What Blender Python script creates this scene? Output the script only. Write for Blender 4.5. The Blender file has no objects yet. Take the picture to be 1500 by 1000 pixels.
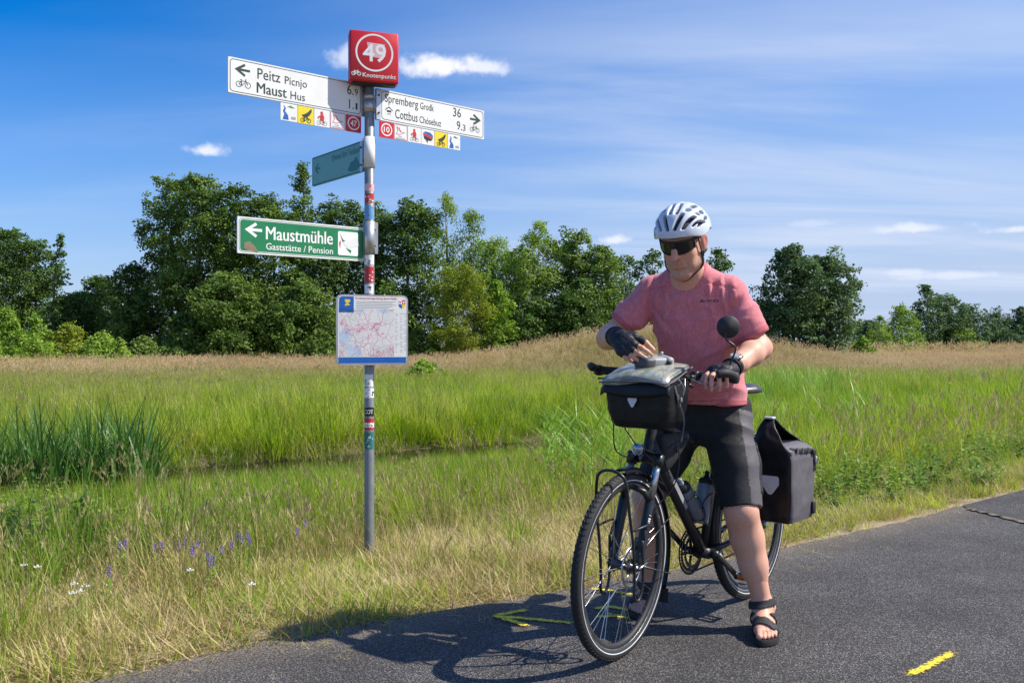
import bpy, bmesh, math, random
import numpy as np
from mathutils import Vector, Matrix, Euler

random.seed(7)
RNG = np.random.default_rng(11)
R = math.radians
scene = bpy.context.scene
COL = scene.collection

# ------------------------------------------------------------------ camera
CAMZ = 1.18
FPX = 1280.0                      # focal length in pixels of the 1500 px wide photograph
cam_d = bpy.data.cameras.new('camera')
cam = bpy.data.objects.new('camera', cam_d)
COL.objects.link(cam)
cam.location = (0, 0, CAMZ)
cam.rotation_euler = (R(90.2), 0, 0)
cam_d.sensor_width = 36.0
cam_d.lens = FPX / 1500 * 36
cam_d.clip_start = 0.05
cam_d.clip_end = 6000
scene.camera = cam

# ------------------------------------------------------------------ sky and sun
SUN_EL = 47.0
SUN_AZ = (0.997, -0.05)            # horizontal direction towards the sun
world = bpy.data.worlds.new('World')
scene.world = world
world.use_nodes = True
wn = world.node_tree
wn.nodes.clear()


def N(nt, t, **kw):
    n = nt.nodes.new(t)
    for k, v in kw.items():
        if k.startswith('i_'):
            n.inputs[k[2:]].default_value = v
        else:
            setattr(n, k, v)
    return n


def L(nt, a, b):
    nt.links.new(a, b)


def mth(nt, op, a, b=None, c=None, clamp=False):
    n = nt.nodes.new('ShaderNodeMath')
    n.operation = op
    n.use_clamp = clamp
    for i, v in enumerate((a, b, c)):
        if v is None:
            continue
        if isinstance(v, (int, float)):
            n.inputs[i].default_value = v
        else:
            nt.links.new(v, n.inputs[i])
    return n.outputs[0]


def mixc(nt, fac, a, b, mode='MIX'):
    n = nt.nodes.new('ShaderNodeMix')
    n.data_type = 'RGBA'
    n.blend_type = mode
    for s, v in ((n.inputs[0], fac), (n.inputs[6], a), (n.inputs[7], b)):
        if isinstance(v, (int, float)):
            s.default_value = v
        elif isinstance(v, (tuple, list)):
            s.default_value = (*v, 1.0) if len(v) == 3 else v
        else:
            nt.links.new(v, s)
    return n.outputs[2]


def ramp(nt, fac, lo, hi, vlo=0.0, vhi=1.0, smooth=True):
    n = nt.nodes.new('ShaderNodeMapRange')
    n.interpolation_type = 'SMOOTHSTEP' if smooth else 'LINEAR'
    n.inputs['From Min'].default_value = lo
    n.inputs['From Max'].default_value = hi
    n.inputs['To Min'].default_value = vlo
    n.inputs['To Max'].default_value = vhi
    nt.links.new(fac, n.inputs['Value'])
    return n.outputs[0]


sky = N(wn, 'ShaderNodeTexSky')
sky.sky_type = 'NISHITA'
sky.sun_disc = False
sky.sun_elevation = R(SUN_EL)
sky.sun_rotation = math.atan2(SUN_AZ[0], SUN_AZ[1])
sky.air_density = 1.0
sky.dust_density = 0.15
sky.ozone_density = 4.0
tc = N(wn, 'ShaderNodeTexCoord')
GEN = tc.outputs['Generated']
sep = N(wn, 'ShaderNodeSeparateXYZ')
L(wn, GEN, sep.inputs[0])
# high thin cirrus: the view direction is projected on a flat layer high above
zz = mth(wn, 'MAXIMUM', sep.outputs[2], 0.03)
zz = mth(wn, 'ADD', zz, 0.10)
px = mth(wn, 'DIVIDE', sep.outputs[0], zz)
py = mth(wn, 'DIVIDE', sep.outputs[1], zz)
cmb = N(wn, 'ShaderNodeCombineXYZ')
L(wn, px, cmb.inputs[0]); L(wn, py, cmb.inputs[1])
mp = N(wn, 'ShaderNodeMapping')
mp.inputs['Rotation'].default_value = (0, 0, R(-14))
mp.inputs['Scale'].default_value = (0.26, 0.95, 1)
mp.inputs['Location'].default_value = (0.35, 0.2, 0)
L(wn, cmb.outputs[0], mp.inputs[0])
ci = N(wn, 'ShaderNodeTexNoise', noise_dimensions='3D')
ci.inputs['Scale'].default_value = 1.5
ci.inputs['Detail'].default_value = 11
ci.inputs['Roughness'].default_value = 0.53
ci.inputs['Distortion'].default_value = 0.5
L(wn, mp.outputs[0], ci.inputs['Vector'])
cirrus = ramp(wn, ci.outputs[0], 0.38, 0.76)
mp2 = N(wn, 'ShaderNodeMapping')
mp2.inputs['Rotation'].default_value = (0, 0, R(-14))
mp2.inputs['Scale'].default_value = (0.10, 0.22, 1)
L(wn, cmb.outputs[0], mp2.inputs[0])
ci2 = N(wn, 'ShaderNodeTexNoise')
ci2.inputs['Scale'].default_value = 1.1
ci2.inputs['Detail'].default_value = 3
L(wn, mp2.outputs[0], ci2.inputs['Vector'])
cover = ramp(wn, ci2.outputs[0], 0.34, 0.60)
cirrus = mth(wn, 'MULTIPLY', cirrus, cover)
# a veil thickening towards the sun's side
veil = ramp(wn, sep.outputs[0], -0.55, 0.5)
cirrus = mth(wn, 'MULTIPLY', cirrus, mth(wn, 'ADD', mth(wn, 'MULTIPLY', veil, 1.0), 0.22))
cirrus = mth(wn, 'ADD', cirrus, mth(wn, 'MULTIPLY', veil, 0.20))
low = ramp(wn, mth(wn, 'ADD', sep.outputs[2], mth(wn, 'MULTIPLY', sep.outputs[0], -0.10)), 0.36, 0.02, smooth=False)
cirrus = mth(wn, 'MULTIPLY', cirrus, 0.82, clamp=True)

# small fair-weather cumulus, each around its own compass direction
fluff = N(wn, 'ShaderNodeTexNoise')
fluff.inputs['Scale'].default_value = 26
fluff.inputs['Detail'].default_value = 9
fluff.inputs['Roughness'].default_value = 0.58
L(wn, GEN, fluff.inputs['Vector'])


def sky_dir(x, y):
    v = Vector(((x - 750) / FPX, 1.0, (504.5 - y) / FPX))
    return v.normalized()


cloud = None
shade_c = None
for (cx, cy, hw, hh, st) in ((640, 96, 84, 21, 1.0), (520, 86, 44, 24, .62), (298, 221, 36, 12, .8),
                             (906, 351, 27, 9, .72), (1345, 334, 66, 11, .6), (1492, 336, 52, 9, .62), (1180, 328, 60, 7, .22),
                             (1400, 404, 90, 8, .35), (700, 99, 40, 12, .8), (1330, 400, 42, 6, .35)):
    d = sky_dir(cx, cy)
    right = Vector((d.y, -d.x, 0)).normalized()
    up = right.cross(d)
    dr = N(wn, 'ShaderNodeVectorMath', operation='DOT_PRODUCT'); dr.inputs[1].default_value = right
    du = N(wn, 'ShaderNodeVectorMath', operation='DOT_PRODUCT'); du.inputs[1].default_value = up
    df = N(wn, 'ShaderNodeVectorMath', operation='DOT_PRODUCT'); df.inputs[1].default_value = d
    for n in (dr, du, df):
        L(wn, GEN, n.inputs[0])
    k = (Vector(((cx - 750) / FPX, 1, (504.5 - cy) / FPX))).length
    a = mth(wn, 'DIVIDE', dr.outputs['Value'], hw / FPX / k)
    u0 = du.outputs['Value']
    b = mth(wn, 'DIVIDE', u0, hh / FPX / k)
    # flatter underside
    b = mth(wn, 'MULTIPLY', b, mth(wn, 'SUBTRACT', 1.25, mth(wn, 'MULTIPLY', mth(wn, 'GREATER_THAN', b, 0.0), 0.35)))
    r2 = mth(wn, 'ADD', mth(wn, 'MULTIPLY', a, a), mth(wn, 'MULTIPLY', b, b))
    e = mth(wn, 'SUBTRACT', 1.0, mth(wn, 'SQRT', r2))
    e = mth(wn, 'ADD', e, mth(wn, 'MULTIPLY', mth(wn, 'SUBTRACT', fluff.outputs[0], 0.5), 2.6))
    e = ramp(wn, e, -0.05, 0.75)
    e = mth(wn, 'MULTIPLY', e, mth(wn, 'GREATER_THAN', df.outputs['Value'], 0.2))
    e = mth(wn, 'MULTIPLY', e, st)
    cloud = e if cloud is None else mth(wn, 'MAXIMUM', cloud, e)
hs = N(wn, 'ShaderNodeHueSaturation')
hs.inputs['Saturation'].default_value = 1.62
hs.inputs['Value'].default_value = 1.0
L(wn, sky.outputs[0], hs.inputs['Color'])
tint = mixc(wn, 1.0, hs.outputs[0], (0.80, 0.80, 0.98), 'MULTIPLY')
skyc = mixc(wn, mth(wn, 'MULTIPLY', low, 0.94), tint, (2.65, 3.4, 4.85))
skyc = mixc(wn, cirrus, skyc, (4.0, 4.55, 5.7))
skyc = mixc(wn, cloud, skyc, (5.9, 6.0, 6.6))
bg = N(wn, 'ShaderNodeBackground')
bg.inputs['Strength'].default_value = 0.090
L(wn, skyc, bg.inputs['Color'])
wo = N(wn, 'ShaderNodeOutputWorld')
L(wn, bg.outputs[0], wo.inputs[0])

sun_d = bpy.data.lights.new('sun', 'SUN')
sun_d.energy = 3.5
sun_d.angle = R(0.53)
sun_d.color = (1.0, 0.93, 0.82)
sun = bpy.data.objects.new('sun', sun_d)
COL.objects.link(sun)
_h = Vector((SUN_AZ[0], SUN_AZ[1], 0)).normalized() * math.cos(R(SUN_EL))
SUNV = Vector((_h.x, _h.y, math.sin(R(SUN_EL))))
sun.rotation_euler = SUNV.to_track_quat('Z', 'Y').to_euler()
sun.location = (20, 3, 20)

scene.view_settings.view_transform = 'Standard'
scene.view_settings.look = 'None'
scene.view_settings.exposure = 0.92
scene.view_settings.gamma = 1.0
scene.view_settings.use_curve_mapping = False
scene.cycles.use_denoising = True
scene.cycles.max_bounces = 8
scene.cycles.transparent_max_bounces = 12

# ------------------------------------------------------------------ text outlines (made while the scene is empty)
_TXT = {}


def _text(s, bold):
    key = (s, bold)
    if key in _TXT:
        return _TXT[key]
    cu = bpy.data.curves.new('lettering', 'FONT')
    cu.body = s
    cu.size = 1.0
    cu.offset = bold
    cu.resolution_u = 3
    o = bpy.data.objects.new('lettering', cu)
    COL.objects.link(o)
    bpy.context.view_layer.update()
    dg = bpy.context.evaluated_depsgraph_get()
    me = bpy.data.meshes.new_from_object(o.evaluated_get(dg))
    v = np.empty(len(me.vertices) * 3)
    me.vertices.foreach_get('co', v)
    v = v.reshape(-1, 3)[:, :2].copy()
    f = [tuple(p.vertices) for p in me.polygons]
    bpy.data.objects.remove(o)
    bpy.data.curves.remove(cu)
    bpy.data.meshes.remove(me)
    _TXT[key] = (v, f)
    return v, f


for _s, _b in (('H', 0.004), ('Peitz', .004), ('Picnjo', .004), ('Maust', .004), ('Hus', .004), ('6.', .004), ('9', .004), ('1.', .004), ('1', .004),
               ('Spremberg', .004), ('Grodk', .004), ('Cottbus', .004), ('Ch\u00f3sebuz', .004), ('36', .004), ('9.', .004), ('3', .004),
               ('49', .014), ('Knotenpunkt', .004), ('47', .012), ('10', .012), ('Maustm\u00fchle', .010), ('Gastst\u00e4tte / Pension', .004),
               ('Erlebnis Park Teichland', .004), ('Knotenpunktwegweisung Spree-Nei\u00dfe', .004), ('COT', .014), ('nerg', .012),
               ('TOUR', .004), ('BRANDENBURG', .004), ('VAUDE', .004)):
    _text(_s, _b)
_hv = _TXT[('H', .004)][0]
CAPH = _hv[:, 1].max() - _hv[:, 1].min()

# ------------------------------------------------------------------ helpers


def tag(o, label=None, cat=None, group=None, kind=None):
    if label: o['label'] = label
    if cat: o['category'] = cat
    if group: o['group'] = group
    if kind: o['kind'] = kind
    return o


def empty(name, loc=(0, 0, 0), rz=0.0):
    o = bpy.data.objects.new(name, None)
    o.location = loc
    o.rotation_euler = (0, 0, rz)
    o.empty_display_size = 0.1
    COL.objects.link(o)
    return o


def link(name, me, parent=None):
    o = bpy.data.objects.new(name, me)
    COL.objects.link(o)
    if parent is not None:
        o.parent = parent
    return o


def np_mesh(name, V, F, mats, fmat=None, smooth=True):
    """V (n,3); F (m,4) or (m,3) integer array"""
    me = bpy.data.meshes.new(name)
    V = np.asarray(V, np.float32)
    F = np.asarray(F, np.int32)
    m, k = F.shape
    me.vertices.add(len(V))
    me.vertices.foreach_set('co', V.ravel())
    me.loops.add(m * k)
    me.loops.foreach_set('vertex_index', F.ravel())
    me.polygons.add(m)
    me.polygons.foreach_set('loop_start', np.arange(0, m * k, k, dtype=np.int32))
    me.polygons.foreach_set('loop_total', np.full(m, k, np.int32))
    if fmat is not None:
        me.polygons.foreach_set('material_index', np.asarray(fmat, np.int32))
    me.polygons.foreach_set('use_smooth', np.full(m, smooth, bool))
    me.update(calc_edges=True)
    me.validate()
    for mt in (mats if isinstance(mats, (list, tuple)) else [mats]):
        me.materials.append(mt)
    return me


def catmull(pts, n=6, closed=False):
    P = [Vector(p) for p in pts]
    out = []
    m = len(P)
    rng = range(m if closed else m - 1)
    for i in rng:
        if closed:
            p0, p1, p2, p3 = P[(i - 1) % m], P[i], P[(i + 1) % m], P[(i + 2) % m]
        else:
            p0, p1, p2, p3 = P[max(i - 1, 0)], P[i], P[i + 1], P[min(i + 2, m - 1)]
        for j in range(n):
            t = j / n
            out.append(0.5 * ((2 * p1) + (-p0 + p2) * t + (2 * p0 - 5 * p1 + 4 * p2 - p3) * t * t + (-p0 + 3 * p1 - 3 * p2 + p3) * t ** 3))
    if not closed:
        out.append(P[-1])
    return out


class MB:
    def __init__(self):
        self.v = []; self.f = []; self.m = []; self.s = []

    def add(self, V, F, mi=0, M=None, smooth=False):
        b = len(self.v)
        for p in V:
            p = Vector(p)
            if M is not None: p = M @ p
            self.v.append(p[:])
        for q in F:
            self.f.append(tuple(b + i for i in q)); self.m.append(mi); self.s.append(smooth)
        return self

    def box(self, c, s, mi=0, M=None, bev=0.0, smooth=False):
        hx, hy, hz = s[0] / 2, s[1] / 2, s[2] / 2
        T = Matrix.Translation(Vector(c))
        if M is not None: T = M @ T
        if bev <= 0:
            V = [(x, y, z) for x in (-hx, hx) for y in (-hy, hy) for z in (-hz, hz)]
            F = [(0, 1, 3, 2), (4, 6, 7, 5), (0, 4, 5, 1), (2, 3, 7, 6), (0, 2, 6, 4), (1, 5, 7, 3)]
            return self.add(V, F, mi, T, smooth)
        bm = bmesh.new()
        bmesh.ops.create_cube(bm, size=1.0)
        bmesh.ops.scale(bm, vec=(2 * hx, 2 * hy, 2 * hz), verts=bm.verts)
        bmesh.ops.bevel(bm, geom=bm.edges[:], offset=min(bev, hx * .98, hy * .98, hz * .98), segments=2, affect='EDGES', profile=.5)
        bm.verts.index_update()
        V = [v.co.copy() for v in bm.verts]
        F = [tuple(v.index for v in f.verts) for f in bm.faces]
        bm.free()
        return self.add(V, F, mi, T, True)

    def tube(self, path, r, n=8, mi=0, closed=False, cap=True, smooth=True, M=None, flat=None, up=None):
        """flat: (a,b) scale of the two cross axes"""
        P = [Vector(p) for p in path]
        m = len(P)
        rr = r if isinstance(r, (list, tuple)) else [r] * m
        T = []
        for i in range(m):
            if closed: t = P[(i + 1) % m] - P[(i - 1) % m]
            else: t = P[min(i + 1, m - 1)] - P[max(i - 1, 0)]
            T.append(t.normalized() if t.length > 1e-9 else Vector((0, 0, 1)))
        a = Vector(up) if up is not None else (Vector((0, 0, 1)) if abs(T[0].z) < .9 else Vector((1, 0, 0)))
        x = (a - T[0] * a.dot(T[0])).normalized()
        V = []; F = []
        for i in range(m):
            x = (x - T[i] * x.dot(T[i]))
            x = x.normalized() if x.length > 1e-6 else Vector((1, 0, 0))
            y = T[i].cross(x)
            fa, fb = flat if flat else (1, 1)
            for k in range(n):
                an = 2 * math.pi * k / n
                V.append(P[i] + (x * math.cos(an) * fa + y * math.sin(an) * fb) * rr[i])
        for i in range(m if closed else m - 1):
            j = (i + 1) % m
            for k in range(n):
                k2 = (k + 1) % n
                F.append((i * n + k, i * n + k2, j * n + k2, j * n + k))
        if cap and not closed:
            F.append(tuple(reversed(range(n))))
            F.append(tuple((m - 1) * n + k for k in range(n)))
        return self.add(V, F, mi, M, smooth)

    def cyl(self, a, b, r, n=16, mi=0, r2=None, M=None, smooth=True):
        return self.tube([a, b], [r, r if r2 is None else r2], n, mi, M=M, smooth=smooth)

    def lathe(self, prof, n=32, mi=0, axis='y', closed=False, M=None, smooth=True):
        """prof: (radius, along axis)"""
        V = []; F = []
        m = len(prof)
        for k in range(n):
            an = 2 * math.pi * k / n
            c, s = math.cos(an), math.sin(an)
            for (r, h) in prof:
                V.append((r * c, h, r * s) if axis == 'y' else ((r * c, r * s, h) if axis == 'z' else (h, r * c, r * s)))
        for k in range(n):
            k2 = (k + 1) % n
            for i in range(m if closed else m - 1):
                j = (i + 1) % m
                F.append((k * m + i, k * m + j, k2 * m + j, k2 * m + i))
        return self.add(V, F, mi, M, smooth)

    def prism(self, poly, y0, y1, mi=0, M=None, smooth=False):
        """polygon in x,z extruded along y"""
        n = len(poly)
        V = [(p[0], y0, p[1]) for p in poly] + [(p[0], y1, p[1]) for p in poly]
        F = [tuple(range(n)), tuple(reversed(range(n, 2 * n)))]
        for i in range(n):
            j = (i + 1) % n
            F.append((i, i + n, j + n, j))
        return self.add(V, F, mi, M, smooth)

    def ball(self, c, r, n=12, mi=0, M=None):
        rx, ry, rz = r if isinstance(r, (tuple, list)) else (r, r, r)
        V = []; F = []
        h = n // 2
        for i in range(h + 1):
            th = math.pi * i / h
            for k in range(n):
                ph = 2 * math.pi * k / n
                V.append((c[0] + rx * math.sin(th) * math.cos(ph), c[1] + ry * math.sin(th) * math.sin(ph), c[2] + rz * math.cos(th)))
        for i in range(h):
            for k in range(n):
                k2 = (k + 1) % n
                F.append((i * n + k, (i + 1) * n + k, (i + 1) * n + k2, i * n + k2))
        return self.add(V, F, mi, M, True)

    def build(self, name, mats, parent=None, loc=None, rot=None, matrix=None, fixn=True):
        me = bpy.data.meshes.new(name)
        me.from_pydata(self.v, [], self.f)
        for mt in (mats if isinstance(mats, (list, tuple)) else [mats]):
            me.materials.append(mt)
        me.polygons.foreach_set('material_index', self.m)
        me.polygons.foreach_set('use_smooth', self.s)
        me.validate()
        if fixn:
            bm = bmesh.new(); bm.from_mesh(me)
            bmesh.ops.remove_doubles(bm, verts=bm.verts, dist=1e-6)
            bmesh.ops.recalc_face_normals(bm, faces=bm.faces)
            bm.to_mesh(me); bm.free()
        me.update()
        o = link(name, me, parent)
        if matrix is not None:
            o.matrix_basis = matrix
        if loc is not None: o.location = loc
        if rot is not None: o.rotation_euler = rot
        return o


def rrect(x0, z0, x1, z1, r, n=5):
    out = []
    for (cx, cz, a0) in ((x1 - r, z1 - r, 0), (x0 + r, z1 - r, 90), (x0 + r, z0 + r, 180), (x1 - r, z0 + r, 270)):
        for k in range(n + 1):
            a = R(a0 + 90 * k / n)
            out.append((cx + r * math.cos(a), cz + r * math.sin(a)))
    return out


class Print:
    """flat print on the face of a plate: local x to the right, z up, the face looks along -y"""
    def __init__(self, y):
        self.b = MB(); self.y = y; self.layer = 0

    def poly(self, pts, mi=0, lift=0):
        y = self.y - lift * 0.0004
        self.b.add([(p[0], y, p[1]) for p in pts], [tuple(range(len(pts)))], mi); return self

    def line(self, pts, w, mi=0, closed=False, lift=0):
        y = self.y - lift * 0.0004
        P = [Vector((p[0], p[1])) for p in pts]
        n = len(P); V = []; F = []
        for i in range(n):
            a = P[(i - 1) % n] if (closed or i > 0) else P[i]
            c = P[(i + 1) % n] if (closed or i < n - 1) else P[i]
            d1 = (P[i] - a); d2 = (c - P[i])
            d1 = d1.normalized() if d1.length > 0 else d2.normalized()
            d2 = d2.normalized() if d2.length > 0 else d1
            nn = Vector((-(d1 + d2).y, (d1 + d2).x))
            nn = nn.normalized() if nn.length > 1e-6 else Vector((-d1.y, d1.x))
            cs = max(.4, nn.dot(Vector((-d1.y, d1.x))))
            h = w / 2 / cs
            V += [(P[i].x + nn.x * h, y, P[i].y + nn.y * h), (P[i].x - nn.x * h, y, P[i].y - nn.y * h)]
        for i in range(n if closed else n - 1):
            j = (i + 1) % n
            F.append((2 * i, 2 * i + 1, 2 * j + 1, 2 * j))
        self.b.add(V, F, mi); return self

    def ring(self, cx, cz, r, w, mi=0, n=28, lift=0):
        return self.line([(cx + r * math.cos(2 * math.pi * k / n), cz + r * math.sin(2 * math.pi * k / n)) for k in range(n)], w, mi, True, lift)

    def disc(self, cx, cz, r, mi=0, n=24, lift=0, rz=None):
        rz = r if rz is None else rz
        return self.poly([(cx + r * math.cos(2 * math.pi * k / n), cz + rz * math.sin(2 * math.pi * k / n)) for k in range(n)], mi, lift)

    def text(self, s, x0, z0, cap, width=None, bold=.004, mi=0, lift=0, center=False, dup=True):
        if 'M' in s and dup:      # the outline of M only fills correctly without an offset: thickened by a second strike
            e = cap * .02
            for k, dx in enumerate((-e, -e * .33, e * .33, e)):
                self.text(s, x0 + dx, z0, cap, width, 0, mi, lift + .08 * k, center, False)
            return self
        v, f = _text(s, bold)
        k = cap / CAPH
        lo, hi = v[:, 0].min(), v[:, 0].max()
        kx = k if width is None else width / (hi - lo)
        if center: x0 = x0 - (hi - lo) * kx / 2
        y = self.y - lift * 0.0004
        self.b.add([(x0 + (p[0] - lo) * kx, y, z0 + p[1] * k) for p in v], f, mi); return self

    def bike(self, x, z, s, mi=0, w=None, lift=0):
        """small bicycle pictogram, s = wheel base"""
        w = w or s * .07
        r = s * .30
        self.ring(x, z + r, r, w, mi, 18, lift); self.ring(x + s, z + r, r, w, mi, 18, lift)
        A = (x, z + r); B = (x + .36 * s, z + .62 * r); C = (x + .26 * s, z + .68 * s); D = (x + .76 * s, z + .68 * s); E = (x + s, z + r)
        self.line([A, B, D, C, A], w, mi, False, lift + .2); self.line([C, B], w, mi, False, lift + .4)
        self.line([E, (x + .72 * s, z + .86 * s), (x + .84 * s, z + .88 * s)], w, mi, False, lift + .6)
        self.line([(x + .16 * s, z + .80 * s), (x + .34 * s, z + .80 * s)], w * 1.4, mi, False, lift + .4)
        return self

    def arrow(self, x0, z, l, h, w, left=True, mi=0, lift=0):
        sg = 1 if left else -1
        tip = x0 if left else x0 + l
        self.line([(tip + sg * w * .6, z), (tip + sg * l, z)], w, mi, False, lift)
        self.line([(tip + sg * l * .62, z + h / 2), (tip, z), (tip + sg * l * .62, z - h / 2)], w, mi, False, lift + .3)
        return self

    def build(self, name, mats, parent=None):
        o = self.b.build(name, mats, parent, fixn=False)
        return o


def vnoise(P, freq=1.0, seed=0):
    """value noise in -1..1 for points (n,3)"""
    Q = np.asarray(P, np.float64) * freq + seed * 17.31
    i = np.floor(Q).astype(np.int64)
    f = Q - i
    f = f * f * (3 - 2 * f)

    def h(a, b, c):
        n = (a * 73856093) ^ (b * 19349663) ^ (c * 83492791)
        n = (n ^ (n >> 13)) * 1274126177
        n = n & 0x7fffffff
        return (n % 100003) / 50001.5 - 1.0
    x, y, z = i[..., 0], i[..., 1], i[..., 2]
    out = 0
    for dx in (0, 1):
        wx = f[..., 0] if dx else 1 - f[..., 0]
        for dy in (0, 1):
            wy = f[..., 1] if dy else 1 - f[..., 1]
            for dz in (0, 1):
                wz = f[..., 2] if dz else 1 - f[..., 2]
                out = out + wx * wy * wz * h(x + dx, y + dy, z + dz)
    return out


# ------------------------------------------------------------------ materials
def new_mat(name):
    m = bpy.data.materials.new(name)
    m.use_nodes = True
    nt = m.node_tree
    b = nt.nodes.get('Principled BSDF')
    return m, nt, b


def simple(name, col, rough=.5, metal=0.0, var=.12, scale=30, bump=0.0, bscale=200, spec=.5, coat=0.0):
    """painted / moulded / woven surface with slight unevenness of colour and gloss"""
    m, nt, b = new_mat(name)
    t = N(nt, 'ShaderNodeTexCoord')
    nz = N(nt, 'ShaderNodeTexNoise')
    nz.inputs['Scale'].default_value = scale
    nz.inputs['Detail'].default_value = 5
    L(nt, t.outputs['Object'], nz.inputs['Vector'])
    c0 = tuple(max(0, c * (1 - var)) for c in col)
    c1 = tuple(min(1, c * (1 + var)) for c in col)
    L(nt, mixc(nt, nz.outputs[0], c0, c1), b.inputs['Base Color'])
    L(nt, ramp(nt, nz.outputs[0], .3, .7, max(0, rough - .07), min(1, rough + .07)), b.inputs['Roughness'])
    b.inputs['Metallic'].default_value = metal
    b.inputs['Specular IOR Level'].default_value = spec
    b.inputs['Coat Weight'].default_value = coat
    if bump > 0:
        n2 = N(nt, 'ShaderNodeTexNoise')
        n2.inputs['Scale'].default_value = bscale
        n2.inputs['Detail'].default_value = 3
        L(nt, t.outputs['Object'], n2.inputs['Vector'])
        bp = N(nt, 'ShaderNodeBump')
        bp.inputs['Strength'].default_value = bump
        bp.inputs['Distance'].default_value = .002
        L(nt, n2.outputs[0], bp.inputs['Height'])
        L(nt, bp.outputs[0], b.inputs['Normal'])
    return m


M = {}
M['black'] = simple('black_satin_paint', (.018, .019, .021), .38, 0, .25)
M['black_matte'] = simple('black_matte_plastic', (.02, .02, .022), .62, 0, .3, bump=.2, bscale=400)
M['rubber'] = simple('black_rubber', (.018, .018, .018), .75, 0, .4, scale=60, bump=.4, bscale=300)
M['dark_metal'] = simple('dark_metal', (.10, .10, .11), .38, .9, .2)
M['steel'] = simple('steel', (.55, .56, .58), .3, 1.0, .15)
M['alu'] = simple('weathered_aluminium', (.50, .51, .52), .42, .75, .18, scale=14)
M['galv'] = simple('galvanised_steel', (.24, .255, .27), .5, .45, .22, scale=18, bump=.15, bscale=90)
M['white_plate'] = simple('white_sign_plate', (.74, .75, .73), .42, 0, .07, scale=7)
M['green_plate'] = simple('green_sign_plate', (.008, .19, .07), .4, 0, .12, scale=7)
M['red_plate'] = simple('red_sign_plate', (.56, .012, .018), .38, 0, .1, scale=8)
M['teal_plate'] = simple('teal_sign_plate', (.17, .42, .40), .45, 0, .12, scale=9)
M['teal_print'] = simple('teal_sign_print', (.03, .17, .15), .45, 0, .1)
M['blue_plate'] = simple('blue_sign_plate', (.01, .11, .42), .4, 0, .08)
M['yellow_plate'] = simple('yellow_sign_plate', (.80, .62, .02), .4, 0, .06)
M['ink'] = simple('dark_green_ink', (.006, .035, .024), .5, 0, .05)
M['ink_black'] = simple('black_ink', (.012, .012, .012), .5, 0, .05)
M['ink_white'] = simple('white_ink', (.82, .82, .80), .45, 0, .04)
M['ink_red'] = simple('red_ink', (.52, .03, .03), .45, 0, .08)
M['ink_pink'] = simple('pale_pink_ink', (.72, .45, .45), .45, 0, .1)
M['ink_green'] = simple('leaf_green_ink', (.03, .25, .06), .45, 0, .08)
M['ink_grey'] = simple('grey_ink', (.3, .31, .33), .5, 0, .2)
M['cloth_black'] = simple('black_canvas', (.020, .021, .024), .72, 0, .3, scale=40, bump=.25, bscale=700)
M['tarp_black'] = simple('black_tarpaulin', (.008, .009, .011), .48, 0, .3, scale=20, bump=.3, bscale=60, spec=.35)
M['tarp_grey'] = simple('grey_coated_cloth', (.105, .098, .108), .6, 0, .14, scale=16, bump=.35, bscale=90)
M['reflector'] = simple('pale_reflector', (.62, .64, .66), .3, 0, .08)
M['device_grey'] = simple('grey_device_plastic', (.30, .31, .32), .5, 0, .06)
M['device_dark'] = simple('dark_device_plastic', (.07, .072, .078), .5, 0, .1)
M['bottle_grey'] = simple('smoky_bottle_plastic', (.17, .19, .22), .3, 0, .1)
M['bottle_blue'] = simple('pale_blue_bottle_plastic', (.27, .31, .38), .32, 0, .1)
M['orange'] = simple('orange_plastic', (.6, .12, .01), .4, 0, .1)
M['bark'] = simple('bark', (.10, .085, .065), .9, 0, .4, scale=6, bump=.8, bscale=12)
M['bark_white'] = simple('birch_bark', (.45, .43, .38), .8, 0, .5, scale=5, bump=.4, bscale=12)
M['hair'] = simple('short_grey_brown_hair', (.16, .12, .09), .8, 0, .4, scale=300, bump=.6, bscale=600)
M['helmet'] = simple('glossy_white_helmet', (.62, .68, .76), .26, 0, .05, coat=.5)

# ------------------------------------------------------------------ lie of the land
EX = [-60, -8, -3.2, -1.62, -1.01, .165, 1.56, 2.5, 4.21, 8, 20, 80]
EY = [-38, -1.45, 1.93, 3.05, 3.51, 4.23, 5.12, 5.81, 7.19, 10.3, 20.3, 70]


def edge_y(x):
    return np.interp(x, EX, EY)


def t_of(x, y):
    """metres beyond the verge side edge of the path"""
    return (np.asarray(y) - edge_y(x)) * .81


TT = [-400, -4.7, -4.2, -.12, 0, .3, 1.5, 4, 6.0, 6.7, 7.3, 8.0, 8.6, 9.0, 10.5, 14, 600]
TH = [-.03, -.03, -.05, -.05, -.02, -.03, -.14, -.24, -.33, -.42, -.62, -.8, -.62, -.38, -.22, -.18, -.2]


def ground_z(x, y):
    t = t_of(x, y)
    z = np.interp(t, TT, TH)
    dx = (np.asarray(x) - 7.2) / np.where(np.asarray(x) < 7.2, 5.2, 5.6)
    dy = (np.asarray(y) - 45) / 5.0
    return z + 1.95 * np.exp(-.5 * (dx * dx + dy * dy))


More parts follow.
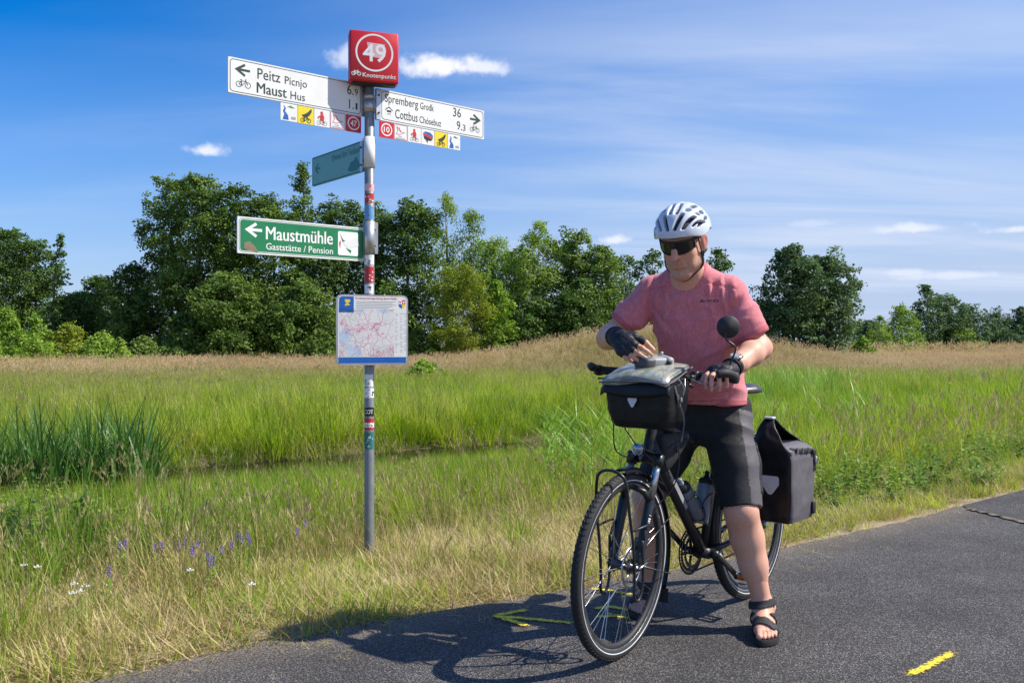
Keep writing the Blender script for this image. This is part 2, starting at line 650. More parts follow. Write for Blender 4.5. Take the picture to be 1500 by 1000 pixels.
def ground_mesh():
    def axis(a, b, d0, near, g):
        out = [0.0]
        d = d0
        while out[-1] < b:
            out.append(out[-1] + d)
            if out[-1] > near: d *= g
        return np.array(out)
    xp = axis(0, 2500, .16, 8, 1.09)
    xs = np.concatenate([-xp[:0:-1], xp])
    yp = axis(0, 3000, .14, 18, 1.05)
    yn = axis(0, 300, .5, 4, 1.25)
    ys = np.concatenate([-yn[:0:-1], yp])
    X, Y = np.meshgrid(xs, ys, indexing='ij')
    Z = ground_z(X, Y)
    P = np.stack([X, Y, Z], -1).reshape(-1, 3)
    t = t_of(X, Y).ravel()
    near = (t > .05) & (np.hypot(P[:, 0], P[:, 1]) < 60)
    P[:, 2] += np.where(near, .018 * vnoise(P * [1, 1, 0], 3.0) + .012 * vnoise(P * [1, 1, 0], 9.0), 0)
    nx, ny = X.shape
    I = np.arange(nx * ny).reshape(nx, ny)
    F = np.stack([I[:-1, :-1], I[1:, :-1], I[1:, 1:], I[:-1, 1:]], -1).reshape(-1, 4)
    m, nt, b = new_mat('meadow_soil')
    g = N(nt, 'ShaderNodeNewGeometry')
    n1 = N(nt, 'ShaderNodeTexNoise'); n1.inputs['Scale'].default_value = 1.3; n1.inputs['Detail'].default_value = 6
    n2 = N(nt, 'ShaderNodeTexNoise'); n2.inputs['Scale'].default_value = 38; n2.inputs['Detail'].default_value = 6; n2.inputs['Roughness'].default_value = .75
    L(nt, g.outputs['Position'], n1.inputs['Vector']); L(nt, g.outputs['Position'], n2.inputs['Vector'])
    dry = mixc(nt, n2.outputs[0], (.10, .075, .035), (.42, .32, .17))
    grn = mixc(nt, n2.outputs[0], (.028, .038, .012), (.11, .12, .035))
    at = N(nt, 'ShaderNodeAttribute'); at.attribute_name = 'dryness'
    f = mth(nt, 'ADD', at.outputs['Fac'], mth(nt, 'MULTIPLY', mth(nt, 'SUBTRACT', n1.outputs[0], .5), .7), clamp=True)
    c = mixc(nt, f, grn, dry)
    sand = mixc(nt, n2.outputs[0], (.22, .165, .10), (.52, .42, .28))
    at2 = N(nt, 'ShaderNodeAttribute'); at2.attribute_name = 'sand'
    c = mixc(nt, at2.outputs['Fac'], c, sand)
    L(nt, c, b.inputs['Base Color'])
    b.inputs['Roughness'].default_value = .95
    b.inputs['Specular IOR Level'].default_value = .1
    bp = N(nt, 'ShaderNodeBump'); bp.inputs['Strength'].default_value = .7; bp.inputs['Distance'].default_value = .02
    L(nt, n2.outputs[0], bp.inputs['Height']); L(nt, bp.outputs[0], b.inputs['Normal'])
    me = np_mesh('ground', P, F, m)
    dryness = np.clip(np.interp(t, [0, 1.2, 2.5, 6, 12, 24, 34], [.95, .75, .3, .05, .1, .45, .8]), 0, 1)
    a = me.attributes.new('dryness', 'FLOAT', 'POINT'); a.data.foreach_set('value', dryness.astype(np.float32))
    sandv = np.interp(t, [-.3, .14, .36], [1, .95, 0])
    a = me.attributes.new('sand', 'FLOAT', 'POINT'); a.data.foreach_set('value', sandv.astype(np.float32))
    return tag(link('ground', me), kind='structure')


ground_mesh()


# ------------------------------------------------------------------ asphalt path
def asphalt(name, tint=1.0):
    m, nt, b = new_mat(name)
    g = N(nt, 'ShaderNodeNewGeometry')
    v = N(nt, 'ShaderNodeTexVoronoi'); v.inputs['Scale'].default_value = 165
    v2 = N(nt, 'ShaderNodeTexVoronoi'); v2.inputs['Scale'].default_value = 260
    n1 = N(nt, 'ShaderNodeTexNoise'); n1.inputs['Scale'].default_value = 2.2; n1.inputs['Detail'].default_value = 8
    n2 = N(nt, 'ShaderNodeTexNoise'); n2.inputs['Scale'].default_value = 90; n2.inputs['Detail'].default_value = 4
    for n in (v, v2, n1, n2): L(nt, g.outputs['Position'], n.inputs['Vector'])
    sp = N(nt, 'ShaderNodeSeparateColor'); L(nt, v.outputs['Color'], sp.inputs[0])
    chip = ramp(nt, sp.outputs[0], .25, 1.0)
    sp2 = N(nt, 'ShaderNodeSeparateColor'); L(nt, v2.outputs['Color'], sp2.inputs[0])
    base = mixc(nt, chip, (.062 * tint, .057 * tint, .053 * tint), (.228 * tint, .208 * tint, .190 * tint))
    base = mixc(nt, ramp(nt, sp2.outputs[1], .86, .97), base, (.36 * tint, .34 * tint, .32 * tint))
    base = mixc(nt, ramp(nt, v.outputs['Distance'], .25, .62), base, (.035, .034, .034))
    big = ramp(nt, n1.outputs[0], .3, .7, .78, 1.2)
    hv = N(nt, 'ShaderNodeHueSaturation'); L(nt, base, hv.inputs['Color']); L(nt, big, hv.inputs['Value'])
    # sand and dust along the verge
    at = N(nt, 'ShaderNodeAttribute'); at.attribute_name = 'dust'
    du = mth(nt, 'MULTIPLY', at.outputs['Fac'], ramp(nt, n2.outputs[0], .35, .65))
    c = mixc(nt, du, hv.outputs[0], (.34, .27, .18))
    L(nt, c, b.inputs['Base Color'])
    b.inputs['Roughness'].default_value = .82
    b.inputs['Specular IOR Level'].default_value = .35
    bp = N(nt, 'ShaderNodeBump'); bp.inputs['Strength'].default_value = .55; bp.inputs['Distance'].default_value = .004
    hgt = mth(nt, 'ADD', mth(nt, 'MULTIPLY', sp.outputs[1], .6), mth(nt, 'SUBTRACT', .6, v.outputs['Distance']))
    L(nt, hgt, bp.inputs['Height']); L(nt, bp.outputs[0], b.inputs['Normal'])
    return m


M['asphalt'] = asphalt('asphalt')
M['asphalt_worn'] = asphalt('worn_asphalt', .86)


def path_mesh():
    xs = np.concatenate([np.arange(-40, -3, .5), np.arange(-3, 9, .045), np.arange(9, 70, .5)])
    ye = edge_y(xs)
    P0 = np.stack([xs, ye, 0 * xs], -1)
    # smooth the polyline a little
    k = np.ones(9) / 9
    mid = (xs > -2.5) & (xs < 8.5)
    sm = np.convolve(ye, k, 'same')
    P0[mid, 1] = sm[mid]
    rag = .022 * vnoise(P0, 2.2) + .016 * vnoise(P0, 8) + .010 * vnoise(P0, 22)
    offs = [0, -.035, -.12, -.3, -.6, -1.2, -2.2, -3.2, -4.25]
    V = []
    for j, o in enumerate(offs):
        w = 1.0 if j == 0 else (.9 if j == 1 else (.4 if j == 2 else 0))
        q = P0.copy()
        q[:, 1] += (o + rag * w) / .81
        q[:, 2] = -.026 if j == 0 else 0.0
        if j == 1: q[:, 2] = -.004
        V.append(q)
    n = len(xs)
    V = np.concatenate(V)
    F = []
    for j in range(len(offs) - 1):
        i = np.arange(n - 1)
        F.append(np.stack([j * n + i, (j + 1) * n + i, (j + 1) * n + i + 1, j * n + i + 1], -1))
    me = np_mesh('path', V, np.concatenate(F), M['asphalt'])
    dust = np.repeat(np.array([1.0, .9, .45, .12, 0, 0, 0, 0, 0]), n)
    a = me.attributes.new('dust', 'FLOAT', 'POINT'); a.data.foreach_set('value', dust.astype(np.float32))
    return tag(link('path', me), kind='structure')


path_mesh()


def ground_pt(px, py, z=0.0):
    d = (CAMZ - z) * FPX / (py - 504.5)
    return Vector(((px - 750) / FPX * d, d, z))


# the side path that joins on the right, with its overgrown joint
sp_pts = [ground_pt(1418, 746), ground_pt(1445, 752.5), ground_pt(1500, 766), ground_pt(1570, 785)]
far_pts = [Vector((p.x, edge_y(p.x) - .05, 0)) for p in [Vector((3.3, 0, 0)), Vector((3.6, 0, 0)), Vector((4.3, 0, 0)), Vector((5.2, 0, 0))]]
b = MB()
V = [(p.x, p.y, .004) for p in sp_pts] + [(p.x, float(p.y), .004) for p in far_pts]
b.add(V, [(0, 1, 5, 4), (1, 2, 6, 5), (2, 3, 7, 6)])
tag(b.build('side_path', M['asphalt_worn'], fixn=False), kind='structure')
b = MB()
pl = catmull([p + Vector((0, 0, .002)) for p in sp_pts], 10)
V = []; F = []
for i, p in enumerate(pl):
    w = .014 + .008 * math.sin(i * 1.7) + .012 * random.random()
    q = (pl[min(i + 1, len(pl) - 1)] - pl[max(i - 1, 0)]).normalized()
    nn = Vector((-q.y, q.x, 0))
    for s, h in ((-1, .005), (-.3, .012), (.4, .011), (1, .005)):
        V.append(p + nn * w * s + Vector((0, 0, h)))
for i in range(len(pl) - 1):
    for k in range(3):
        F.append((i * 4 + k, i * 4 + k + 1, i * 4 + k + 5, i * 4 + k + 4))
b.add(V, F)
M['sand'] = simple('pale_sand', (.24, .19, .12), .95, 0, .35, scale=40, bump=.6, bscale=120)
tag(b.build('sand_joint', M['sand'], fixn=False), kind='structure')

# ------------------------------------------------------------------ ditch water
m, nt, bb = new_mat('ditch_water')
bb.inputs['Base Color'].default_value = (.012, .013, .007, 1)
bb.inputs['Roughness'].default_value = .06
bb.inputs['IOR'].default_value = 1.33
nz = N(nt, 'ShaderNodeTexNoise'); nz.inputs['Scale'].default_value = 5
g = N(nt, 'ShaderNodeNewGeometry'); L(nt, g.outputs['Position'], nz.inputs['Vector'])
bp = N(nt, 'ShaderNodeBump'); bp.inputs['Strength'].default_value = .12; bp.inputs['Distance'].default_value = .02
L(nt, nz.outputs[0], bp.inputs['Height']); L(nt, bp.outputs[0], bb.inputs['Normal'])
M['water'] = m
xs = np.arange(-45, 60, 1.0)
V = np.concatenate([np.stack([xs, edge_y(xs) + t / .81, 0 * xs - .50], -1) for t in (6.6, 9.2)])
n = len(xs); i = np.arange(n - 1)
tag(link('ditch_water', np_mesh('ditch_water', V, np.stack([i, i + 1, n + i + 1, n + i], -1), M['water'])), kind='structure')


# ------------------------------------------------------------------ sprayed yellow marks on the asphalt
def spray_mat():
    m, nt, b = new_mat('yellow_spray_paint')
    g = N(nt, 'ShaderNodeNewGeometry')
    v = N(nt, 'ShaderNodeTexVoronoi'); v.inputs['Scale'].default_value = 125
    nz = N(nt, 'ShaderNodeTexNoise'); nz.inputs['Scale'].default_value = 35; nz.inputs['Detail'].default_value = 6
    for n in (v, nz): L(nt, g.outputs['Position'], n.inputs['Vector'])
    at = N(nt, 'ShaderNodeAttribute'); at.attribute_name = 'cover'
    s = N(nt, 'ShaderNodeSeparateColor'); L(nt, v.outputs['Color'], s.inputs[0])
    a = mth(nt, 'ADD', at.outputs['Fac'], mth(nt, 'MULTIPLY', mth(nt, 'SUBTRACT', mth(nt, 'ADD', mth(nt, 'MULTIPLY', s.outputs[0], .5), mth(nt, 'MULTIPLY', nz.outputs[0], .5)), .5), 1.1))
    L(nt, ramp(nt, a, .42, 1.0), b.inputs['Alpha'])
    b.inputs['Base Color'].default_value = (.88, .68, .04, 1)
    b.inputs['Roughness'].default_value = .75
    return m


M['spray'] = spray_mat()


def spray(name, lines, label, cat, group):
    V = []; F = []; C = []
    for li, pts in enumerate(lines):
        P = catmull([ground_pt(*p) for p in pts], 12)
        b0 = len(V)
        for i, p in enumerate(P):
            d = (P[min(i + 1, len(P) - 1)] - P[max(i - 1, 0)]).normalized()
            nn = Vector((-d.y, d.x, 0))
            e = min(1, 6 * i / len(P), 6 * (len(P) - 1 - i) / len(P))
            for s, c in ((-1.6, 0), (-.7, .75), (0, 1), (.7, .75), (1.6, 0)):
                q = p + nn * .019 * s
                V.append((q.x, q.y, .005 + .0015 * li)); C.append(c * (.25 + .75 * e))
        for i in range(len(P) - 1):
            for k in range(4):
                F.append((b0 + i * 5 + k, b0 + i * 5 + k + 1, b0 + i * 5 + k + 6, b0 + i * 5 + k + 5))
    me = np_mesh(name, V, F, M['spray'])
    a = me.attributes.new('cover', 'FLOAT', 'POINT'); a.data.foreach_set('value', np.array(C, np.float32))
    tag(link(name, me), label, cat, group)


spray('painted_arrow', [[(719, 902), (780, 907), (850, 914)], [(776, 893), (748, 898), (721, 902.5)], [(776, 919), (748, 910), (721, 902)]],
      'yellow arrow sprayed on the shaded asphalt left of the front wheel', 'road marking', 'yellow spray marks on the path')
spray('painted_stroke', [[(1325, 990), (1350, 980), (1376, 966), (1400, 954)]],
      'short curved yellow stroke sprayed on the sunlit asphalt', 'road marking', 'yellow spray marks on the path')
spray('painted_mark', [[(862, 862), (890, 865), (930, 872)]], 'faint yellow stroke seen through the top half of the front wheel spokes', 'road marking', 'yellow spray marks on the path')
spray('painted_mark', [[(868, 893), (890, 889), (912, 892), (935, 897)], ], 'yellow stroke on the asphalt seen through the middle of the front wheel', 'road marking', 'yellow spray marks on the path')
spray('painted_mark', [[(872, 905), (900, 902), (925, 906)]], 'lowest yellow stroke on the asphalt seen through the front wheel', 'road marking', 'yellow spray marks on the path')


# ------------------------------------------------------------------ grass
def leaf_mat(name, cols, trans=.48, rough=.55, patch=1.2, tipcol=None, island=False):
    m, nt, b = new_mat(name)
    g = N(nt, 'ShaderNodeNewGeometry')
    oi = N(nt, 'ShaderNodeObjectInfo')
    n1 = N(nt, 'ShaderNodeTexNoise'); n1.inputs['Scale'].default_value = patch; n1.inputs['Detail'].default_value = 3
    L(nt, g.outputs['Position'], n1.inputs['Vector'])
    rnd = g.outputs['Random Per Island']
    if not island:
        rnd = mth(nt, 'ADD', mth(nt, 'MULTIPLY', oi.outputs['Random'], .5), mth(nt, 'MULTIPLY', rnd, .5))
    f = mth(nt, 'ADD', mth(nt, 'MULTIPLY', rnd, .62), mth(nt, 'MULTIPLY', ramp(nt, n1.outputs[0], .3, .7), .38))
    rp = N(nt, 'ShaderNodeValToRGB')
    el = rp.color_ramp.elements
    el[0].position = .12; el[0].color = (*cols[0], 1)
    el[1].position = .88; el[1].color = (*cols[-1], 1)
    for k, c in enumerate(cols[1:-1]):
        e = el.new(.12 + .76 * (k + 1) / (len(cols) - 1)); e.color = (*c, 1)
    L(nt, f, rp.inputs[0])
    c = rp.outputs[0]
    if island:
        ta = N(nt, 'ShaderNodeAttribute'); ta.attribute_name = 'tone'
        tv = N(nt, 'ShaderNodeHueSaturation'); L(nt, c, tv.inputs['Color']); L(nt, ta.outputs['Fac'], tv.inputs['Value'])
        c = tv.outputs[0]
    b.inputs['Roughness'].default_value = rough
    b.inputs['Specular IOR Level'].default_value = .3
    L(nt, c, b.inputs['Base Color'])
    tr = N(nt, 'ShaderNodeBsdfTranslucent')
    hv = N(nt, 'ShaderNodeHueSaturation'); hv.inputs['Value'].default_value = 1.25; hv.inputs['Saturation'].default_value = 1.1
    L(nt, c, hv.inputs['Color']); L(nt, hv.outputs[0], tr.inputs[0])
    mx = N(nt, 'ShaderNodeMixShader'); mx.inputs[0].default_value = trans
    L(nt, b.outputs[0], mx.inputs[1]); L(nt, tr.outputs[0], mx.inputs[2])
    L(nt, mx.outputs[0], nt.nodes['Material Output'].inputs[0])
    return m


M['g_fresh'] = leaf_mat('fresh_green_grass', [(0.1803, 0.2845, 0.0242), (0.3006, 0.4163, 0.0418), (0.4209, 0.5134, 0.0682), (0.5561, 0.5551, 0.132)])
M['g_dark'] = leaf_mat('deep_green_grass', [(0.082, 0.1628, 0.022), (0.164, 0.269, 0.033), (0.246, 0.3682, 0.0495), (0.3553, 0.4248, 0.088)])
M['g_olive'] = leaf_mat('olive_grass', [(0.1793, 0.2486, 0.0374), (0.3074, 0.3629, 0.066), (0.4355, 0.4435, 0.11), (0.5765, 0.5376, 0.187)])
M['g_dry'] = leaf_mat('dry_straw_grass', [(.30, .23, .085), (.42, .33, .14), (.55, .45, .22), (.62, .54, .32)], .25)
M['g_tan'] = leaf_mat('tan_meadow_grass', [(0.396, 0.286, 0.1375), (0.572, 0.4235, 0.22), (0.726, 0.561, 0.319), (0.814, 0.682, 0.429)], .25, patch=.12)
M['g_tan_olive'] = leaf_mat('olive_tan_meadow_grass', [(0.24, 0.225, 0.06), (0.36, 0.31, 0.1), (0.48, 0.39, 0.15), (0.56, 0.45, 0.21)], .25, patch=.12)
M['plume'] = leaf_mat('seed_head', [(0.27, 0.215, 0.09), (0.38, 0.31, 0.14), (0.5, 0.42, 0.22)], .3)
M['reed'] = leaf_mat('reed_leaf', [(0.0365, 0.0936, 0.0198), (0.0631, 0.1512, 0.0308), (0.1193, 0.2376, 0.0495)], .3, .4)
M['reed_light'] = leaf_mat('young_reed_leaf', [(0.1586, 0.3, 0.0385), (0.244, 0.408, 0.0605), (0.366, 0.528, 0.121)], .35, .4)
M['weed'] = leaf_mat('weed_leaf', [(0.0864, 0.1638, 0.0258), (0.1729, 0.2839, 0.0378), (0.3459, 0.4586, 0.0773)], .3)
M['petal_purple'] = simple('purple_petals', (.20, .13, .40), .6, 0, .25)
M['petal_white'] = simple('white_petals', (.75, .75, .70), .6, 0, .08)


class Tuft:
    def __init__(self): self.V = []; self.F = []; self.m = []

    def blade(self, x, y, az, h, w, lean, curl, segs=4, mi=0, z0=-.02):
        """ribbon that leans over by lean and curls further towards its tip"""
        b = len(self.V)
        dx, dy = math.cos(az), math.sin(az)
        px, py = -dy, dx
        px2 = px + .0
        ang = lean; cx = 0; cz = 0
        step = h / segs
        tw = random.uniform(-.6, .6)
        for s in range(segs + 1):
            q = s / segs
            ww = w * (1 - q ** 1.6) * .5 * (.75 + .5 * min(1, q * 3)) if s < segs else 0
            sx, sy = px * math.cos(tw) + dx * math.sin(tw), py * math.cos(tw) + dy * math.sin(tw)
            X, Y = x + dx * cx, y + dy * cx
            if s < segs:
                self.V += [(X - sx * ww, Y - sy * ww, z0 + cz), (X + sx * ww, Y + sy * ww, z0 + cz)]
            else:
                self.V.append((X, Y, z0 + cz))
            ang += curl / segs
            cx += math.sin(ang) * step; cz += math.cos(ang) * step
        for s in range(segs - 1):
            i = b + 2 * s
            self.F += [(i, i + 1, i + 3), (i, i + 3, i + 2)]; self.m += [mi, mi]
        i = b + 2 * (segs - 1)
        self.F.append((i, i + 1, i + 2)); self.m.append(mi)
        return (x + dx * cx, y + dy * cx, z0 + cz, ang, dx, dy)

    def stalk(self, x, y, az, h, w, lean, curl, plume, pw, mi=0, mp=1, nodes=14):
        t = self.blade(x, y, az, h, w, lean, curl, 4, mi)
        X, Y, Z, a, dx, dy = t
        for k in range(nodes):
            q = k / nodes
            d = -plume * (1 - q) * .9
            bx = X + dx * math.sin(a) * d; by = Y + dy * math.sin(a) * d; bz = Z + math.cos(a) * d
            az2 = random.uniform(0, 6.283); l = pw * (1.0 - .7 * q) + .006; s = .0016 + pw * .05
            ex, ey, ez = bx + math.cos(az2) * l, by + math.sin(az2) * l, bz + l * 2.2
            b = len(self.V)
            self.V += [(bx, by, bz), ((bx + ex) / 2 - math.sin(az2) * s, (by + ey) / 2 + math.cos(az2) * s, (bz + ez) / 2), (ex, ey, ez),
                       ((bx + ex) / 2 + math.sin(az2) * s, (by + ey) / 2 - math.cos(az2) * s, (bz + ez) / 2 - s)]
            self.F += [(b, b + 1, b + 2), (b, b + 2, b + 3)]; self.m += [mp, mp]

    def leaf(self, c, d, n, l, w, mi=0):
        d = Vector(d).normalized(); n = Vector(n); s = d.cross(n)
        s = s.normalized() if s.length > 1e-5 else Vector((1, 0, 0))
        c = Vector(c); b = len(self.V)
        up = s.cross(d) * .12 * w
        self.V += [tuple(c), tuple(c + d * l * .45 + s * w * .5 + up), tuple(c + d * l), tuple(c + d * l * .45 - s * w * .5 + up)]
        self.F += [(b, b + 1, b + 2), (b, b + 2, b + 3)]; self.m += [mi, mi]

    def mesh(self, name, mats):
        return np_mesh(name, self.V, self.F, mats, self.m, smooth=False)


def protos(name, mats, fn, n):
    """n different clumps, kept in their own collection"""
    c = bpy.data.collections.new(name)
    for k in range(n):
        t = Tuft(); fn(t)
        c.objects.link(bpy.data.objects.new('%s_%02d' % (name, k), t.mesh(name, mats)))
    return c


U = random.uniform


def tuft_fn(n, rad, h0, h1, w0, w1, lean, curl, segs=4, seeds=0, sh=1.25, plume=.14, pw=.03):
    def fn(t):
        for k in range(n):
            a = U(0, 6.283); r = rad * math.sqrt(random.random())
            t.blade(r * math.cos(a), r * math.sin(a), a + U(-1.2, 1.2), U(h0, h1), U(w0, w1), U(0, lean), U(0, curl), segs)
        for k in range(seeds):
            a = U(0, 6.283); r = rad * math.sqrt(random.random())
            t.stalk(r * math.cos(a), r * math.sin(a), a, U(h0, h1) * sh, w0 * .5 + .001, U(0, .18), U(.1, .7), plume, pw)
    return fn


def straw_fn(t):
    for k in range(16):
        a = U(0, 6.283); r = .11 * math.sqrt(random.random())
        t.blade(r * math.cos(a), r * math.sin(a), U(0, 6.283), U(.06, .17), U(.003, .006), U(.9, 1.5), U(-.3, .5), 2, z0=U(-.004, .015))


def weed_fn(t):
    for st in range(5):
        a = U(0, 6.283); r = U(0, .09); x, y = r * math.cos(a), r * math.sin(a); H = U(.16, .36)
        lx, ly = U(-.08, .08), U(-.08, .08)
        t.blade(x, y, math.atan2(ly, lx), H, .005, math.hypot(lx, ly) / H, .1, 3)
        for k in range(11):
            q = .15 + .85 * k / 11; az = U(0, 6.283); l = U(.035, .075) * (1.25 - .6 * q)
            t.leaf((x + lx * q, y + ly * q, H * q - .02), (math.cos(az), math.sin(az), U(-.1, .7)), (0, 0, 1), l, l * .55)


def scatter(name, coll, pts, scl, label=None, tilt=.12, kind='stuff', wind=None):
    n = len(pts)
    me = bpy.data.meshes.new(name)
    me.vertices.add(n)
    me.vertices.foreach_set('co', np.asarray(pts, np.float32).ravel())
    rot = np.stack([RNG.normal(0, tilt, n), RNG.normal(0, tilt, n), RNG.uniform(0, 6.283, n)], -1).astype(np.float32)
    if wind is not None:
        rot[:, 2] = RNG.normal(wind, .5, n)
    a = me.attributes.new('rot', 'FLOAT_VECTOR', 'POINT'); a.data.foreach_set('vector', rot.ravel())
    a = me.attributes.new('scl', 'FLOAT', 'POINT'); a.data.foreach_set('value', np.asarray(scl, np.float32))
    a = me.attributes.new('pick', 'INT', 'POINT'); a.data.foreach_set('value', RNG.integers(0, len(coll.objects), n).astype(np.int32))
    o = link(name, me)
    ng = bpy.data.node_groups.new('scatter_' + name, 'GeometryNodeTree')
    ng.interface.new_socket('Geometry', in_out='INPUT', socket_type='NodeSocketGeometry')
    ng.interface.new_socket('Geometry', in_out='OUTPUT', socket_type='NodeSocketGeometry')
    gi = ng.nodes.new('NodeGroupInput'); go = ng.nodes.new('NodeGroupOutput')
    ip = ng.nodes.new('GeometryNodeInstanceOnPoints')
    ci = ng.nodes.new('GeometryNodeCollectionInfo')
    ci.inputs['Collection'].default_value = coll
    ci.inputs['Separate Children'].default_value = True
    ci.inputs['Reset Children'].default_value = True
    ip.inputs['Pick Instance'].default_value = True

    def attr(nm, ty):
        q = ng.nodes.new('GeometryNodeInputNamedAttribute'); q.data_type = ty
        q.inputs['Name'].default_value = nm
        return [s for s in q.outputs if s.enabled and s.name == 'Attribute'][0]
    ng.links.new(gi.outputs[0], ip.inputs['Points'])
    ng.links.new(ci.outputs[0], ip.inputs['Instance'])
    ng.links.new(attr('pick', 'INT'), ip.inputs['Instance Index'])
    ng.links.new(attr('rot', 'FLOAT_VECTOR'), ip.inputs['Rotation'])
    ng.links.new(attr('scl', 'FLOAT'), ip.inputs['Scale'])
    ng.links.new(ip.outputs[0], go.inputs[0])
    md = o.modifiers.new('scatter', 'NODES'); md.node_group = ng
    tag(o, kind=kind, label=label, cat='grass' if label else None)
    return o


def field_pts(n, y0, y1, power=2.0, side=.64, pad=2.0):
    """points in the wedge of land the photograph looks over"""
    u = RNG.random(n)
    y = (y0 ** power + u * (y1 ** power - y0 ** power)) ** (1 / power)
    x = (RNG.random(n) * 2 - 1) * (side * y + pad)
    return x, y


def put(x, y):
    return np.stack([x, y, ground_z(x, y)], -1)


PN = lambda x, y, f, s=0: vnoise(np.stack([x, y, 0 * x], -1), f, s)

# verge ---------------------------------------------------------
c_green = protos('green_tuft', [M['g_fresh'], M['plume']], tuft_fn(26, .085, .20, .46, .003, .0062, .35, .9), 5)
c_dark = protos('deep_tuft', [M['g_dark'], M['plume']], tuft_fn(26, .085, .20, .46, .003, .0062, .35, .9), 5)
c_olive = protos('olive_tuft', [M['g_olive'], M['plume']], tuft_fn(24, .08, .18, .42, .003, .0055, .35, .8, seeds=2), 5)
c_dry = protos('dry_tuft', [M['g_dry'], M['plume']], tuft_fn(24, .075, .12, .34, .0025, .005, .5, .9, seeds=1, plume=.08, pw=.012), 5)
c_lowd = protos('low_dry_tuft', [M['g_dry']], tuft_fn(24, .075, .04, .15, .0025, .005, .9, .9, 3), 4)
c_low = protos('low_tuft', [M['g_olive']], tuft_fn(24, .07, .04, .13, .003, .0055, .7, .9, 3), 4)
c_lowg = protos('low_green_tuft', [M['g_fresh']], tuft_fn(24, .06, .04, .12, .003, .006, .7, .9, 3), 4)
c_straw = protos('straw', [M['g_dry']], straw_fn, 5)
c_weed = protos('weed', [M['weed']], weed_fn, 5)
c_seed = protos('seed_stalks', [M['g_olive'], M['plume']], tuft_fn(5, .07, .3, .5, .003, .005, .3, .6, seeds=6, sh=1.35, plume=.16, pw=.022), 5)
c_seed_dry = protos('dry_seed_stalks', [M['g_dry'], M['plume']], tuft_fn(5, .07, .25, .42, .003, .004, .4, .7, seeds=6, sh=1.3, plume=.13, pw=.016), 5)

n = 34000
x = RNG.uniform(-8.5, 14, n); y = RNG.uniform(.8, 26, n)
t = t_of(x, y)
k = (t > np.where(x > 1.1, .16, .06)) & (t < 7.1) & (np.abs(x) < .64 * y + 1.2) & ~((np.abs(x + .875 - (y - 5.36) * -.163) < .09) & (y < 5.5) & (y > 4.75))
x, y, t = x[k], y[k], t[k]
pn = PN(x, y, .9) * .6 + PN(x, y, 2.6, 3) * .4
rnd = RNG.random(len(x))
right = np.clip((x - 1.0) / 1.5, 0, 1)                      # the right-hand verge is greener and mown shorter by the path
left = np.clip((-x - .9) / 1.2, 0, 1)
dry = np.interp(t, [0, .35, 1.0, 1.9, 3.0, 5, 7], [.97, .96, .95, .82, .48, .18, .08]) + pn * .42 - right * .30 - left * np.interp(t, [0, 1, 3], [.26, .26, .10])
bare = (np.interp(t, [0, .5, 1.1, 1.5], [.62, .66, .55, 0]) * (1 - right) * (1 - left * .9))
drop = rnd < bare * np.clip(1.1 + pn, .3, 1.2)
hs = np.interp(t, [0, .4, 1.0, 1.6, 3, 4.5, 6, 7.1], [.28, .42, .62, .82, .84, .62, .46, .30])
# on the right the tall growth starts right behind a short mown strip
hs = hs * (1 - right) + right * np.interp(t, [0, .5, 1.1, 1.7, 3, 7], [.25, .38, .55, 1.25, 1.45, 1.4])
r2 = RNG.random(len(x))
isdry = (r2 < dry) & ~drop
isgrn = (r2 >= dry) & ~drop
hs = hs * (1 + .40 * left * np.interp(t, [0, .25, 2.2, 3.2], [.3, 1, 1, 0]))
sc = hs * RNG.uniform(.55, 1.35, len(x)) * (1 + .22 * PN(x, y, 1.7, 9))
r3 = RNG.random(len(x))
fd = np.interp(t, [0, 2, 3.5], [.74, .62, .4]) - right * .2
dd = isdry & (r3 < fd); do = isdry & (r3 >= fd)
scatter('dry_grass', c_dry, put(x[dd], y[dd]), sc[dd])
scatter('olive_grass', c_olive, put(x[do], y[do]), sc[do])
gd = isgrn & (r3 < np.clip(.36 + .25 * left * (t > 1) + pn * .4, 0, 1)); gf = isgrn & ~gd
scatter('deep_green_grass', c_dark, put(x[gd], y[gd]), sc[gd] * 1.05)
scatter('fresh_green_grass', c_green, put(x[gf], y[gf]), sc[gf] * 1.05)

# trampled straw and low tufts along the edge
n = 24000
x = RNG.uniform(-3.6, 9.5, n); t = RNG.uniform(-.035, 1.9, n)
y = edge_y(x) + t / .81
pn = PN(x, y, 2.2)
k = (np.abs(x) < .64 * y + 1) & (RNG.random(n) < np.interp(t, [0, .1, .3, 1.2, 1.9], [.5, .85, .98, .9, .2])) & ~((x > 1.1) & (t < .12 + .08 * pn) & (RNG.random(n) < .88))
x, y, t, pn = x[k], y[k], t[k], pn[k]
r = RNG.random(len(x))
rt = np.clip((x - 1.2) / .8, 0, 1)
s = (r < .62 - .30 * rt); lo = (r >= .62 - .30 * rt) & (r < .9 - .1 * rt); lg = (r >= .9 - .1 * rt)
lg = lg | ((pn > .55) & (r > .6)); s = s & ~lg; lo = lo & ~lg
scatter('straw_litter', c_straw, put(x[s], y[s]), RNG.uniform(.7, 1.25, s.sum()), tilt=.06)
ld = lo & (RNG.random(len(x)) < .78 - .5 * rt); lo = lo & ~ld
scatter('low_dry_grass', c_lowd, put(x[ld], y[ld]), RNG.uniform(.6, 1.5, ld.sum()))
scatter('low_grass', c_low, put(x[lo], y[lo]), RNG.uniform(.6, 1.4, lo.sum()))
scatter('low_green_grass', c_lowg, put(x[lg], y[lg]), RNG.uniform(.6, 1.5, lg.sum()))

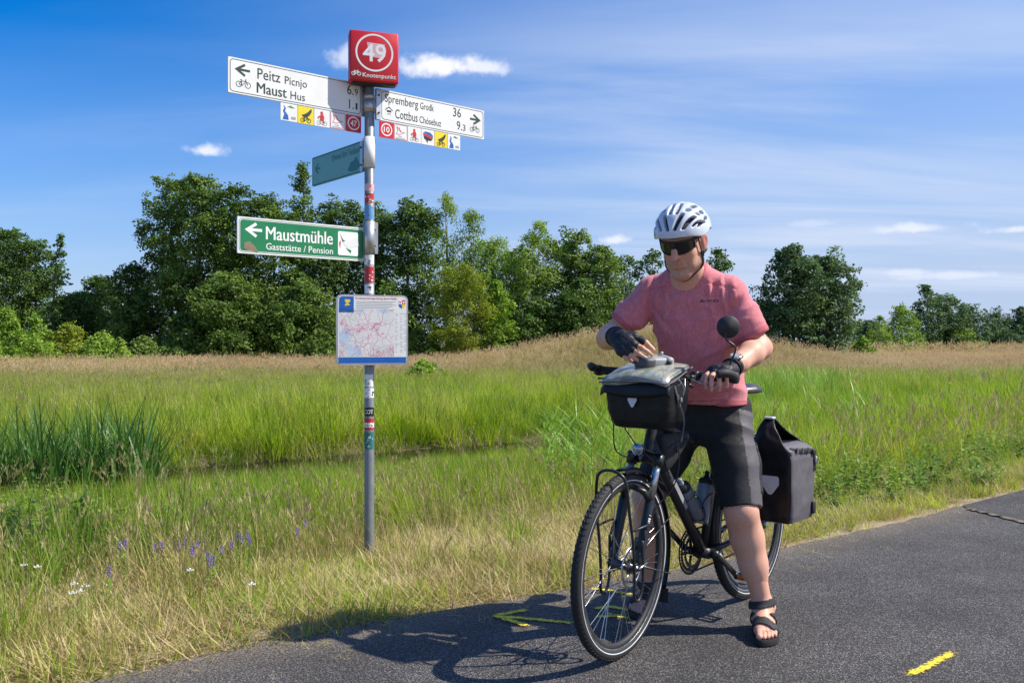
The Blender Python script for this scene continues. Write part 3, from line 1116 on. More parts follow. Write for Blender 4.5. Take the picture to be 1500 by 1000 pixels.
# bits of straw blown onto the asphalt
n = 260
x = RNG.uniform(-2.2, 7, n); t = -.5 * RNG.random(n) ** 2.2 - .01
scatter('blown_straw', c_straw, np.stack([x, edge_y(x) + t / .81, 0 * x + .003], -1), RNG.uniform(.12, .34, n), tilt=.02)

# seed heads
n = 3000
x = RNG.uniform(-8, 8, n); y = RNG.uniform(2, 18, n); t = t_of(x, y)
pn = PN(x, y, .7, 5)
k = (t > .9) & (t < 7) & (np.abs(x) < .64 * y + 1) & (RNG.random(n) < (.12 + pn * .35) * np.interp(x, [-3.5, -1.8, 1], [2.0, 1.5, .9]))
x, y, t = x[k], y[k], t[k]
r = RNG.random(len(x)) < np.interp(t, [1, 3, 6], [.95, .7, .3])
hh = np.interp(t, [.9, 2, 4, 7], [.68, .85, .82, .62])
scatter('dry_seed_heads', c_seed_dry, put(x[r], y[r]), hh[r] * RNG.uniform(.8, 1.15, r.sum()))
scatter('seed_heads', c_seed, put(x[~r], y[~r]), hh[~r] * RNG.uniform(.8, 1.2, (~r).sum()))

# broad-leaved weeds at the left and behind the pannier on the right
xs_, ys_ = [], []
for (cx, cy, sx, sy, m_) in ((-3.3, 5.6, .5, .45, 46), (-4.2, 6.6, .6, .5, 40), (2.9, 7.6, .7, .45, 60), (4.2, 9.2, .8, .5, 50),
                         (2.1, 7.0, .35, .3, 50), (5.8, 9.8, .6, .4, 50)):
    xs_.append(RNG.normal(cx, sx, m_)); ys_.append(RNG.normal(cy, sy, m_))
x = np.concatenate(xs_); y = np.concatenate(ys_); t = t_of(x, y); k = t > .25
scatter('leafy_weeds', c_weed, put(x[k], y[k]), RNG.uniform(.75, 1.35, k.sum()))

# far bank and meadow ---------------------------------------------------------
c_bank = protos('bank_tuft', [M['g_fresh'], M['plume']], tuft_fn(30, .17, .30, .62, .006, .012, .35, .9, 3), 5)
c_bankd = protos('bank_deep_tuft', [M['g_dark'], M['plume']], tuft_fn(30, .17, .28, .6, .006, .012, .35, .9, 3), 5)
c_banko = protos('bank_olive_tuft', [M['g_olive'], M['plume']], tuft_fn(30, .2, .28, .58, .006, .011, .3, .7, 3, seeds=1, plume=.10, pw=.016), 5)
c_tan = protos('tan_tuft', [M['g_tan'], M['g_tan']], tuft_fn(26, .28, .35, .7, .008, .014, .25, .5, 2, seeds=8, plume=.18, pw=.05), 5)
c_tano = protos('olive_tan_tuft', [M['g_tan_olive'], M['g_tan']], tuft_fn(26, .28, .3, .62, .009, .015, .25, .5, 2, seeds=2, plume=.12, pw=.025), 5)
x, y = field_pts(34000, 9, 33, 1.7)
t = t_of(x, y)
k = (t > 8.75)
x, y, t = x[k], y[k], t[k]
pn = PN(x, y, .28, 2) * .6 + PN(x, y, .9, 4) * .4
far = np.interp(y, [14, 20, 27, 33], [.04, .16, .45, .75])
r = RNG.random(len(x))
ol = r < np.clip(.10 + far + pn * .6 + np.clip((-x - 4) / 12, 0, .35), 0, 1)
dk = (~ol) & (RNG.random(len(x)) < np.clip(.32 - pn * 1.1, 0, 1))
fr = ~ol & ~dk
sc = np.interp(t, [8.75, 9.3, 12, 30], [.9, 1.05, 1.0, .9]) * RNG.uniform(.55, 1.3, len(x)) * (1 + .35 * pn)
scatter('far_bank_grass', c_bank, put(x[fr], y[fr]), sc[fr])
scatter('far_bank_deep_grass', c_bankd, put(x[dk], y[dk]), sc[dk])
scatter('meadow_olive_grass', c_banko, put(x[ol], y[ol]), sc[ol])
x, y = field_pts(30000, 26, 66, 1.8)
pn = PN(x, y, .11, 6) * .7 + PN(x, y, .4, 7) * .3
mound = np.exp(-.5 * (((x - 7.2) / 5.6) ** 2 + ((y - 45) / 5) ** 2))
tan = RNG.random(len(x)) < np.clip(np.interp(y, [31, 40, 48], [.02, .45, .96]) + pn * .35 - mound * .45, 0, 1)
keep = RNG.random(len(x)) < np.interp(y, [26, 32, 34], [.5, 1, 1])
a = tan & keep; bq = ~tan & keep
scatter('tan_meadow_grass', c_tan, put(x[a], y[a]), RNG.uniform(.5, .95, a.sum()) * np.interp(y[a], [30, 48, 56], [.75, .85, 1.0]))
scatter('olive_meadow_grass', c_tano, put(x[bq], y[bq]), RNG.uniform(.55, .85, bq.sum()))
# beyond the trees on the open right-hand side
x, y = field_pts(14000, 64, 130, 1.6)
k = x > -4
scatter('far_meadow_grass', c_tan, put(x[k], y[k]), RNG.uniform(1.0, 1.7, k.sum()))


# reeds -----------------------------------------------------------------
def reed_patch(name, mats, spots, h0, h1, w0, w1, lean, curl, label, cat, stalk=False):
    t = Tuft()
    for (x, y) in spots:
        z = float(ground_z(x, y))
        hh = U(h0, h1)
        if stalk:
            # upright culm carrying long drooping leaves
            az0 = U(0, 6.28); ln = U(.02, .18)
            t.blade(x, y, az0, hh, .007, ln, .15, 4, z0=z - .02)
            for k in range(7):
                q = .25 + .7 * k / 7
                a = U(0, 6.28)
                t.blade(x + math.cos(az0) * math.sin(ln) * hh * q, y + math.sin(az0) * math.sin(ln) * hh * q, a, U(.28, .48), U(w0, w1), U(.35, .75), U(.4, 1.1), 5, z0=z + hh * q * .97)
        else:
            for k in range(random.randint(5, 8)):
                t.blade(x + U(-.03, .03), y + U(-.03, .03), U(0, 6.283), hh * U(.6, 1.05), U(w0, w1), U(0, lean), U(0, curl), 6, z0=z - .03)
    return tag(link(name, t.mesh(name, mats)), label, cat, kind='stuff')


def bank_spots(n, px0, px1, t0, t1, side=1):
    out = []
    while len(out) < n:
        tt = U(t0, t1); px = U(px0, px1); y = 8.0
        for _ in range(12):
            xx = (px - 750) / FPX * y
            y = float(edge_y(xx)) + tt / .81
        out.append((xx, y))
    return out


reed_patch('reed_clump', [M['reed']], bank_spots(190, -110, 228, 6.6, 8.2), .98, 1.42, .018, .032, .30, .9,
           'dense clump of dark green broad-bladed reeds standing in the ditch', 'reeds')
reed_patch('young_reeds', [M['reed_light']], bank_spots(260, 1092, 1225, 8.6, 12.5), .85, 1.12, .012, .02, .35, .9,
           'bright fresh green reeds on the bank behind the pannier', 'reeds')
reed_patch('bank_reeds', [M['reed_light']], bank_spots(420, 1200, 1580, 8.2, 12.0), .62, .95, .012, .02, .4, .9,
           'tall bright green grass leaning on the bank at the right side', 'reeds')
reed_patch('tall_reeds', [M['reed_light']], bank_spots(46, 800, 925, 2.2, 4.6), .55, .82, .010, .018, .3, .8,
           'pale tall reed stems left of the bicycle handlebar bag', 'reeds', stalk=True)
reed_patch('reed_tuft', [M['reed_light']], bank_spots(34, 1100, 1290, 3.2, 5.2), .5, .8, .010, .016, .3, .8,
           'pale reed stems standing behind the roll-top pannier', 'reeds', stalk=True)


# single flowers --------------------------------------------------------
def flower(kind, px, py, label, group):
    # the flower head is placed on the verge where its foot stands
    p = ground_pt(px, py, .16)
    x, y = p.x, p.y
    z = float(ground_z(x, y)); H = .16 - z
    root = empty('wildflower', (x, y, z))
    t = Tuft()
    az = U(0, 6.28)
    t.blade(0, 0, az, H, .005, .05, .1, 4)
    for k in range(8):
        a = U(0, 6.28)
        t.leaf((0, 0, H * (.15 + .07 * k)), (math.cos(a), math.sin(a), .3), (0, 0, 1), .05, .014)
    link('stem', t.mesh('stem', [M['weed']]), root)
    b = MB()
    if kind == 'white':
        for k in range(9):
            a = 2.4 * k; r = .005 * math.sqrt(k)
            b.ball((r * math.cos(a) + math.cos(az) * .05 * H, r * math.sin(a) + math.sin(az) * .05 * H, H + .004 * math.cos(k)), (.0055, .0055, .003), 6)
        b.build('flower_head', M['petal_white'], root)
    else:
        for k in range(11):
            a = 2.4 * k
            b.ball((.007 * math.cos(a), .007 * math.sin(a), H - .06 + .0045 * k), (.0045, .0045, .0045), 6)
        b.build('flower_head', M['petal_purple'], root)
    tag(root, label, 'flower', group)


WF = 'white flowers on the verge'
for (px, py, lb) in ((110, 853, 'white flower in the tight cluster near the lower left of the verge'), (122, 857, 'white flower in the tight cluster near the lower left of the verge'),
                     (116, 864, 'white flower in the tight cluster near the lower left of the verge'), (102, 868, 'white flower in the tight cluster near the lower left of the verge'),
                     (50, 830, 'white flower of the pair close to the left edge of the photo'), (30, 827, 'white flower of the pair close to the left edge of the photo'),
                     (278, 835, 'single white flower below the purple flower spikes'), (365, 855, 'single white flower nearest to the signpost in the dry verge')):
    flower('white', px, py, lb, WF)
for (px, py) in ((176, 779), (184, 777), (228, 783), (237, 781), (271, 774), (280, 790), (283, 786), (305, 795), (308, 805), (326, 786), (348, 768), (362, 765), (366, 775), (160, 816), (290, 778), (312, 800),
                 (436, 760), (447, 748), (355, 772), (340, 780), (262, 782)):
    flower('purple', px, py + 8, 'purple flower spike close to the signpost, right of the main patch' if px > 400 else ('purple flower spike at the left end of the purple patch' if px < 245 else ('purple flower spike at the right end of the main purple patch' if px > 330 else 'purple flower spike in the middle of the purple patch')), 'purple flowers on the verge')


# ------------------------------------------------------------------ trees and shrubs
M['leaf_dark'] = leaf_mat('dark_tree_leaves', [(0.0416, 0.0874, 0.0176), (0.072, 0.1373, 0.0252), (0.1178, 0.2028, 0.0378), (0.1871, 0.2886, 0.0605)], .34, .5, .25, island=True)
M['leaf_alder'] = leaf_mat('alder_leaves', [(0.0499, 0.0967, 0.0176), (0.0887, 0.1591, 0.0252), (0.1525, 0.2418, 0.0403), (0.2426, 0.3354, 0.0756)], .34, .5, .25, island=True)
M['leaf_birch'] = leaf_mat('birch_leaves', [(0.129, 0.2148, 0.0349), (0.1951, 0.3, 0.0477), (0.2869, 0.4108, 0.0667), (0.4017, 0.5054, 0.0952)], .42, .5, .25, island=True)
M['leaf_light'] = leaf_mat('light_green_leaves', [(0.1069, 0.2025, 0.0227), (0.1782, 0.3037, 0.0353), (0.2674, 0.405, 0.0567), (0.3743, 0.497, 0.0945)], .42, .5, .25, island=True)
M['leaf_yellow'] = leaf_mat('yellow_green_leaves', [(0.13, 0.18, 0.02), (0.22, 0.28, 0.03), (0.31, 0.37, 0.045), (0.41, 0.45, 0.09)], .42, .5, .25, island=True)
M['leaf_blue'] = leaf_mat('blue_green_leaves', [(0.0475, 0.095, 0.037), (0.0739, 0.1382, 0.0508), (0.1162, 0.1944, 0.0647), (0.1716, 0.2592, 0.0866)], .34, .5, .25, island=True)


def leaves(C, rad, nper, size, droop=0.0, flat=.55, squash=.68):
    """leaf kites over the skins of clumps; C (n,3), rad (n,)"""
    n = len(C)
    tot = int(nper.sum())
    ci = np.repeat(np.arange(n), nper)
    d = RNG.normal(size=(tot, 3)); d /= np.linalg.norm(d, axis=1, keepdims=True)
    d[:, 2] = np.where((d[:, 2] < -.3) & (RNG.random(tot) < .6), -d[:, 2], d[:, 2])
    rr = rad[ci] * (1.08 - .75 * RNG.random(tot) ** 2.2)
    P = C[ci] + d * rr[:, None] * np.array([1, 1, squash])
    P += np.stack([vnoise(P, 1.7, 1), vnoise(P, 1.7, 2), vnoise(P, 1.7, 3)], 1) * rad[ci][:, None] * .45
    if droop > 0:
        P[:, 2] -= droop * RNG.random(tot) ** 1.5 * rad[ci] * 1.6
    s = size * RNG.uniform(.6, 1.35, tot)
    nrm = d * .8 + RNG.normal(size=(tot, 3)) * .55 + np.array([0, 0, flat])
    nrm /= np.linalg.norm(nrm, axis=1, keepdims=True)
    a = RNG.normal(size=(tot, 3))
    if droop > 0: a[:, 2] -= 2.2 * min(1, droop)
    a -= nrm * (a * nrm).sum(1, keepdims=True)
    a /= np.linalg.norm(a, axis=1, keepdims=True) + 1e-9
    bvec = np.cross(nrm, a)
    w = .36 if droop == 0 else .24
    V = np.stack([P - a * s[:, None] * .5, P + bvec * s[:, None] * w + nrm * s[:, None] * .08, P + a * s[:, None] * .5, P - bvec * s[:, None] * w + nrm * s[:, None] * .08], 1).reshape(-1, 3)
    F = np.arange(tot * 4).reshape(-1, 4)
    return V, F


def crown_profile(kind, q):
    if kind == 'cone':
        return np.interp(q, [0, .12, .35, .7, 1], [.75, 1.0, .85, .42, .06])
    if kind == 'column':
        return np.interp(q, [0, .15, .5, .8, 1], [.65, .95, 1.0, .62, .12])
    if kind == 'bush':
        return np.interp(q, [0, .3, .6, .85, 1], [1.0, 1.0, .86, .55, .15])
    return np.interp(q, [0, .15, .42, .7, .88, 1], [.82, 1.0, 1.0, .92, .72, .34])


def tree(name, label, px, ytop, hw, depth, kind='round', leaf='leaf_alder', z0q=.06, clumps=46, dens=1.0, droop=0.0, leafsize=.175, ybase=None, bark='bark', gap=1.0, cat='tree', group=None):
    X = (px - 750) / FPX * depth
    gz = float(ground_z(X, depth))
    H = (504.5 - ytop) / FPX * depth + CAMZ - gz
    W = hw * (1.12 if cat == 'tree' else 1.0) / FPX * depth
    root = empty(name, (X, depth, gz), U(0, 6.28))
    z0 = H * z0q
    clumps = int(clumps * 3.0)
    q = RNG.random(clumps) ** .95
    q[:4] = (.99, .96, .93, .9)
    pr = crown_profile(kind, q)
    rc = W * RNG.uniform(.12, .29, clumps) * (.6 + .4 * pr) * (.75 + .25 * gap)
    ang = RNG.uniform(0, 6.283, clumps)
    lob = 1 + .16 * np.sin(ang * 2 + q * 5 + U(0, 6)) + .12 * np.sin(ang * 5 + q * 9 + U(0, 6))
    core = RNG.random(clumps) < .22
    rad = W * pr * lob * np.where(core, RNG.uniform(.1, .5, clumps), .62 + .38 * np.sqrt(RNG.random(clumps))) - rc * .5
    rad = np.maximum(rad, 0)
    rc = np.where(core, rc * 1.8, rc)
    C = np.stack([rad * np.cos(ang), rad * np.sin(ang), z0 + q * (H - z0) - rc * .6], -1)
    C[:, 2] = np.maximum(C[:, 2], rc * .45)
    area = (rc / leafsize) ** 2
    nper = np.maximum(10, area * np.where(core, 6.5, 10.3) * dens).astype(int)
    # small outlying sprays make the outline uneven
    ns = clumps
    pick = RNG.integers(0, clumps, ns)
    d = RNG.normal(size=(ns, 3)); d[:, 2] = np.abs(d[:, 2]) * (.9 if droop == 0 else .3); d /= np.linalg.norm(d, axis=1, keepdims=True)
    C2 = C[pick] + d * rc[pick, None] * 1.12
    r2 = rc[pick] * RNG.uniform(.25, .5, ns)
    n2 = np.maximum(6, (r2 / leafsize) ** 2 * 11 * dens).astype(int)
    nn_ = np.concatenate([nper, n2])
    V, F = leaves(np.concatenate([C, C2]), np.concatenate([rc, r2]), nn_, leafsize, droop)
    tone = np.concatenate([RNG.uniform(.66, 1.36, clumps), RNG.uniform(.8, 1.4, ns)])
    V[:, 2] = np.maximum(V[:, 2], .03)
    cm = np_mesh('crown', V, F, M[leaf], smooth=False)
    a_ = cm.attributes.new('tone', 'FLOAT', 'POINT'); a_.data.foreach_set('value', np.repeat(np.repeat(tone, nn_), 4).astype(np.float32))
    link('crown', cm, root)
    b = MB()
    r0 = max(.025, H * .014)
    bendx, bendy = U(-.04, .04) * H, U(-.04, .04) * H
    pth = [(bendx * math.sin(3 * s / 6), bendy * math.sin(2.4 * s / 6), H * .93 * s / 6 - (.1 if s == 0 else 0)) for s in range(7)]
    b.tube(pth, [r0 * (1.25 if s == 0 else 1) * (1 - .88 * s / 6) for s in range(7)], 7)
    for j in np.argsort(-rc)[:9]:
        s = min(5.2, max(.8, C[j, 2] / (H * .93) * 6 * .72))
        i = int(s); f = s - i
        a = Vector(pth[i]).lerp(Vector(pth[i + 1]), f); e = Vector(C[j])
        mid = a.lerp(e, .5) + Vector((0, 0, .06 * H * .3))
        rl = r0 * (1 - .88 * s / 6) * .5
        b.tube([a, mid, e], [rl, rl * .7, rl * .25], 5)
    b.build('trunk', M[bark], root, fixn=False)
    tag(root, label, cat, group)
    return root


TG = 'trees along the far side of the meadow'
SG = 'shrubs at the foot of the tree line'
T = tree
# left of the signpost
T('broadleaf_tree', 'dark bushy broadleaf tree at the far left edge', 4, 337, 62, 66, 'round', 'leaf_dark', group=TG)
T('broadleaf_tree', 'rounded dark tree second from the far left edge', 52, 352, 40, 68, 'round', 'leaf_dark', group=TG)
T('slender_tree', 'slender dark tree with a pointed top right of the leftmost trees', 87, 341, 25, 63, 'cone', 'leaf_dark', clumps=34, gap=.85, group=TG)
T('low_tree', 'low dark tree filling the dip in the tree line on the left', 145, 404, 46, 66, 'round', 'leaf_dark', group=TG)
T('low_tree', 'low bushy tree at the left foot of the tallest alders', 192, 384, 34, 63, 'round', 'leaf_dark', group=TG)
T('low_tree', 'dark undergrowth tree below the dip in the tree line on the left', 110, 430, 50, 64, 'bush', 'leaf_dark', group=TG)
T('low_tree', 'dark low tree standing in the shade between shrubs and alders', 205, 425, 44, 61.5, 'bush', 'leaf_dark', group=TG)
T('alder_tree', 'tall broad alder at the left end of the big group', 246, 262, 46, 63, 'round', 'leaf_alder', clumps=60, group=TG)
T('alder_tree', 'tallest rounded alder left of the green direction sign', 290, 256, 54, 61, 'round', 'leaf_alder', clumps=70, group=TG)
T('alder_tree', 'broad alder whose top shows above the green sign left corner', 340, 270, 50, 60, 'round', 'leaf_alder', clumps=64, group=TG)
T('alder_tree', 'alder directly behind the green direction sign', 398, 284, 56, 60.5, 'round', 'leaf_alder', clumps=60, group=TG)
T('loose_tree', 'loose feathery tree rising above the alders below the teal sign', 442, 236, 46, 65, 'cone', 'leaf_alder', clumps=44, gap=.72, leafsize=.17, group=TG)
T('alder_tree', 'dark alder behind the right end of the green sign', 492, 292, 54, 61.5, 'round', 'leaf_dark', clumps=56, group=TG)
T('low_tree', 'leafy low alder in front of the big group under the green sign', 330, 405, 78, 57, 'bush', 'leaf_alder', clumps=60, group=TG)
T('low_tree', 'leafy low alder left of the map board', 440, 415, 66, 57, 'bush', 'leaf_alder', clumps=60, group=TG)
# behind and right of the signpost
T('alder_tree', 'dark tree directly behind the signpost pole', 546, 300, 46, 62, 'round', 'leaf_dark', clumps=50, group=TG)
T('alder_tree', 'broad dark tree just right of the signpost', 600, 294, 56, 61, 'round', 'leaf_dark', clumps=60, group=TG)
T('low_tree', 'dark low tree behind the map board', 560, 420, 52, 58.5, 'bush', 'leaf_dark', clumps=50, group=TG)
T('birch_tree', 'tall weeping birch with thin top right of the signpost', 655, 279, 40, 60, 'column', 'leaf_birch', clumps=40, gap=.72, droop=.9, leafsize=.17, bark='bark_white', group=TG)
T('birch_tree', 'weeping birch right of the tallest thin birch', 692, 303, 42, 60, 'column', 'leaf_birch', clumps=44, gap=.85, droop=.9, leafsize=.17, bark='bark_white', group=TG)
T('birch_tree', 'broad birch behind the light green bush', 720, 345, 50, 61, 'round', 'leaf_birch', clumps=50, droop=.6, leafsize=.18, bark='bark_white', group=TG)
T('dark_tree', 'small dark tree in the gap between the two birch groups', 758, 362, 40, 64, 'round', 'leaf_dark', group=TG)
T('birch_tree', 'tall grey green birch at the left of the middle group', 790, 322, 50, 60, 'column', 'leaf_birch', clumps=54, droop=.7, leafsize=.18, bark='bark_white', group=TG)
T('broadleaf_tree', 'pointed dark green tree right of the middle birch', 836, 334, 46, 61, 'round', 'leaf_alder', clumps=50, group=TG)
T('broadleaf_tree', 'sloping dark green tree left of the cyclist shoulder', 876, 362, 46, 60, 'round', 'leaf_alder', clumps=50, group=TG)
T('low_tree', 'rounded dark shrub tree on the slope left of the cyclist', 850, 412, 54, 57.5, 'bush', 'leaf_dark', clumps=54, group=TG)
T('low_tree', 'low dark tree below the middle birch', 790, 440, 46, 57, 'bush', 'leaf_dark', clumps=50, group=TG)
T('distant_tree', 'small dark tree just left of the cyclist arm', 914, 374, 34, 66, 'round', 'leaf_dark', clumps=36, group=TG)
T('distant_tree', 'small tree with a pointed top behind the cyclist shoulder on the left', 956, 364, 26, 66, 'round', 'leaf_dark', clumps=34, group=TG)
T('distant_tree', 'low dark tree hidden behind the cyclist', 1004, 392, 50, 66, 'round', 'leaf_dark', clumps=36, group=TG)
T('distant_tree', 'small tree showing above the cyclist shoulder on the right', 1050, 366, 30, 64, 'round', 'leaf_dark', clumps=36, group=TG)
# right-hand group
T('oak_tree', 'large dark tree right of the cyclist, taller of the pair', 1160, 361, 46, 55, 'round', 'leaf_blue', z0q=.03, clumps=70, group=TG)
T('oak_tree', 'large dark tree right of the cyclist, outer one of the pair', 1212, 374, 46, 56, 'round', 'leaf_blue', z0q=.03, clumps=70, group=TG)
T('low_tree', 'dark low tree on the mound behind the cyclist elbow', 1125, 440, 28, 56, 'bush', 'leaf_dark', clumps=40, group=TG)
T('young_tree', 'small rounded pale tree right of the large dark pair', 1289, 462, 21, 75, 'bush', 'leaf_birch', clumps=36, droop=.4, group=TG)
T('young_tree', 'pale leaning tree second right of the large dark pair', 1322, 446, 30, 77, 'bush', 'leaf_birch', clumps=40, droop=.4, group=TG)
T('young_tree', 'tall twin-topped tree in the right-hand row', 1356, 417, 26, 82, 'column', 'leaf_blue', clumps=44, group=TG)
T('young_tree', 'broad grey green tree right of the twin-topped tree', 1385, 432, 34, 84, 'round', 'leaf_blue', clumps=44, group=TG)
T('distant_tree', 'hazy rounded tree in the right-hand row beside the twin-topped one', 1420, 447, 28, 90, 'round', 'leaf_blue', clumps=36, group=TG)
T('distant_tree', 'hazy dark tree second from the right edge', 1456, 459, 34, 95, 'round', 'leaf_blue', clumps=36, group=TG)
T('distant_tree', 'hazy tree with a taller top at the right edge', 1496, 449, 30, 95, 'column', 'leaf_blue', clumps=36, group=TG)
T('low_tree', 'low grey green bush in front of the right-hand row', 1402, 478, 34, 84, 'bush', 'leaf_birch', clumps=36, group=TG)
T('low_tree', 'low dark bush near the right edge of the meadow', 1466, 486, 44, 92, 'bush', 'leaf_blue', clumps=36, group=TG)
T('distant_tree', 'hazy dark tree filling the gap beyond the pale young trees', 1272, 470, 34, 92, 'round', 'leaf_blue', clumps=36, group=TG)
# shrubs
T('birch_shrub', 'yellow green young birch in front of the dark trees', 672, 384, 48, 54, 'round', 'leaf_yellow', .02, 60, 1.1, droop=.25, leafsize=.14, bark='bark_white', cat='shrub', group=SG)
T('light_shrub', 'light green shrub right of the yellow green birch', 728, 410, 34, 55, 'bush', 'leaf_light', .02, 44, leafsize=.16, cat='shrub', group=SG)
T('light_shrub', 'light green shrub at the left end of the shrub row', 8, 452, 42, 56, 'cone', 'leaf_light', .02, 60, leafsize=.14, cat='shrub', group=SG)
T('light_shrub', 'upright light green shrub second in the shrub row on the left', 52, 462, 34, 57, 'cone', 'leaf_light', .02, 50, .8, leafsize=.14, cat='shrub', group=SG)
T('light_shrub', 'low yellowish shrub in the middle of the shrub row on the left', 100, 474, 36, 54, 'bush', 'leaf_yellow', .02, 50, .6, leafsize=.13, gap=.6, cat='shrub', group=SG)
T('light_shrub', 'low straggling shrub right of the yellowish shrub on the left', 148, 486, 38, 53, 'bush', 'leaf_light', .02, 46, .7, leafsize=.13, gap=.6, cat='shrub', group=SG)
T('light_shrub', 'low shrub at the right end of the shrub row under the alders', 210, 494, 46, 53, 'cone', 'leaf_alder', .02, 46, .8, leafsize=.14, cat='shrub', group=SG)
T('light_shrub', 'knee high light shrub in front of the shrub row on the left', 30, 488, 50, 51, 'bush', 'leaf_light', .02, 46, .6, leafsize=.13, gap=.6, cat='shrub', group=SG)
T('light_shrub', 'sparse low shrub at the foot of the yellowish shrub', 176, 497, 26, 51, 'cone', 'leaf_light', .02, 30, .6, leafsize=.12, cat='shrub', group=SG)
T('dark_shrub', 'dark low shrub at the foot of the alders left of the map board', 470, 486, 34, 55, 'bush', 'leaf_alder', .02, 30, cat='shrub', group=SG)
T('dark_shrub', 'dark low shrub at the foot of the yellow green birch', 615, 480, 30, 55, 'bush', 'leaf_dark', .02, 30, cat='shrub', group=SG)
T('dark_shrub', 'dark low shrub behind the foot of the light green shrub', 758, 470, 30, 56, 'bush', 'leaf_dark', .02, 30, cat='shrub', group=SG)
T('light_shrub', 'small light green shrub right of the large dark pair', 1264, 497, 22, 54, 'bush', 'leaf_light', .02, 30, leafsize=.14, cat='shrub', group=SG)
T('field_shrub', 'small round green bush alone in the meadow right of the map board', 622, 528, 33, 27, 'bush', 'leaf_light', .02, 34, leafsize=.085, cat='shrub')


# ------------------------------------------------------------------ signpost
PXW, PYW = -.875, 5.36
GZ = float(ground_z(PXW, PYW))
post = empty('signpost', (PXW, PYW, GZ))
tag(post, 'grey metal cycle route signpost with direction boards, map board and red number box', 'signpost')


def zp(y, d=5.36):
    return CAMZ + (504.5 - y) * d / FPX - GZ


RP = .0302
b = MB()
b.lathe([(RP, -.25), (RP, zp(126)), (RP * .9, zp(126) + .004), (0, zp(126) + .004)], 24, axis='z')
pole = b.build('pole', M['galv'], post)


def sleeve(ya, yb, r, mat):
    b = MB()
    za, zb = zp(yb), zp(ya)
    b.lathe([(RP, za), (r, za), (r, zb), (RP, zb)], 24, axis='z')
    return b, za, zb


# clamps round the pole
for (ya, yb, mt, ang) in ((139, 146, 'alu', 40), (147, 165, 'alu', 35), (201, 246, 'white_plate', 150), (325, 372, 'alu', 20), (440, 452, 'alu', -70), (515, 527, 'alu', -70)):
    b, za, zb = sleeve(ya, yb, RP + .004, None)
    a = R(ang)
    for k in (0, 1):
        zc = za + (zb - za) * (.25 + .5 * k)
        c = Vector((math.cos(a) * (RP + .008), math.sin(a) * (RP + .008), zc))
        if zb - za > .09 or k == 0:
            b.cyl(c - Vector((0, .018, 0)), c + Vector((0, -.02, 0)), .006, 8, 1)
    Mx = Matrix.Rotation(a, 4, 'Z')
    b.box((RP + .012, 0, (za + zb) / 2), (.020, .008, zb - za - .004), 0, Mx)
    b.build('clamp', [M[mt], M['dark_metal']], post, fixn=False)


def board(name, left, right, z0, H, mats, th=.012, label=None, rim=.004, corner=.006):
    """flat board between two plan points (left and right as read); returns (object, length)"""
    l = Vector(left) - Vector((PXW, PYW)); r = Vector(right) - Vector((PXW, PYW))
    d = r - l
    Lg = d.length
    o_loc = (l.x, l.y, z0)
    b = MB()
    b.prism(rrect(0, 0, Lg, H, corner), -th / 2, th / 2, 0)
    o = b.build(name, mats, post, loc=o_loc, rot=(0, 0, math.atan2(d.y, d.x)))
    if label: o['label'] = label
    return o, Lg


TH = .012
FY = -TH / 2 - .0007


def persp(f, dl, dr):
    return f * dl / (dr - f * (dr - dl))


def bracket(o, x, H):
    b = MB()
    b.box((x, .0, H / 2), (.030, .020, H * .98), 0)
    for k in (.22, .78):
        b.cyl((x, -.012, H * k), (x, -.017, H * k), .006, 8, 1)
    b.build('bracket', [M['alu'], M['dark_metal']], o, fixn=False)


# white board to the left
o, Lg = board('direction_board', (-1.58, 4.85), (-.928, 5.365), zp(170) , .199, [M['white_plate']], label='white board reading Peitz and Maust')
bracket(o, Lg + .012, .199)
H = .199
Fx = lambda zx: persp((zx - 48) / 727., 4.85, 5.36) * Lg
p = Print(FY)
p.line(rrect(.012, .010, Lg - .008, H - .010, .018), .0035, 0, True)
p.arrow(Fx(95), H * .69, Fx(168) - Fx(95), .062, .013, True, 0)
p.build('arrow', [M['ink']], o)
p = Print(FY)
p.bike(Fx(107), H * .20, .052, 0, .0034)
p.build('bicycle_sign', [M['ink']], o)
p = Print(FY)
p.text('Peitz', Fx(208), H * .535, .060, Fx(333) - Fx(208))
p.text('Picnjo', Fx(357), H * .535, .045, Fx(478) - Fx(357))
p.text('Maust', Fx(205), H * .13, .060, Fx(367) - Fx(205))
p.text('Hus', Fx(388), H * .13, .046, Fx(467) - Fx(388))
p.text('6.', Fx(697), H * .60, .056, Fx(731) - Fx(697)); p.text('9', Fx(738), H * .60, .040, Fx(755) - Fx(738))
p.text('1.', Fx(707), H * .17, .056, Fx(733) - Fx(707)); p.text('1', Fx(743), H * .17, .040, Fx(753) - Fx(743))
p.build('lettering', [M['ink']], o)
WL = o
WL_L, WL_H = Lg, H

# white board to the right
o, Lg = board('direction_board', (-.812, 5.352), (-.192, 5.86), 2.553 - GZ, .192, [M['white_plate']], label='white board reading Spremberg and Cottbus')
bracket(o, -.012, .192)
H = .192
Gx = lambda zx: persp((zx - 888) / 565., 5.36, 5.86) * Lg
p = Print(FY)
p.line(rrect(.012, .010, Lg - .008, H - .010, .018), .0035, 0, True)
p.arrow(Gx(1377), H * .63, Gx(1427) - Gx(1377), .062, .014, False, 0)
p.build('arrow', [M['ink']], o)
p = Print(FY)
p.bike(Gx(1387), H * .20, Gx(1418) - Gx(1387), 0, .0034)
p.build('bicycle_sign', [M['ink']], o)
p = Print(FY)
p.text('Spremberg', Gx(914), H * .62, .050, Gx(1095) - Gx(914))
p.text('Grodk', Gx(1106), H * .62, .042, Gx(1180) - Gx(1106))
p.text('Cottbus', Gx(970), H * .16, .056, Gx(1092) - Gx(970))
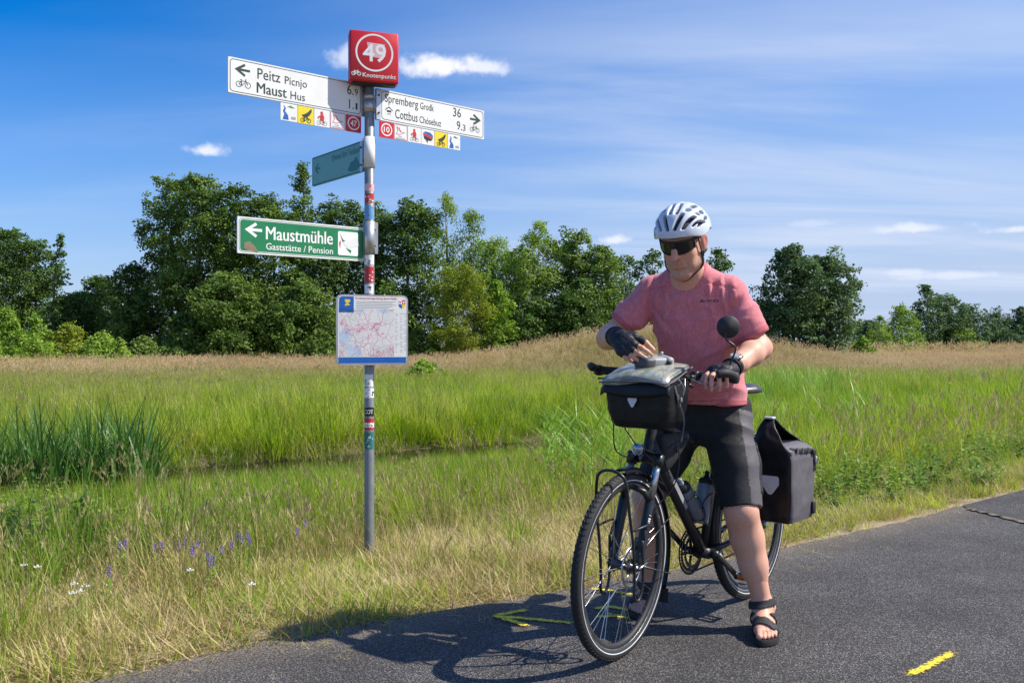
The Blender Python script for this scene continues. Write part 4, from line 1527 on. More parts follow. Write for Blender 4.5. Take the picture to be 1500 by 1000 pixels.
p.text('Ch\u00f3sebuz', Gx(1102), H * .16, .042, Gx(1220) - Gx(1102))
p.text('36', Gx(1285), H * .60, .056, Gx(1328) - Gx(1285))
p.text('9.', Gx(1305), H * .17, .056, Gx(1333) - Gx(1305)); p.text('3', Gx(1338), H * .17, .040, Gx(1352) - Gx(1338))
p.build('lettering', [M['ink']], o)
p = Print(FY)
x0, x1 = Gx(918), Gx(955)
p.poly(rrect(x0, H * .22, x1, H * .42, .006), 1)
xm = (x0 + x1) / 2
p.line([(x0 - .002, H * .37), (xm, H * .47), (x1 + .002, H * .37)], .006, 0, False, 1)
p.poly([(x0 + .008, H * .30), (x1 - .008, H * .30), (x1 - .008, H * .37), (x0 + .008, H * .37)], 0, 1)
p.line([(x0 + .012, H * .25), (x1 - .012, H * .25)], .004, 0, False, 1)
p.build('station_sign', [M['ink'], M['ink_white']], o)
WR = o
WR_L = Lg

# route plates hung under the boards -------------------------------------------------
PM = [M['white_plate'], M['yellow_plate'], M['red_plate']]


def plate(parent_o, x0, w, h, kind):
    b = MB()
    mi = {'gherkin': 1, '47': 2, '10': 2}.get(kind, 0)
    b.prism(rrect(0, 0, w - .004, h - .003, .003, 2), -.004, .002, 0)
    # plates hang below the board: parts of the post of their own
    wl = parent_o.matrix_basis @ Vector((x0, 0, -h - .001))
    pl = b.build('route_plate', [PM[mi]], post, loc=wl, rot=parent_o.rotation_euler)
    p = Print(-.0047)
    cx, cz = (w - .004) / 2, h / 2
    u = h / 100.

    def Q(pts): return [(cx + a * u, cz + c * u) for a, c in pts]
    if kind in ('47', '10'):
        p.ring(cx, cz, 36 * u, 7 * u, 0, 26)
        p.text(kind, cx, cz - 16 * u, 33 * u, 40 * u, .012, 0, center=True)
        p.build('number', [M['ink_white']], pl)
    elif kind == 'river':
        p.poly(Q([(-38, -44), (-2, -44), (-6, -18), (-24, 2), (-18, 20), (-32, 36), (-28, 18), (-36, 4), (-28, -14)]), 0)
        p.poly(Q([(-14, 26), (8, 38), (36, 26), (14, 24), (-4, 28)]), 1)
        p.poly(Q([(12, -38), (40, -38), (40, -26), (34, -20), (28, -26), (24, -20), (18, -26), (12, -22)]), 2)
        p.build('emblem', [M['blue_plate'], M['ink_green'], M['ink_grey']], pl)
    elif kind == 'gherkin':
        p.poly(Q([(-26, -2), (-8, 4), (12, 18), (30, 38), (36, 36), (34, 20), (22, 0), (2, -12), (-18, -12)]), 0, 0)
        p.bike(cx - 20 * u, cz - 42 * u, 38 * u, 1, 3.4 * u, lift=1)
        p.build('emblem', [M['ink'], M['ink_black']], pl)
    elif kind == 'rider':
        p.bike(cx - 20 * u, cz - 42 * u, 38 * u, 1, 3.2 * u)
        p.disc(cx - 2 * u, cz + 28 * u, 9 * u, 0, 12, 1)
        p.poly(Q([(-12, -16), (8, -20), (14, 2), (8, 20), (-8, 20), (-14, 4)]), 0, 2)
        p.line(Q([(8, -14), (10, -28), (2, -38)]), 6 * u, 0, False, 3)
        p.line(Q([(-8, 12), (-24, 2), (-22, -8)]), 5 * u, 0, False, 3)
        p.build('emblem', [M['ink_red'], M['ink_grey']], pl)
    elif kind == 'bird':
        p.line(rrect(3 * u, 3 * u, w - .004 - 3 * u, h - .003 - 3 * u, 3 * u, 2), 2.6 * u, 0, True)
        p.line(Q([(-30, 34), (-8, 8), (-2, 2), (30, 0), (8, -8), (-10, -16), (-34, -14)]), 3 * u, 0, False)
        p.line(Q([(-30, 34), (-22, 6), (-34, -14)]), 3 * u, 0, False, 1)
        p.line(Q([(-14, 30), (2, 2)]), 2.6 * u, 0, False, 1)
        p.text('TOUR', cx - 22 * u, cz - 32 * u, 9 * u, 30 * u, .004, 1)
        p.text('BRANDENBURG', cx - 34 * u, cz - 44 * u, 9 * u, 68 * u, .004, 1)
        p.build('emblem', [M['ink_red'], M['ink_grey']], pl)
    elif kind == 'flag':
        p.poly(Q([(-38, 22), (-20, 34), (20, 30), (38, 14), (38, 4), (-30, 24)]), 0)
        p.poly(Q([(-38, 20), (-30, 22), (38, 2), (34, -12), (-34, 8)]), 1, 1)
        p.poly(Q([(-34, 6), (34, -14), (20, -22), (0, -20), (-4, -40), (-14, -20), (-28, -12)]), 2, 2)
        p.build('emblem', [M['blue_plate'], M['ink_red'], M['ink_black']], pl)


xs = [335, 430, 519, 606, 692, 777]
for i, kd in enumerate(('river', 'gherkin', 'rider', 'bird', '47')):
    a, c = Fx(xs[i]) if False else persp((xs[i] - 48) / 727., 4.85, 5.36) * WL_L, persp((xs[i + 1] - 48) / 727., 4.85, 5.36) * WL_L
    plate(WL, a, c - a, .104, kd)
xs = [887, 965, 1041, 1114, 1187, 1257, 1327]
for i, kd in enumerate(('10', 'bird', 'rider', 'flag', 'gherkin', 'river')):
    a, c = persp((xs[i] - 888) / 565., 5.36, 5.86) * WR_L, persp((xs[i + 1] - 888) / 565., 5.36, 5.86) * WR_L
    plate(WR, a, c - a, .100, kd)

# teal board turned away from the sun -------------------------------------------------
o, Lg = board('direction_board', (-1.34, 5.88), (-.925, 5.385), zp(251), .192, [M['teal_plate']], label='weathered teal board turned away from the sun')
bracket(o, Lg + .006, .192)
H = .192
p = Print(FY)
p.line(rrect(.006, .006, Lg - .006, H - .006, .012), .008, 0, True)
p.build('border', [M['teal_print']], o)
p = Print(FY)
p.arrow(.05, H * .56, .065, .065, .013, True, 0)
p.build('arrow', [M['teal_print']], o)
p = Print(FY)
p.text('Erlebnis Park Teichland', Lg * .43, H * .66, .040, Lg * .54, .004, 0)
p.build('lettering', [M['teal_print']], o)
p = Print(FY)
p.poly([(Lg * .74, H * .18), (Lg * .80, H * .42), (Lg * .86, H * .44), (Lg * .90, H * .56), (Lg * .95, H * .40), (Lg * .98, H * .20), (Lg * .92, H * .10), (Lg * .82, H * .10)], 0)
p.build('emblem', [M['teal_print']], o)

# green board -------------------------------------------------
o, Lg = board('direction_board', (-1.53, 4.86), (-.905, 5.366), zp(370.5, 4.86), .205, [M['white_plate']], label='green board reading Maustm\u00fchle')
bracket(o, Lg + .006, .205)
H = .205
Hx = lambda zx: persp((zx - 103) / 684., 4.86, 5.36) * Lg
p = Print(FY)
p.poly(rrect(.016, .016, Lg - .012, H - .016, .016), 0)
p.line(rrect(.010, .010, Lg - .006, H - .010, .02), .0025, 0, True)
p.build('green_field', [M['green_plate']], o)
p = Print(FY - .0004)
p.arrow(Hx(155), H * .66, Hx(234) - Hx(155), .072, .016, True, 0)
p.build('arrow', [M['ink_white']], o)
p = Print(FY - .0004)
p.text('Maustm\u00fchle', Hx(256), H * .43, .074, Hx(612) - Hx(256), .010)
p.text('Gastst\u00e4tte / Pension', Hx(256), H * .15, .037, Hx(614) - Hx(256))
p.build('lettering', [M['ink_white']], o)
p = Print(FY - .0004)
x0, x1 = Hx(641), Hx(748)
p.poly(rrect(x0, H * .14, x1, H * .84, .010), 0)
p.poly([(x0 + .012, H * .78), (x0 + .034, H * .60), (x0 + .05, H * .56), (x0 + .03, H * .52)], 1, 1)
p.poly([(x0 + .05, H * .36), (x0 + .085, H * .20), (x0 + .09, H * .30)], 1, 1)
p.poly([(x0 + .006, H * .50), (x0 + .020, H * .58), (x0 + .014, H * .32)], 2, 1)
p.poly([(x0 + .03, H * .50), (x1 - .006, H * .72), (x1 + .006, H * .44), (x0 + .07, H * .34)], 3, 2)
p.build('torn_sticker', [M['ink_white'], M['green_plate'], M['ink_red'], M['white_plate']], o)
p = Print(FY - .0006)
p.poly([(Hx(138), H * .14), (Hx(140), H * .30), (Hx(168), H * .34), (Hx(196), H * .22), (Hx(214), H * .06), (Hx(160), H * .09)], 0)
p.build('torn_sticker', [M['sand']], o)

# map board -------------------------------------------------
def map_mat():
    m, nt, b = new_mat('printed_map')
    t = N(nt, 'ShaderNodeTexCoord')
    n0 = N(nt, 'ShaderNodeTexNoise'); n0.inputs['Scale'].default_value = 9
    L(nt, t.outputs['Object'], n0.inputs['Vector'])
    warp = N(nt, 'ShaderNodeVectorMath', operation='ADD')
    sc_ = N(nt, 'ShaderNodeVectorMath', operation='SCALE'); sc_.inputs['Scale'].default_value = .05
    L(nt, n0.outputs['Color'], sc_.inputs[0]); L(nt, t.outputs['Object'], warp.inputs[0]); L(nt, sc_.outputs[0], warp.inputs[1])
    col = None
    n1 = N(nt, 'ShaderNodeTexNoise'); n1.inputs['Scale'].default_value = 7; n1.inputs['Detail'].default_value = 2
    L(nt, t.outputs['Object'], n1.inputs['Vector'])
    base = mixc(nt, ramp(nt, n1.outputs[0], .45, .62), (.70, .69, .68), (.60, .66, .63))
    n4 = N(nt, 'ShaderNodeTexNoise'); n4.inputs['Scale'].default_value = 5
    mp_ = N(nt, 'ShaderNodeMapping'); mp_.inputs['Location'].default_value = (3.2, 0, 1.7)
    L(nt, t.outputs['Object'], mp_.inputs[0]); L(nt, mp_.outputs[0], n4.inputs['Vector'])
    base = mixc(nt, ramp(nt, n4.outputs[0], .60, .64), base, (.45, .58, .70))
    for sc, w, c, k in ((14, .009, (.45, .14, .25), .85), (34, .022, (.55, .20, .31), .85), (95, .07, (.50, .12, .22), .8)):
        v = N(nt, 'ShaderNodeTexVoronoi', feature='DISTANCE_TO_EDGE'); v.inputs['Scale'].default_value = sc
        L(nt, warp.outputs[0], v.inputs['Vector'])
        f = ramp(nt, v.outputs['Distance'], w, w * 2.0, k, 0)
        if sc > 20:
            n3 = N(nt, 'ShaderNodeTexNoise'); n3.inputs['Scale'].default_value = 6.5 if sc < 50 else 9
            mq = N(nt, 'ShaderNodeMapping'); mq.inputs['Location'].default_value = (sc, 1.3, .4)
            L(nt, t.outputs['Object'], mq.inputs[0]); L(nt, mq.outputs[0], n3.inputs['Vector'])
            f = mth(nt, 'MULTIPLY', f, ramp(nt, n3.outputs[0], .5, .62))
        base = mixc(nt, f, base, c)
    L(nt, base, b.inputs['Base Color'])
    b.inputs['Roughness'].default_value = .35
    return m


M['map'] = map_mat()
ml = Vector((-1.052, 5.226)); mr = Vector((-.645, 5.394))
d = mr - ml
MW, MH = d.length, .425
bl = MB()
bl.prism(rrect(0, 0, MW, MH, .03), -.010, .006, 0)
mo = bl.build('map_board', [M['alu']], post, loc=(ml.x - PXW, ml.y - PYW, zp(535, 5.226)), rot=(0, 0, math.atan2(d.y, d.x)))
p = Print(-.0107)
p.poly(rrect(.010, .010, MW - .010, MH - .010, .022), 0)
p.build('white_sheet', [M['white_plate']], mo)
p = Print(-.0112)
p.poly([(.018, .052), (MW * .80, .052), (MW * .80, MH * .80), (.018, MH * .80)], 0)
p.build('map_print', [M['map']], mo)
p = Print(-.0112)
p.poly([(.014, .012), (MW - .014, .012), (MW - .011, .048), (.011, .048)], 0)
p.build('blue_band', [M['blue_plate']], mo)
p = Print(-.0112)
p.poly([(.014, MH * .745), (.104, MH * .745), (.104, MH - .012), (.03, MH - .012), (.016, MH - .022)], 0)
p.build('blue_field', [M['blue_plate']], mo)
p = Print(-.0117)
p.poly([(.048, MH * .93), (.082, MH * .93), (.082, MH * .90), (.068, MH * .875), (.084, MH * .85), (.048, MH * .84), (.056, MH * .88)], 0)
p.poly([(.050, MH * .875), (.062, MH * .89), (.062, MH * .86)], 1, 1)
p.build('emblem', [M['yellow_plate'], M['ink_grey']], mo)
p = Print(-.0115)
p.text('Knotenpunktwegweisung Spree-Nei\u00dfe', .115, MH * .938, .0125, MW * .58, .004, 0)
for k in range(5):
    p.line([(.118, MH * (.905 - .022 * k)), (.118 + MW * (.56 - .1 * (k == 4) - .05 * (k % 2)), MH * (.905 - .022 * k))], .0022, 1)
for cx in (.815, .885, .945):
    for k in range(24):
        if (k * 7 + int(cx * 100)) % 5:
            p.line([(MW * cx, MH * (.74 - .024 * k)), (MW * (cx + .02 + .035 * random.random()), MH * (.74 - .024 * k))], .0016, 1)
p.build('small_print', [M['ink_red'], M['ink_grey']], mo)
p = Print(-.0117)
x0, z1 = MW * .865, MH * .935
w_, h_ = .042, .052
p.poly([(x0, z1), (x0 + w_ / 2, z1), (x0 + w_ / 2, z1 - h_ / 2), (x0, z1 - h_ / 2)], 0)
p.poly([(x0 + w_ / 2, z1), (x0 + w_, z1), (x0 + w_, z1 - h_ / 2), (x0 + w_ / 2, z1 - h_ / 2)], 1)
p.poly([(x0, z1 - h_ / 2), (x0 + w_ / 2, z1 - h_ / 2), (x0 + w_ / 2, z1 - h_), (x0 + w_ * .1, z1 - h_ * .8)], 2)
p.poly([(x0 + w_ / 2, z1 - h_ / 2), (x0 + w_, z1 - h_ / 2), (x0 + w_ * .9, z1 - h_ * .8), (x0 + w_ / 2, z1 - h_)], 3)
p.line([(x0 + .004, z1 - .008), (x0 + .010, z1 - .018), (x0 + .017, z1 - .006)], .004, 1, False, 1)
p.line([(x0 + .027, z1 - .006), (x0 + .031, z1 - .02), (x0 + .038, z1 - .01)], .005, 0, False, 1)
p.build('crest', [M['ink_white'], M['ink_red'], M['blue_plate'], M['yellow_plate']], mo)

# red number box on top -------------------------------------------------
bx = MB()
S = .294; SH = .305; D_ = .10
bx.box((0, 0, SH / 2), (S, D_, SH), 0, bev=.010)
ang = R(16.5)
nb = bx.build('number_box', [M['red_plate']], post, loc=(-.842 - PXW, 5.30 - PYW, zp(119, 5.24)), rot=(0, 0, ang))
bx = MB()
bx.box((0, 0, -.004), (S - .03, D_ - .03, .006), 0, bev=.004)
bx.box((-.036, .045, .02), (.06, .05, .05), 0, bev=.004)
bx.build('box_base', [M['black_matte']], nb)
for sgn, nm in ((1, 'front'), (-1, 'rear')):
    p = Print(-D_ / 2 - .0008)
    p.ring(-.0, SH * .575, .108, .011, 0, 44)
    q = p.build('number_ring', [M['ink_white']], nb)
    if sgn == -1: q.rotation_euler = (0, 0, math.pi)
    p = Print(-D_ / 2 - .0008)
    p.text('49', .0, SH * .575 - .052, .104, .140, .014, 0, center=True)
    p.bike(-.125, .032, .034, 0, .0035)
    p.text('Knotenpunkt', -.070, .026, .026, .200, .004, 0)
    if sgn == 1:
        p.poly([(-.045, SH * .575 + .06), (.062, SH * .575 + .055), (.066, SH * .575 - .018), (.03, SH * .575 - .03), (-.03, SH * .575 - .025)], 1, -.9)
    q = p.build('lettering', [M['ink_white'], M['ink_pink']], nb)
    if sgn == -1: q.rotation_euler = (0, 0, math.pi)


# stickers wrapped round the pole -------------------------------------------------
def sticker(ya, yb, mats, a0=-72, a1=72, text=None, blobs=0, tc=0):
    za, zb = zp(yb), zp(ya)
    p = Print(0)
    w = RP * R(a1 - a0)
    x0 = RP * R(a0)
    nx = 12
    r0 = RP + .0006
    V = []; F = []
    b = MB()
    jag = [U(-.003, .003) for _ in range(nx + 1)]; jag2 = [U(-.003, .003) for _ in range(nx + 1)]
    for i in range(nx + 1):
        a = R(a0 + (a1 - a0) * i / nx - 90)
        V += [(r0 * math.cos(a), r0 * math.sin(a), za + jag[i]), (r0 * math.cos(a), r0 * math.sin(a), zb + jag2[i])]
    for i in range(nx):
        F.append((2 * i, 2 * i + 2, 2 * i + 3, 2 * i + 1))
    b.add(V, F, 0, smooth=True)
    def wrap(v, f, mi, r):
        b.add([(r * math.cos(q[0] / RP - math.pi / 2), r * math.sin(q[0] / RP - math.pi / 2), q[2]) for q in v], f, mi)
    H_ = zb - za
    for k in range(blobs):
        cx, cz = U(x0 + .008, x0 + w - .008), U(za + .006, zb - .006)
        n = 7; rr = U(.004, .009)
        wrap([(cx + rr * U(.5, 1.3) * math.cos(6.283 * j / n), 0, cz + rr * U(.5, 1.3) * math.sin(6.283 * j / n)) for j in range(n)], [tuple(range(n))], 1 + k % (len(mats) - 1), r0 + .0004)
    if text:
        q = Print(0); q.text(text, 0, za + H_ * .28, H_ * .46, RP * R(106), .014 if text == 'COT' else .012, 1, center=True)
        wrap(q.b.v, q.b.f, 1, r0 + .0008)
    return b.build('sticker', mats, pole, fixn=False)


W_, K_, RD, PK, BL, TL, GY = M['ink_white'], M['ink_black'], M['ink_red'], M['ink_pink'], M['blue_plate'], M['teal_print'], M['ink_grey']
M['sticker_blue'] = simple('pale_blue_sticker', (.12, .34, .60), .45, 0, .2)
for s_ in ((214, 238, [K_, PK, RD], -10, 70, None, 4), (270, 281, [PK, RD, W_], -60, 75, None, 3), (284, 298, [RD, PK, W_], -60, 70, None, 5), (302, 322, [M['sticker_blue'], PK, RD], -70, 72, None, 4),
           (374, 388, [W_, GY, K_], -70, 70, None, 5), (391, 414, [RD, W_, PK], -72, 72, None, 6), (417, 430, [W_, K_, GY], -60, 60, None, 4), (548, 566, [W_, GY], -75, 60, None, 4),
           (568, 582, [W_, K_, GY], -60, 72, None, 5), (596, 609, [K_, W_], -80, 80, 'COT', 0), (612, 618, [RD, W_], -75, 75, None, 0), (618.5, 625, [W_, RD], -75, 75, 'nerg', 0),
           (625.5, 629, [RD, W_], -75, 75, None, 0), (632, 657, [TL, M['sticker_blue'], W_], -70, 72, None, 6)):
    sticker(*s_)


# ------------------------------------------------------------------ bicycle (local: x forward, y to its left, z up)
BR = Vector((1.110, 4.09, 0.0))
FWD = Vector((-.663, -.749, 0)).normalized()
BANG = math.atan2(FWD.y, FWD.x)
bike = empty('touring_bicycle', BR, BANG)
tag(bike, 'black touring bicycle with front rack and mudguards straddled by the man', 'bicycle')
RW = .348
AX_R = Vector((0, 0, RW)); AX_F = Vector((1.05, 0, RW))
HT1 = Vector((.815, 0, .915)); HT0 = Vector((.870, 0, .755))   # head tube top and bottom
sdir = (HT1 - HT0).normalized()
STEER = R(5.5)
MS = Matrix.Translation(HT0) @ Matrix.Rotation(STEER, 4, sdir) @ Matrix.Translation(-HT0)
BBP = Vector((.44, 0, .287))
ST = Vector((.288, 0, .77))


def mk(b, name, mats, parent=None, matrix=None, **k):
    return b.build(name, mats, parent or bike, matrix=matrix, **k)


# frame -------------------------------------------------
b = MB()
tt0 = HT0.lerp(HT1, .72)
b.tube([HT0 - sdir * .012, HT0, HT1, HT1 + sdir * .01], [.024, .0225, .0215, .023], 16)
b.tube([tt0, ST + Vector((.002, 0, -.055))], [.019, .017], 14)
b.tube([HT0.lerp(HT1, .28), BBP], [.024, .0215], 14)
b.tube([BBP, ST], [.0175, .0165], 14)
b.cyl(BBP + Vector((0, -.036, 0)), BBP + Vector((0, .036, 0)), .023, 18)
for s in (-1, 1):
    b.tube([BBP + Vector((-.015, s * .022, 0)), Vector((.30, s * .038, .305)), Vector((.12, s * .064, .335)), AX_R + Vector((0, s * .067, 0))], [.013, .0125, .011, .010], 10)
    b.tube([ST + Vector((.006, s * .016, -.04)), Vector((.16, s * .045, .58)), AX_R + Vector((.004, s * .066, .015))], [.010, .009, .009], 10)
    b.box(AX_R + Vector((-.004, s * .067, .0)), (.05, .006, .045), 0, bev=.002)
b.tube([Vector((.16, -.045, .58)), Vector((.155, 0, .585)), Vector((.16, .045, .58))], .008, 8)
mk(b, 'frame', M['black'])
b = MB()
b.box((.66, .0236, .565), (.16, .001, .020), 0, Matrix.Translation((.66, 0, .565)) @ Matrix.Rotation(-R(50.8), 4, 'Y') @ Matrix.Translation((-.66, 0, -.565)))
mk(b, 'frame_decal', M['ink_grey'])

# fork -------------------------------------------------
b = MB()
CR = HT0 - sdir * .035
leg_top = CR
fork_off = Vector((sdir.z, 0, -sdir.x))       # forward, square to the steering axis
along = AX_F - CR
for s in (-1, 1):
    y = s * .057
    top = CR + Vector((.012, y, 0))
    end = AX_F + Vector((-.018, s * .055, .0))
    st = top.lerp(end, .36)
    b.tube([top + (top - end).normalized() * .03, st], .0145, 12, 1)
    b.tube([st, st + (end - st) * .02, end + (st - end) * .12, end + Vector((.006, 0, -.012))], [.0195, .021, .0185, .014], 14, 0)
    b.tube([top + (top - end).normalized() * .035, top - (top - end).normalized() * .012], .021, 12, 0)
    b.box(end + Vector((.012, 0, 0)), (.03, .012, .034), 0, bev=.004)
b.tube([CR + Vector((.010, -.058, .002)), CR + Vector((.0, -.03, .018)), CR + Vector((0, .03, .018)), CR + Vector((.010, .058, .002))], [.018, .024, .024, .018], 12)
st = (CR + Vector((.012, 0, 0))).lerp(AX_F, .36)
b.tube([st + Vector((.008, -.055, .0)), st + Vector((.03, -.045, .035)), st + Vector((.038, 0, .05)), st + Vector((.03, .045, .035)), st + Vector((.008, .055, .0))], [.012, .011, .011, .011, .012], 10)
mk(b, 'fork', [M['black'], M['steel']], matrix=MS)
b = MB()
e1 = (CR + Vector((.012, .057, 0))); e2 = AX_F + Vector((-.018, .055, 0))
for k, (f0, f1) in enumerate(((.50, .505), (.53, .545), (.55, .565), (.57, .575))):
    a = e1.lerp(e2, f0) + Vector((.012, .0165, 0)); c = e1.lerp(e2, f1) + Vector((.012, .0165, 0))
    b.tube([a, c], .0105, 8, 0, flat=(.25, 1.0), up=(0, 1, 0))
mk(b, 'fork_decal', M['ink_white'], matrix=MS)


# wheels -------------------------------------------------
def ring_prof(pts, n, mi, b):
    b.lathe(pts, n, mi, 'y', closed=True)


def wheel(axle, mat4, rotor=True):
    tmp = MB()
    # rim with a bright brake track and dark inner wall
    prof = [(.312, -.0115), (.314, -.0105), (.307, -.010), (.305, 0), (.307, .010), (.314, .0105), (.312, .0115), (.300, .0122), (.291, .0105), (.286, .004), (.286, -.004), (.291, -.0105), (.300, -.0122)]
    tmp.lathe(prof, 72, 0, 'y', closed=True)
    tmp2 = [(.3135, .0119), (.3045, .0125), (.3045, .0128), (.3135, .0122)]
    tmp.lathe(tmp2, 72, 1, 'y', closed=True)
    tmp.lathe([(r, -h) for r, h in tmp2], 72, 1, 'y', closed=True)
    w = mk(tmp, 'wheel', [M['black_matte'], M['steel']], matrix=mat4 @ Matrix.Translation(axle))
    t = MB()
    tp = [(.309, .0125), (.316, .0165), (.326, .0192), (.335, .0185), (.342, .0145), (.3465, .0075), (.348, 0)]
    tp = tp + [(r, -h) for r, h in reversed(tp[:-1])]
    t.lathe(tp, 96, 0, 'y', closed=True)
    # tread blocks
    for k in range(96):
        a = 2 * math.pi * k / 96
        for (h, rr) in ((.010, .3452), (-.010, .3452)):
            T_ = Matrix.Rotation(-a, 4, 'Y') @ Matrix.Translation((rr, h, 0)) @ Matrix.Rotation(R(32 if h > 0 else -32), 4, 'Z')
            t.box((0, 0, 0), (.003, .011, .010), 0, T_ @ Matrix.Rotation(R(25), 4, 'X'))
    mk(t, 'tyre', M['rubber'], w, fixn=False)
    s_ = MB()
    s_.lathe([(.319, .0181), (.3235, .0193), (.3235, .0197), (.319, .0185)], 96, 0, 'y', closed=True)
    s_.lathe([(.319, -.0181), (.3235, -.0193), (.3235, -.0197), (.319, -.0185)], 96, 0, 'y', closed=True)
    mk(s_, 'reflective_stripe', M['reflector'], w, fixn=False)
    h = MB()
    h.lathe([(0, -.052), (.009, -.052), (.010, -.042), (.029, -.037), (.030, -.033), (.019, -.029), (.017, 0), (.019, .024), (.030, .028), (.031, .032), (.012, .04), (.009, .052), (0, .052)], 20, 0, 'y')
    h.cyl((0, -.066, 0), (0, .066, 0), .0065, 10, 1)
    h.tube([(0, .066, 0), (.0, .072, .0), (-.05, .076, .012)], [.006, .0055, .004], 8, 1)
    mk(h, 'hub', [M['dark_metal'], M['steel']], w)
    if rotor:
        r_ = MB()
        r_.lathe([(.080, .0385), (.080, .0405), (.066, .0405), (.066, .0385)], 40, 0, 'y', closed=True)
        for k in range(6):
            a = 2 * math.pi * k / 6
            r_.tube([(.02 * math.cos(a), .0395, .02 * math.sin(a)), (.069 * math.cos(a + .35), .0395, .069 * math.sin(a + .35))], .004, 6, 0, flat=(.3, 1), up=(0, 1, 0))
        mk(r_, 'brake_rotor', M['steel'], w)
    # 32 spokes, four alike pieces shared by all
    base = []
    for side in (1, -1):
        for cr in (1, -1):
            a = .42 * cr
            q = MB()
            q.tube([(.027 * math.cos(a), side * .032, .027 * math.sin(a)), (.289 * math.cos(a * .09), side * .002, .289 * math.sin(a * .09))], .0013, 5, cap=False)
            base.append(q.build('spoke', M['steel'], w, fixn=False))
    for k in range(8):
        for j, o in enumerate(base):
            c = o if k == 0 else o.copy()
            if k: COL.objects.link(c); c.parent = w
            c.rotation_euler = (0, -(2 * math.pi * k / 8 + j * 2 * math.pi / 32), 0)
    return w


wheel(AX_F, MS)
wheel(AX_R, Matrix.Identity(4))
# disc caliper on the left fork leg
b = MB()
b.box(AX_F + Vector((-.055, .040, .075)), (.034, .03, .058), 0, bev=.006)
b.box(AX_F + Vector((-.045, .058, .045)), (.03, .012, .06), 0, bev=.004)
mk(b, 'brake_caliper', M['dark_metal'], matrix=MS)

# mudguards -------------------------------------------------
def guard(c, a0, a1, r, w, n=26):
    b = MB()
    V = []; F = []
    prof = [(-w, -.012), (-w * .8, .002), (-w * .3, .008), (w * .3, .008), (w * .8, .002), (w, -.012)]
    m_ = len(prof)
    for i in range(n + 1):
        a = R(a0 + (a1 - a0) * i / n)
        for (y, dr) in prof:
            V.append((c.x + (r + dr) * math.cos(a), y, c.z + (r + dr) * math.sin(a)))
    for i in range(n):
        for k in range(m_ - 1):
            F.append((i * m_ + k, i * m_ + k + 1, (i + 1) * m_ + k + 1, (i + 1) * m_ + k))
    b.add(V, F, smooth=True)
    return b


def guard_part(c, a0, a1, r, w, mat4):
    o = mk(guard(c, a0, a1, r, w), 'mudguard', M['black'], matrix=mat4)
    md = o.modifiers.new('thick', 'SOLIDIFY'); md.thickness = .002
    return o


guard_part(AX_F, 84, 112, .362, .028, MS)
gf = guard_part(AX_F, 118, 206, .362, .028, MS)
b = MB()
for s in (-1, 1):
    b.tube([AX_F + Vector((-.012, s * .058, .01)), AX_F + Vector((.366 * math.cos(R(196)), s * .03, .366 * math.sin(R(196))))], .0022, 6)
    b.tube([AX_F + Vector((-.018, s * .062, .05)), AX_F + Vector((.366 * math.cos(R(158)), s * .03, .366 * math.sin(R(158))))], .0022, 6)
mk(b, 'mudguard_stay', M['steel'], matrix=MS)
guard_part(AX_R, -12, 178, .362, .03, Matrix.Identity(4))
b = MB()
for s in (-1, 1):
    b.tube([AX_R + Vector((-.01, s * .068, .01)), AX_R + Vector((.366 * math.cos(R(172)), s * .03, .366 * math.sin(R(172))))], .0022, 6)
mk(b, 'mudguard_stay', M['steel'])
b = MB()
b.box(AX_F + Vector((.366 * math.cos(R(207)), 0, .366 * math.sin(R(207)) - .02)), (.006, .07, .06), 0, bev=.002)
mk(b, 'mud_flap', M['rubber'], matrix=MS)

# low front rack: one hoop over the tyre, a loop on either side -------------------------------------------------
b = MB()
A = AX_F
pts = []
lower = [(.045, .068, -.055), (.07, .068, -.088), (.045, .068, -.115), (.0, .066, -.105)]
left = [A + Vector((-.020, .070, .10)), A + Vector((-.03, .072, -.02)), A + Vector((-.022, .072, -.09)), A + Vector((.008, .072, -.12)), A + Vector((.035, .072, -.095)), A + Vector((.036, .072, -.03)),
        A + Vector((.055, .072, .10)), A + Vector((.085, .070, .22)), A + Vector((.10, .062, .325)), A + Vector((.108, .042, .360))]
right = [Vector((p.x, -p.y, p.z)) for p in reversed(left)]
b.tube(catmull(left + [A + Vector((.112, 0, .372))] + right, 6), .0058, 8)
for s in (-1, 1):
    b.tube([A + Vector((.068, s * .073, .15)), A + Vector((-.035, s * .078, .155)), A + Vector((-.06, s * .080, .152))], .0048, 8)
    b.tube([A + Vector((-.03, s * .072, .10)), A + Vector((-.05, s * .066, .15))], .005, 8)
mk(b, 'front_rack', M['black'], matrix=MS)

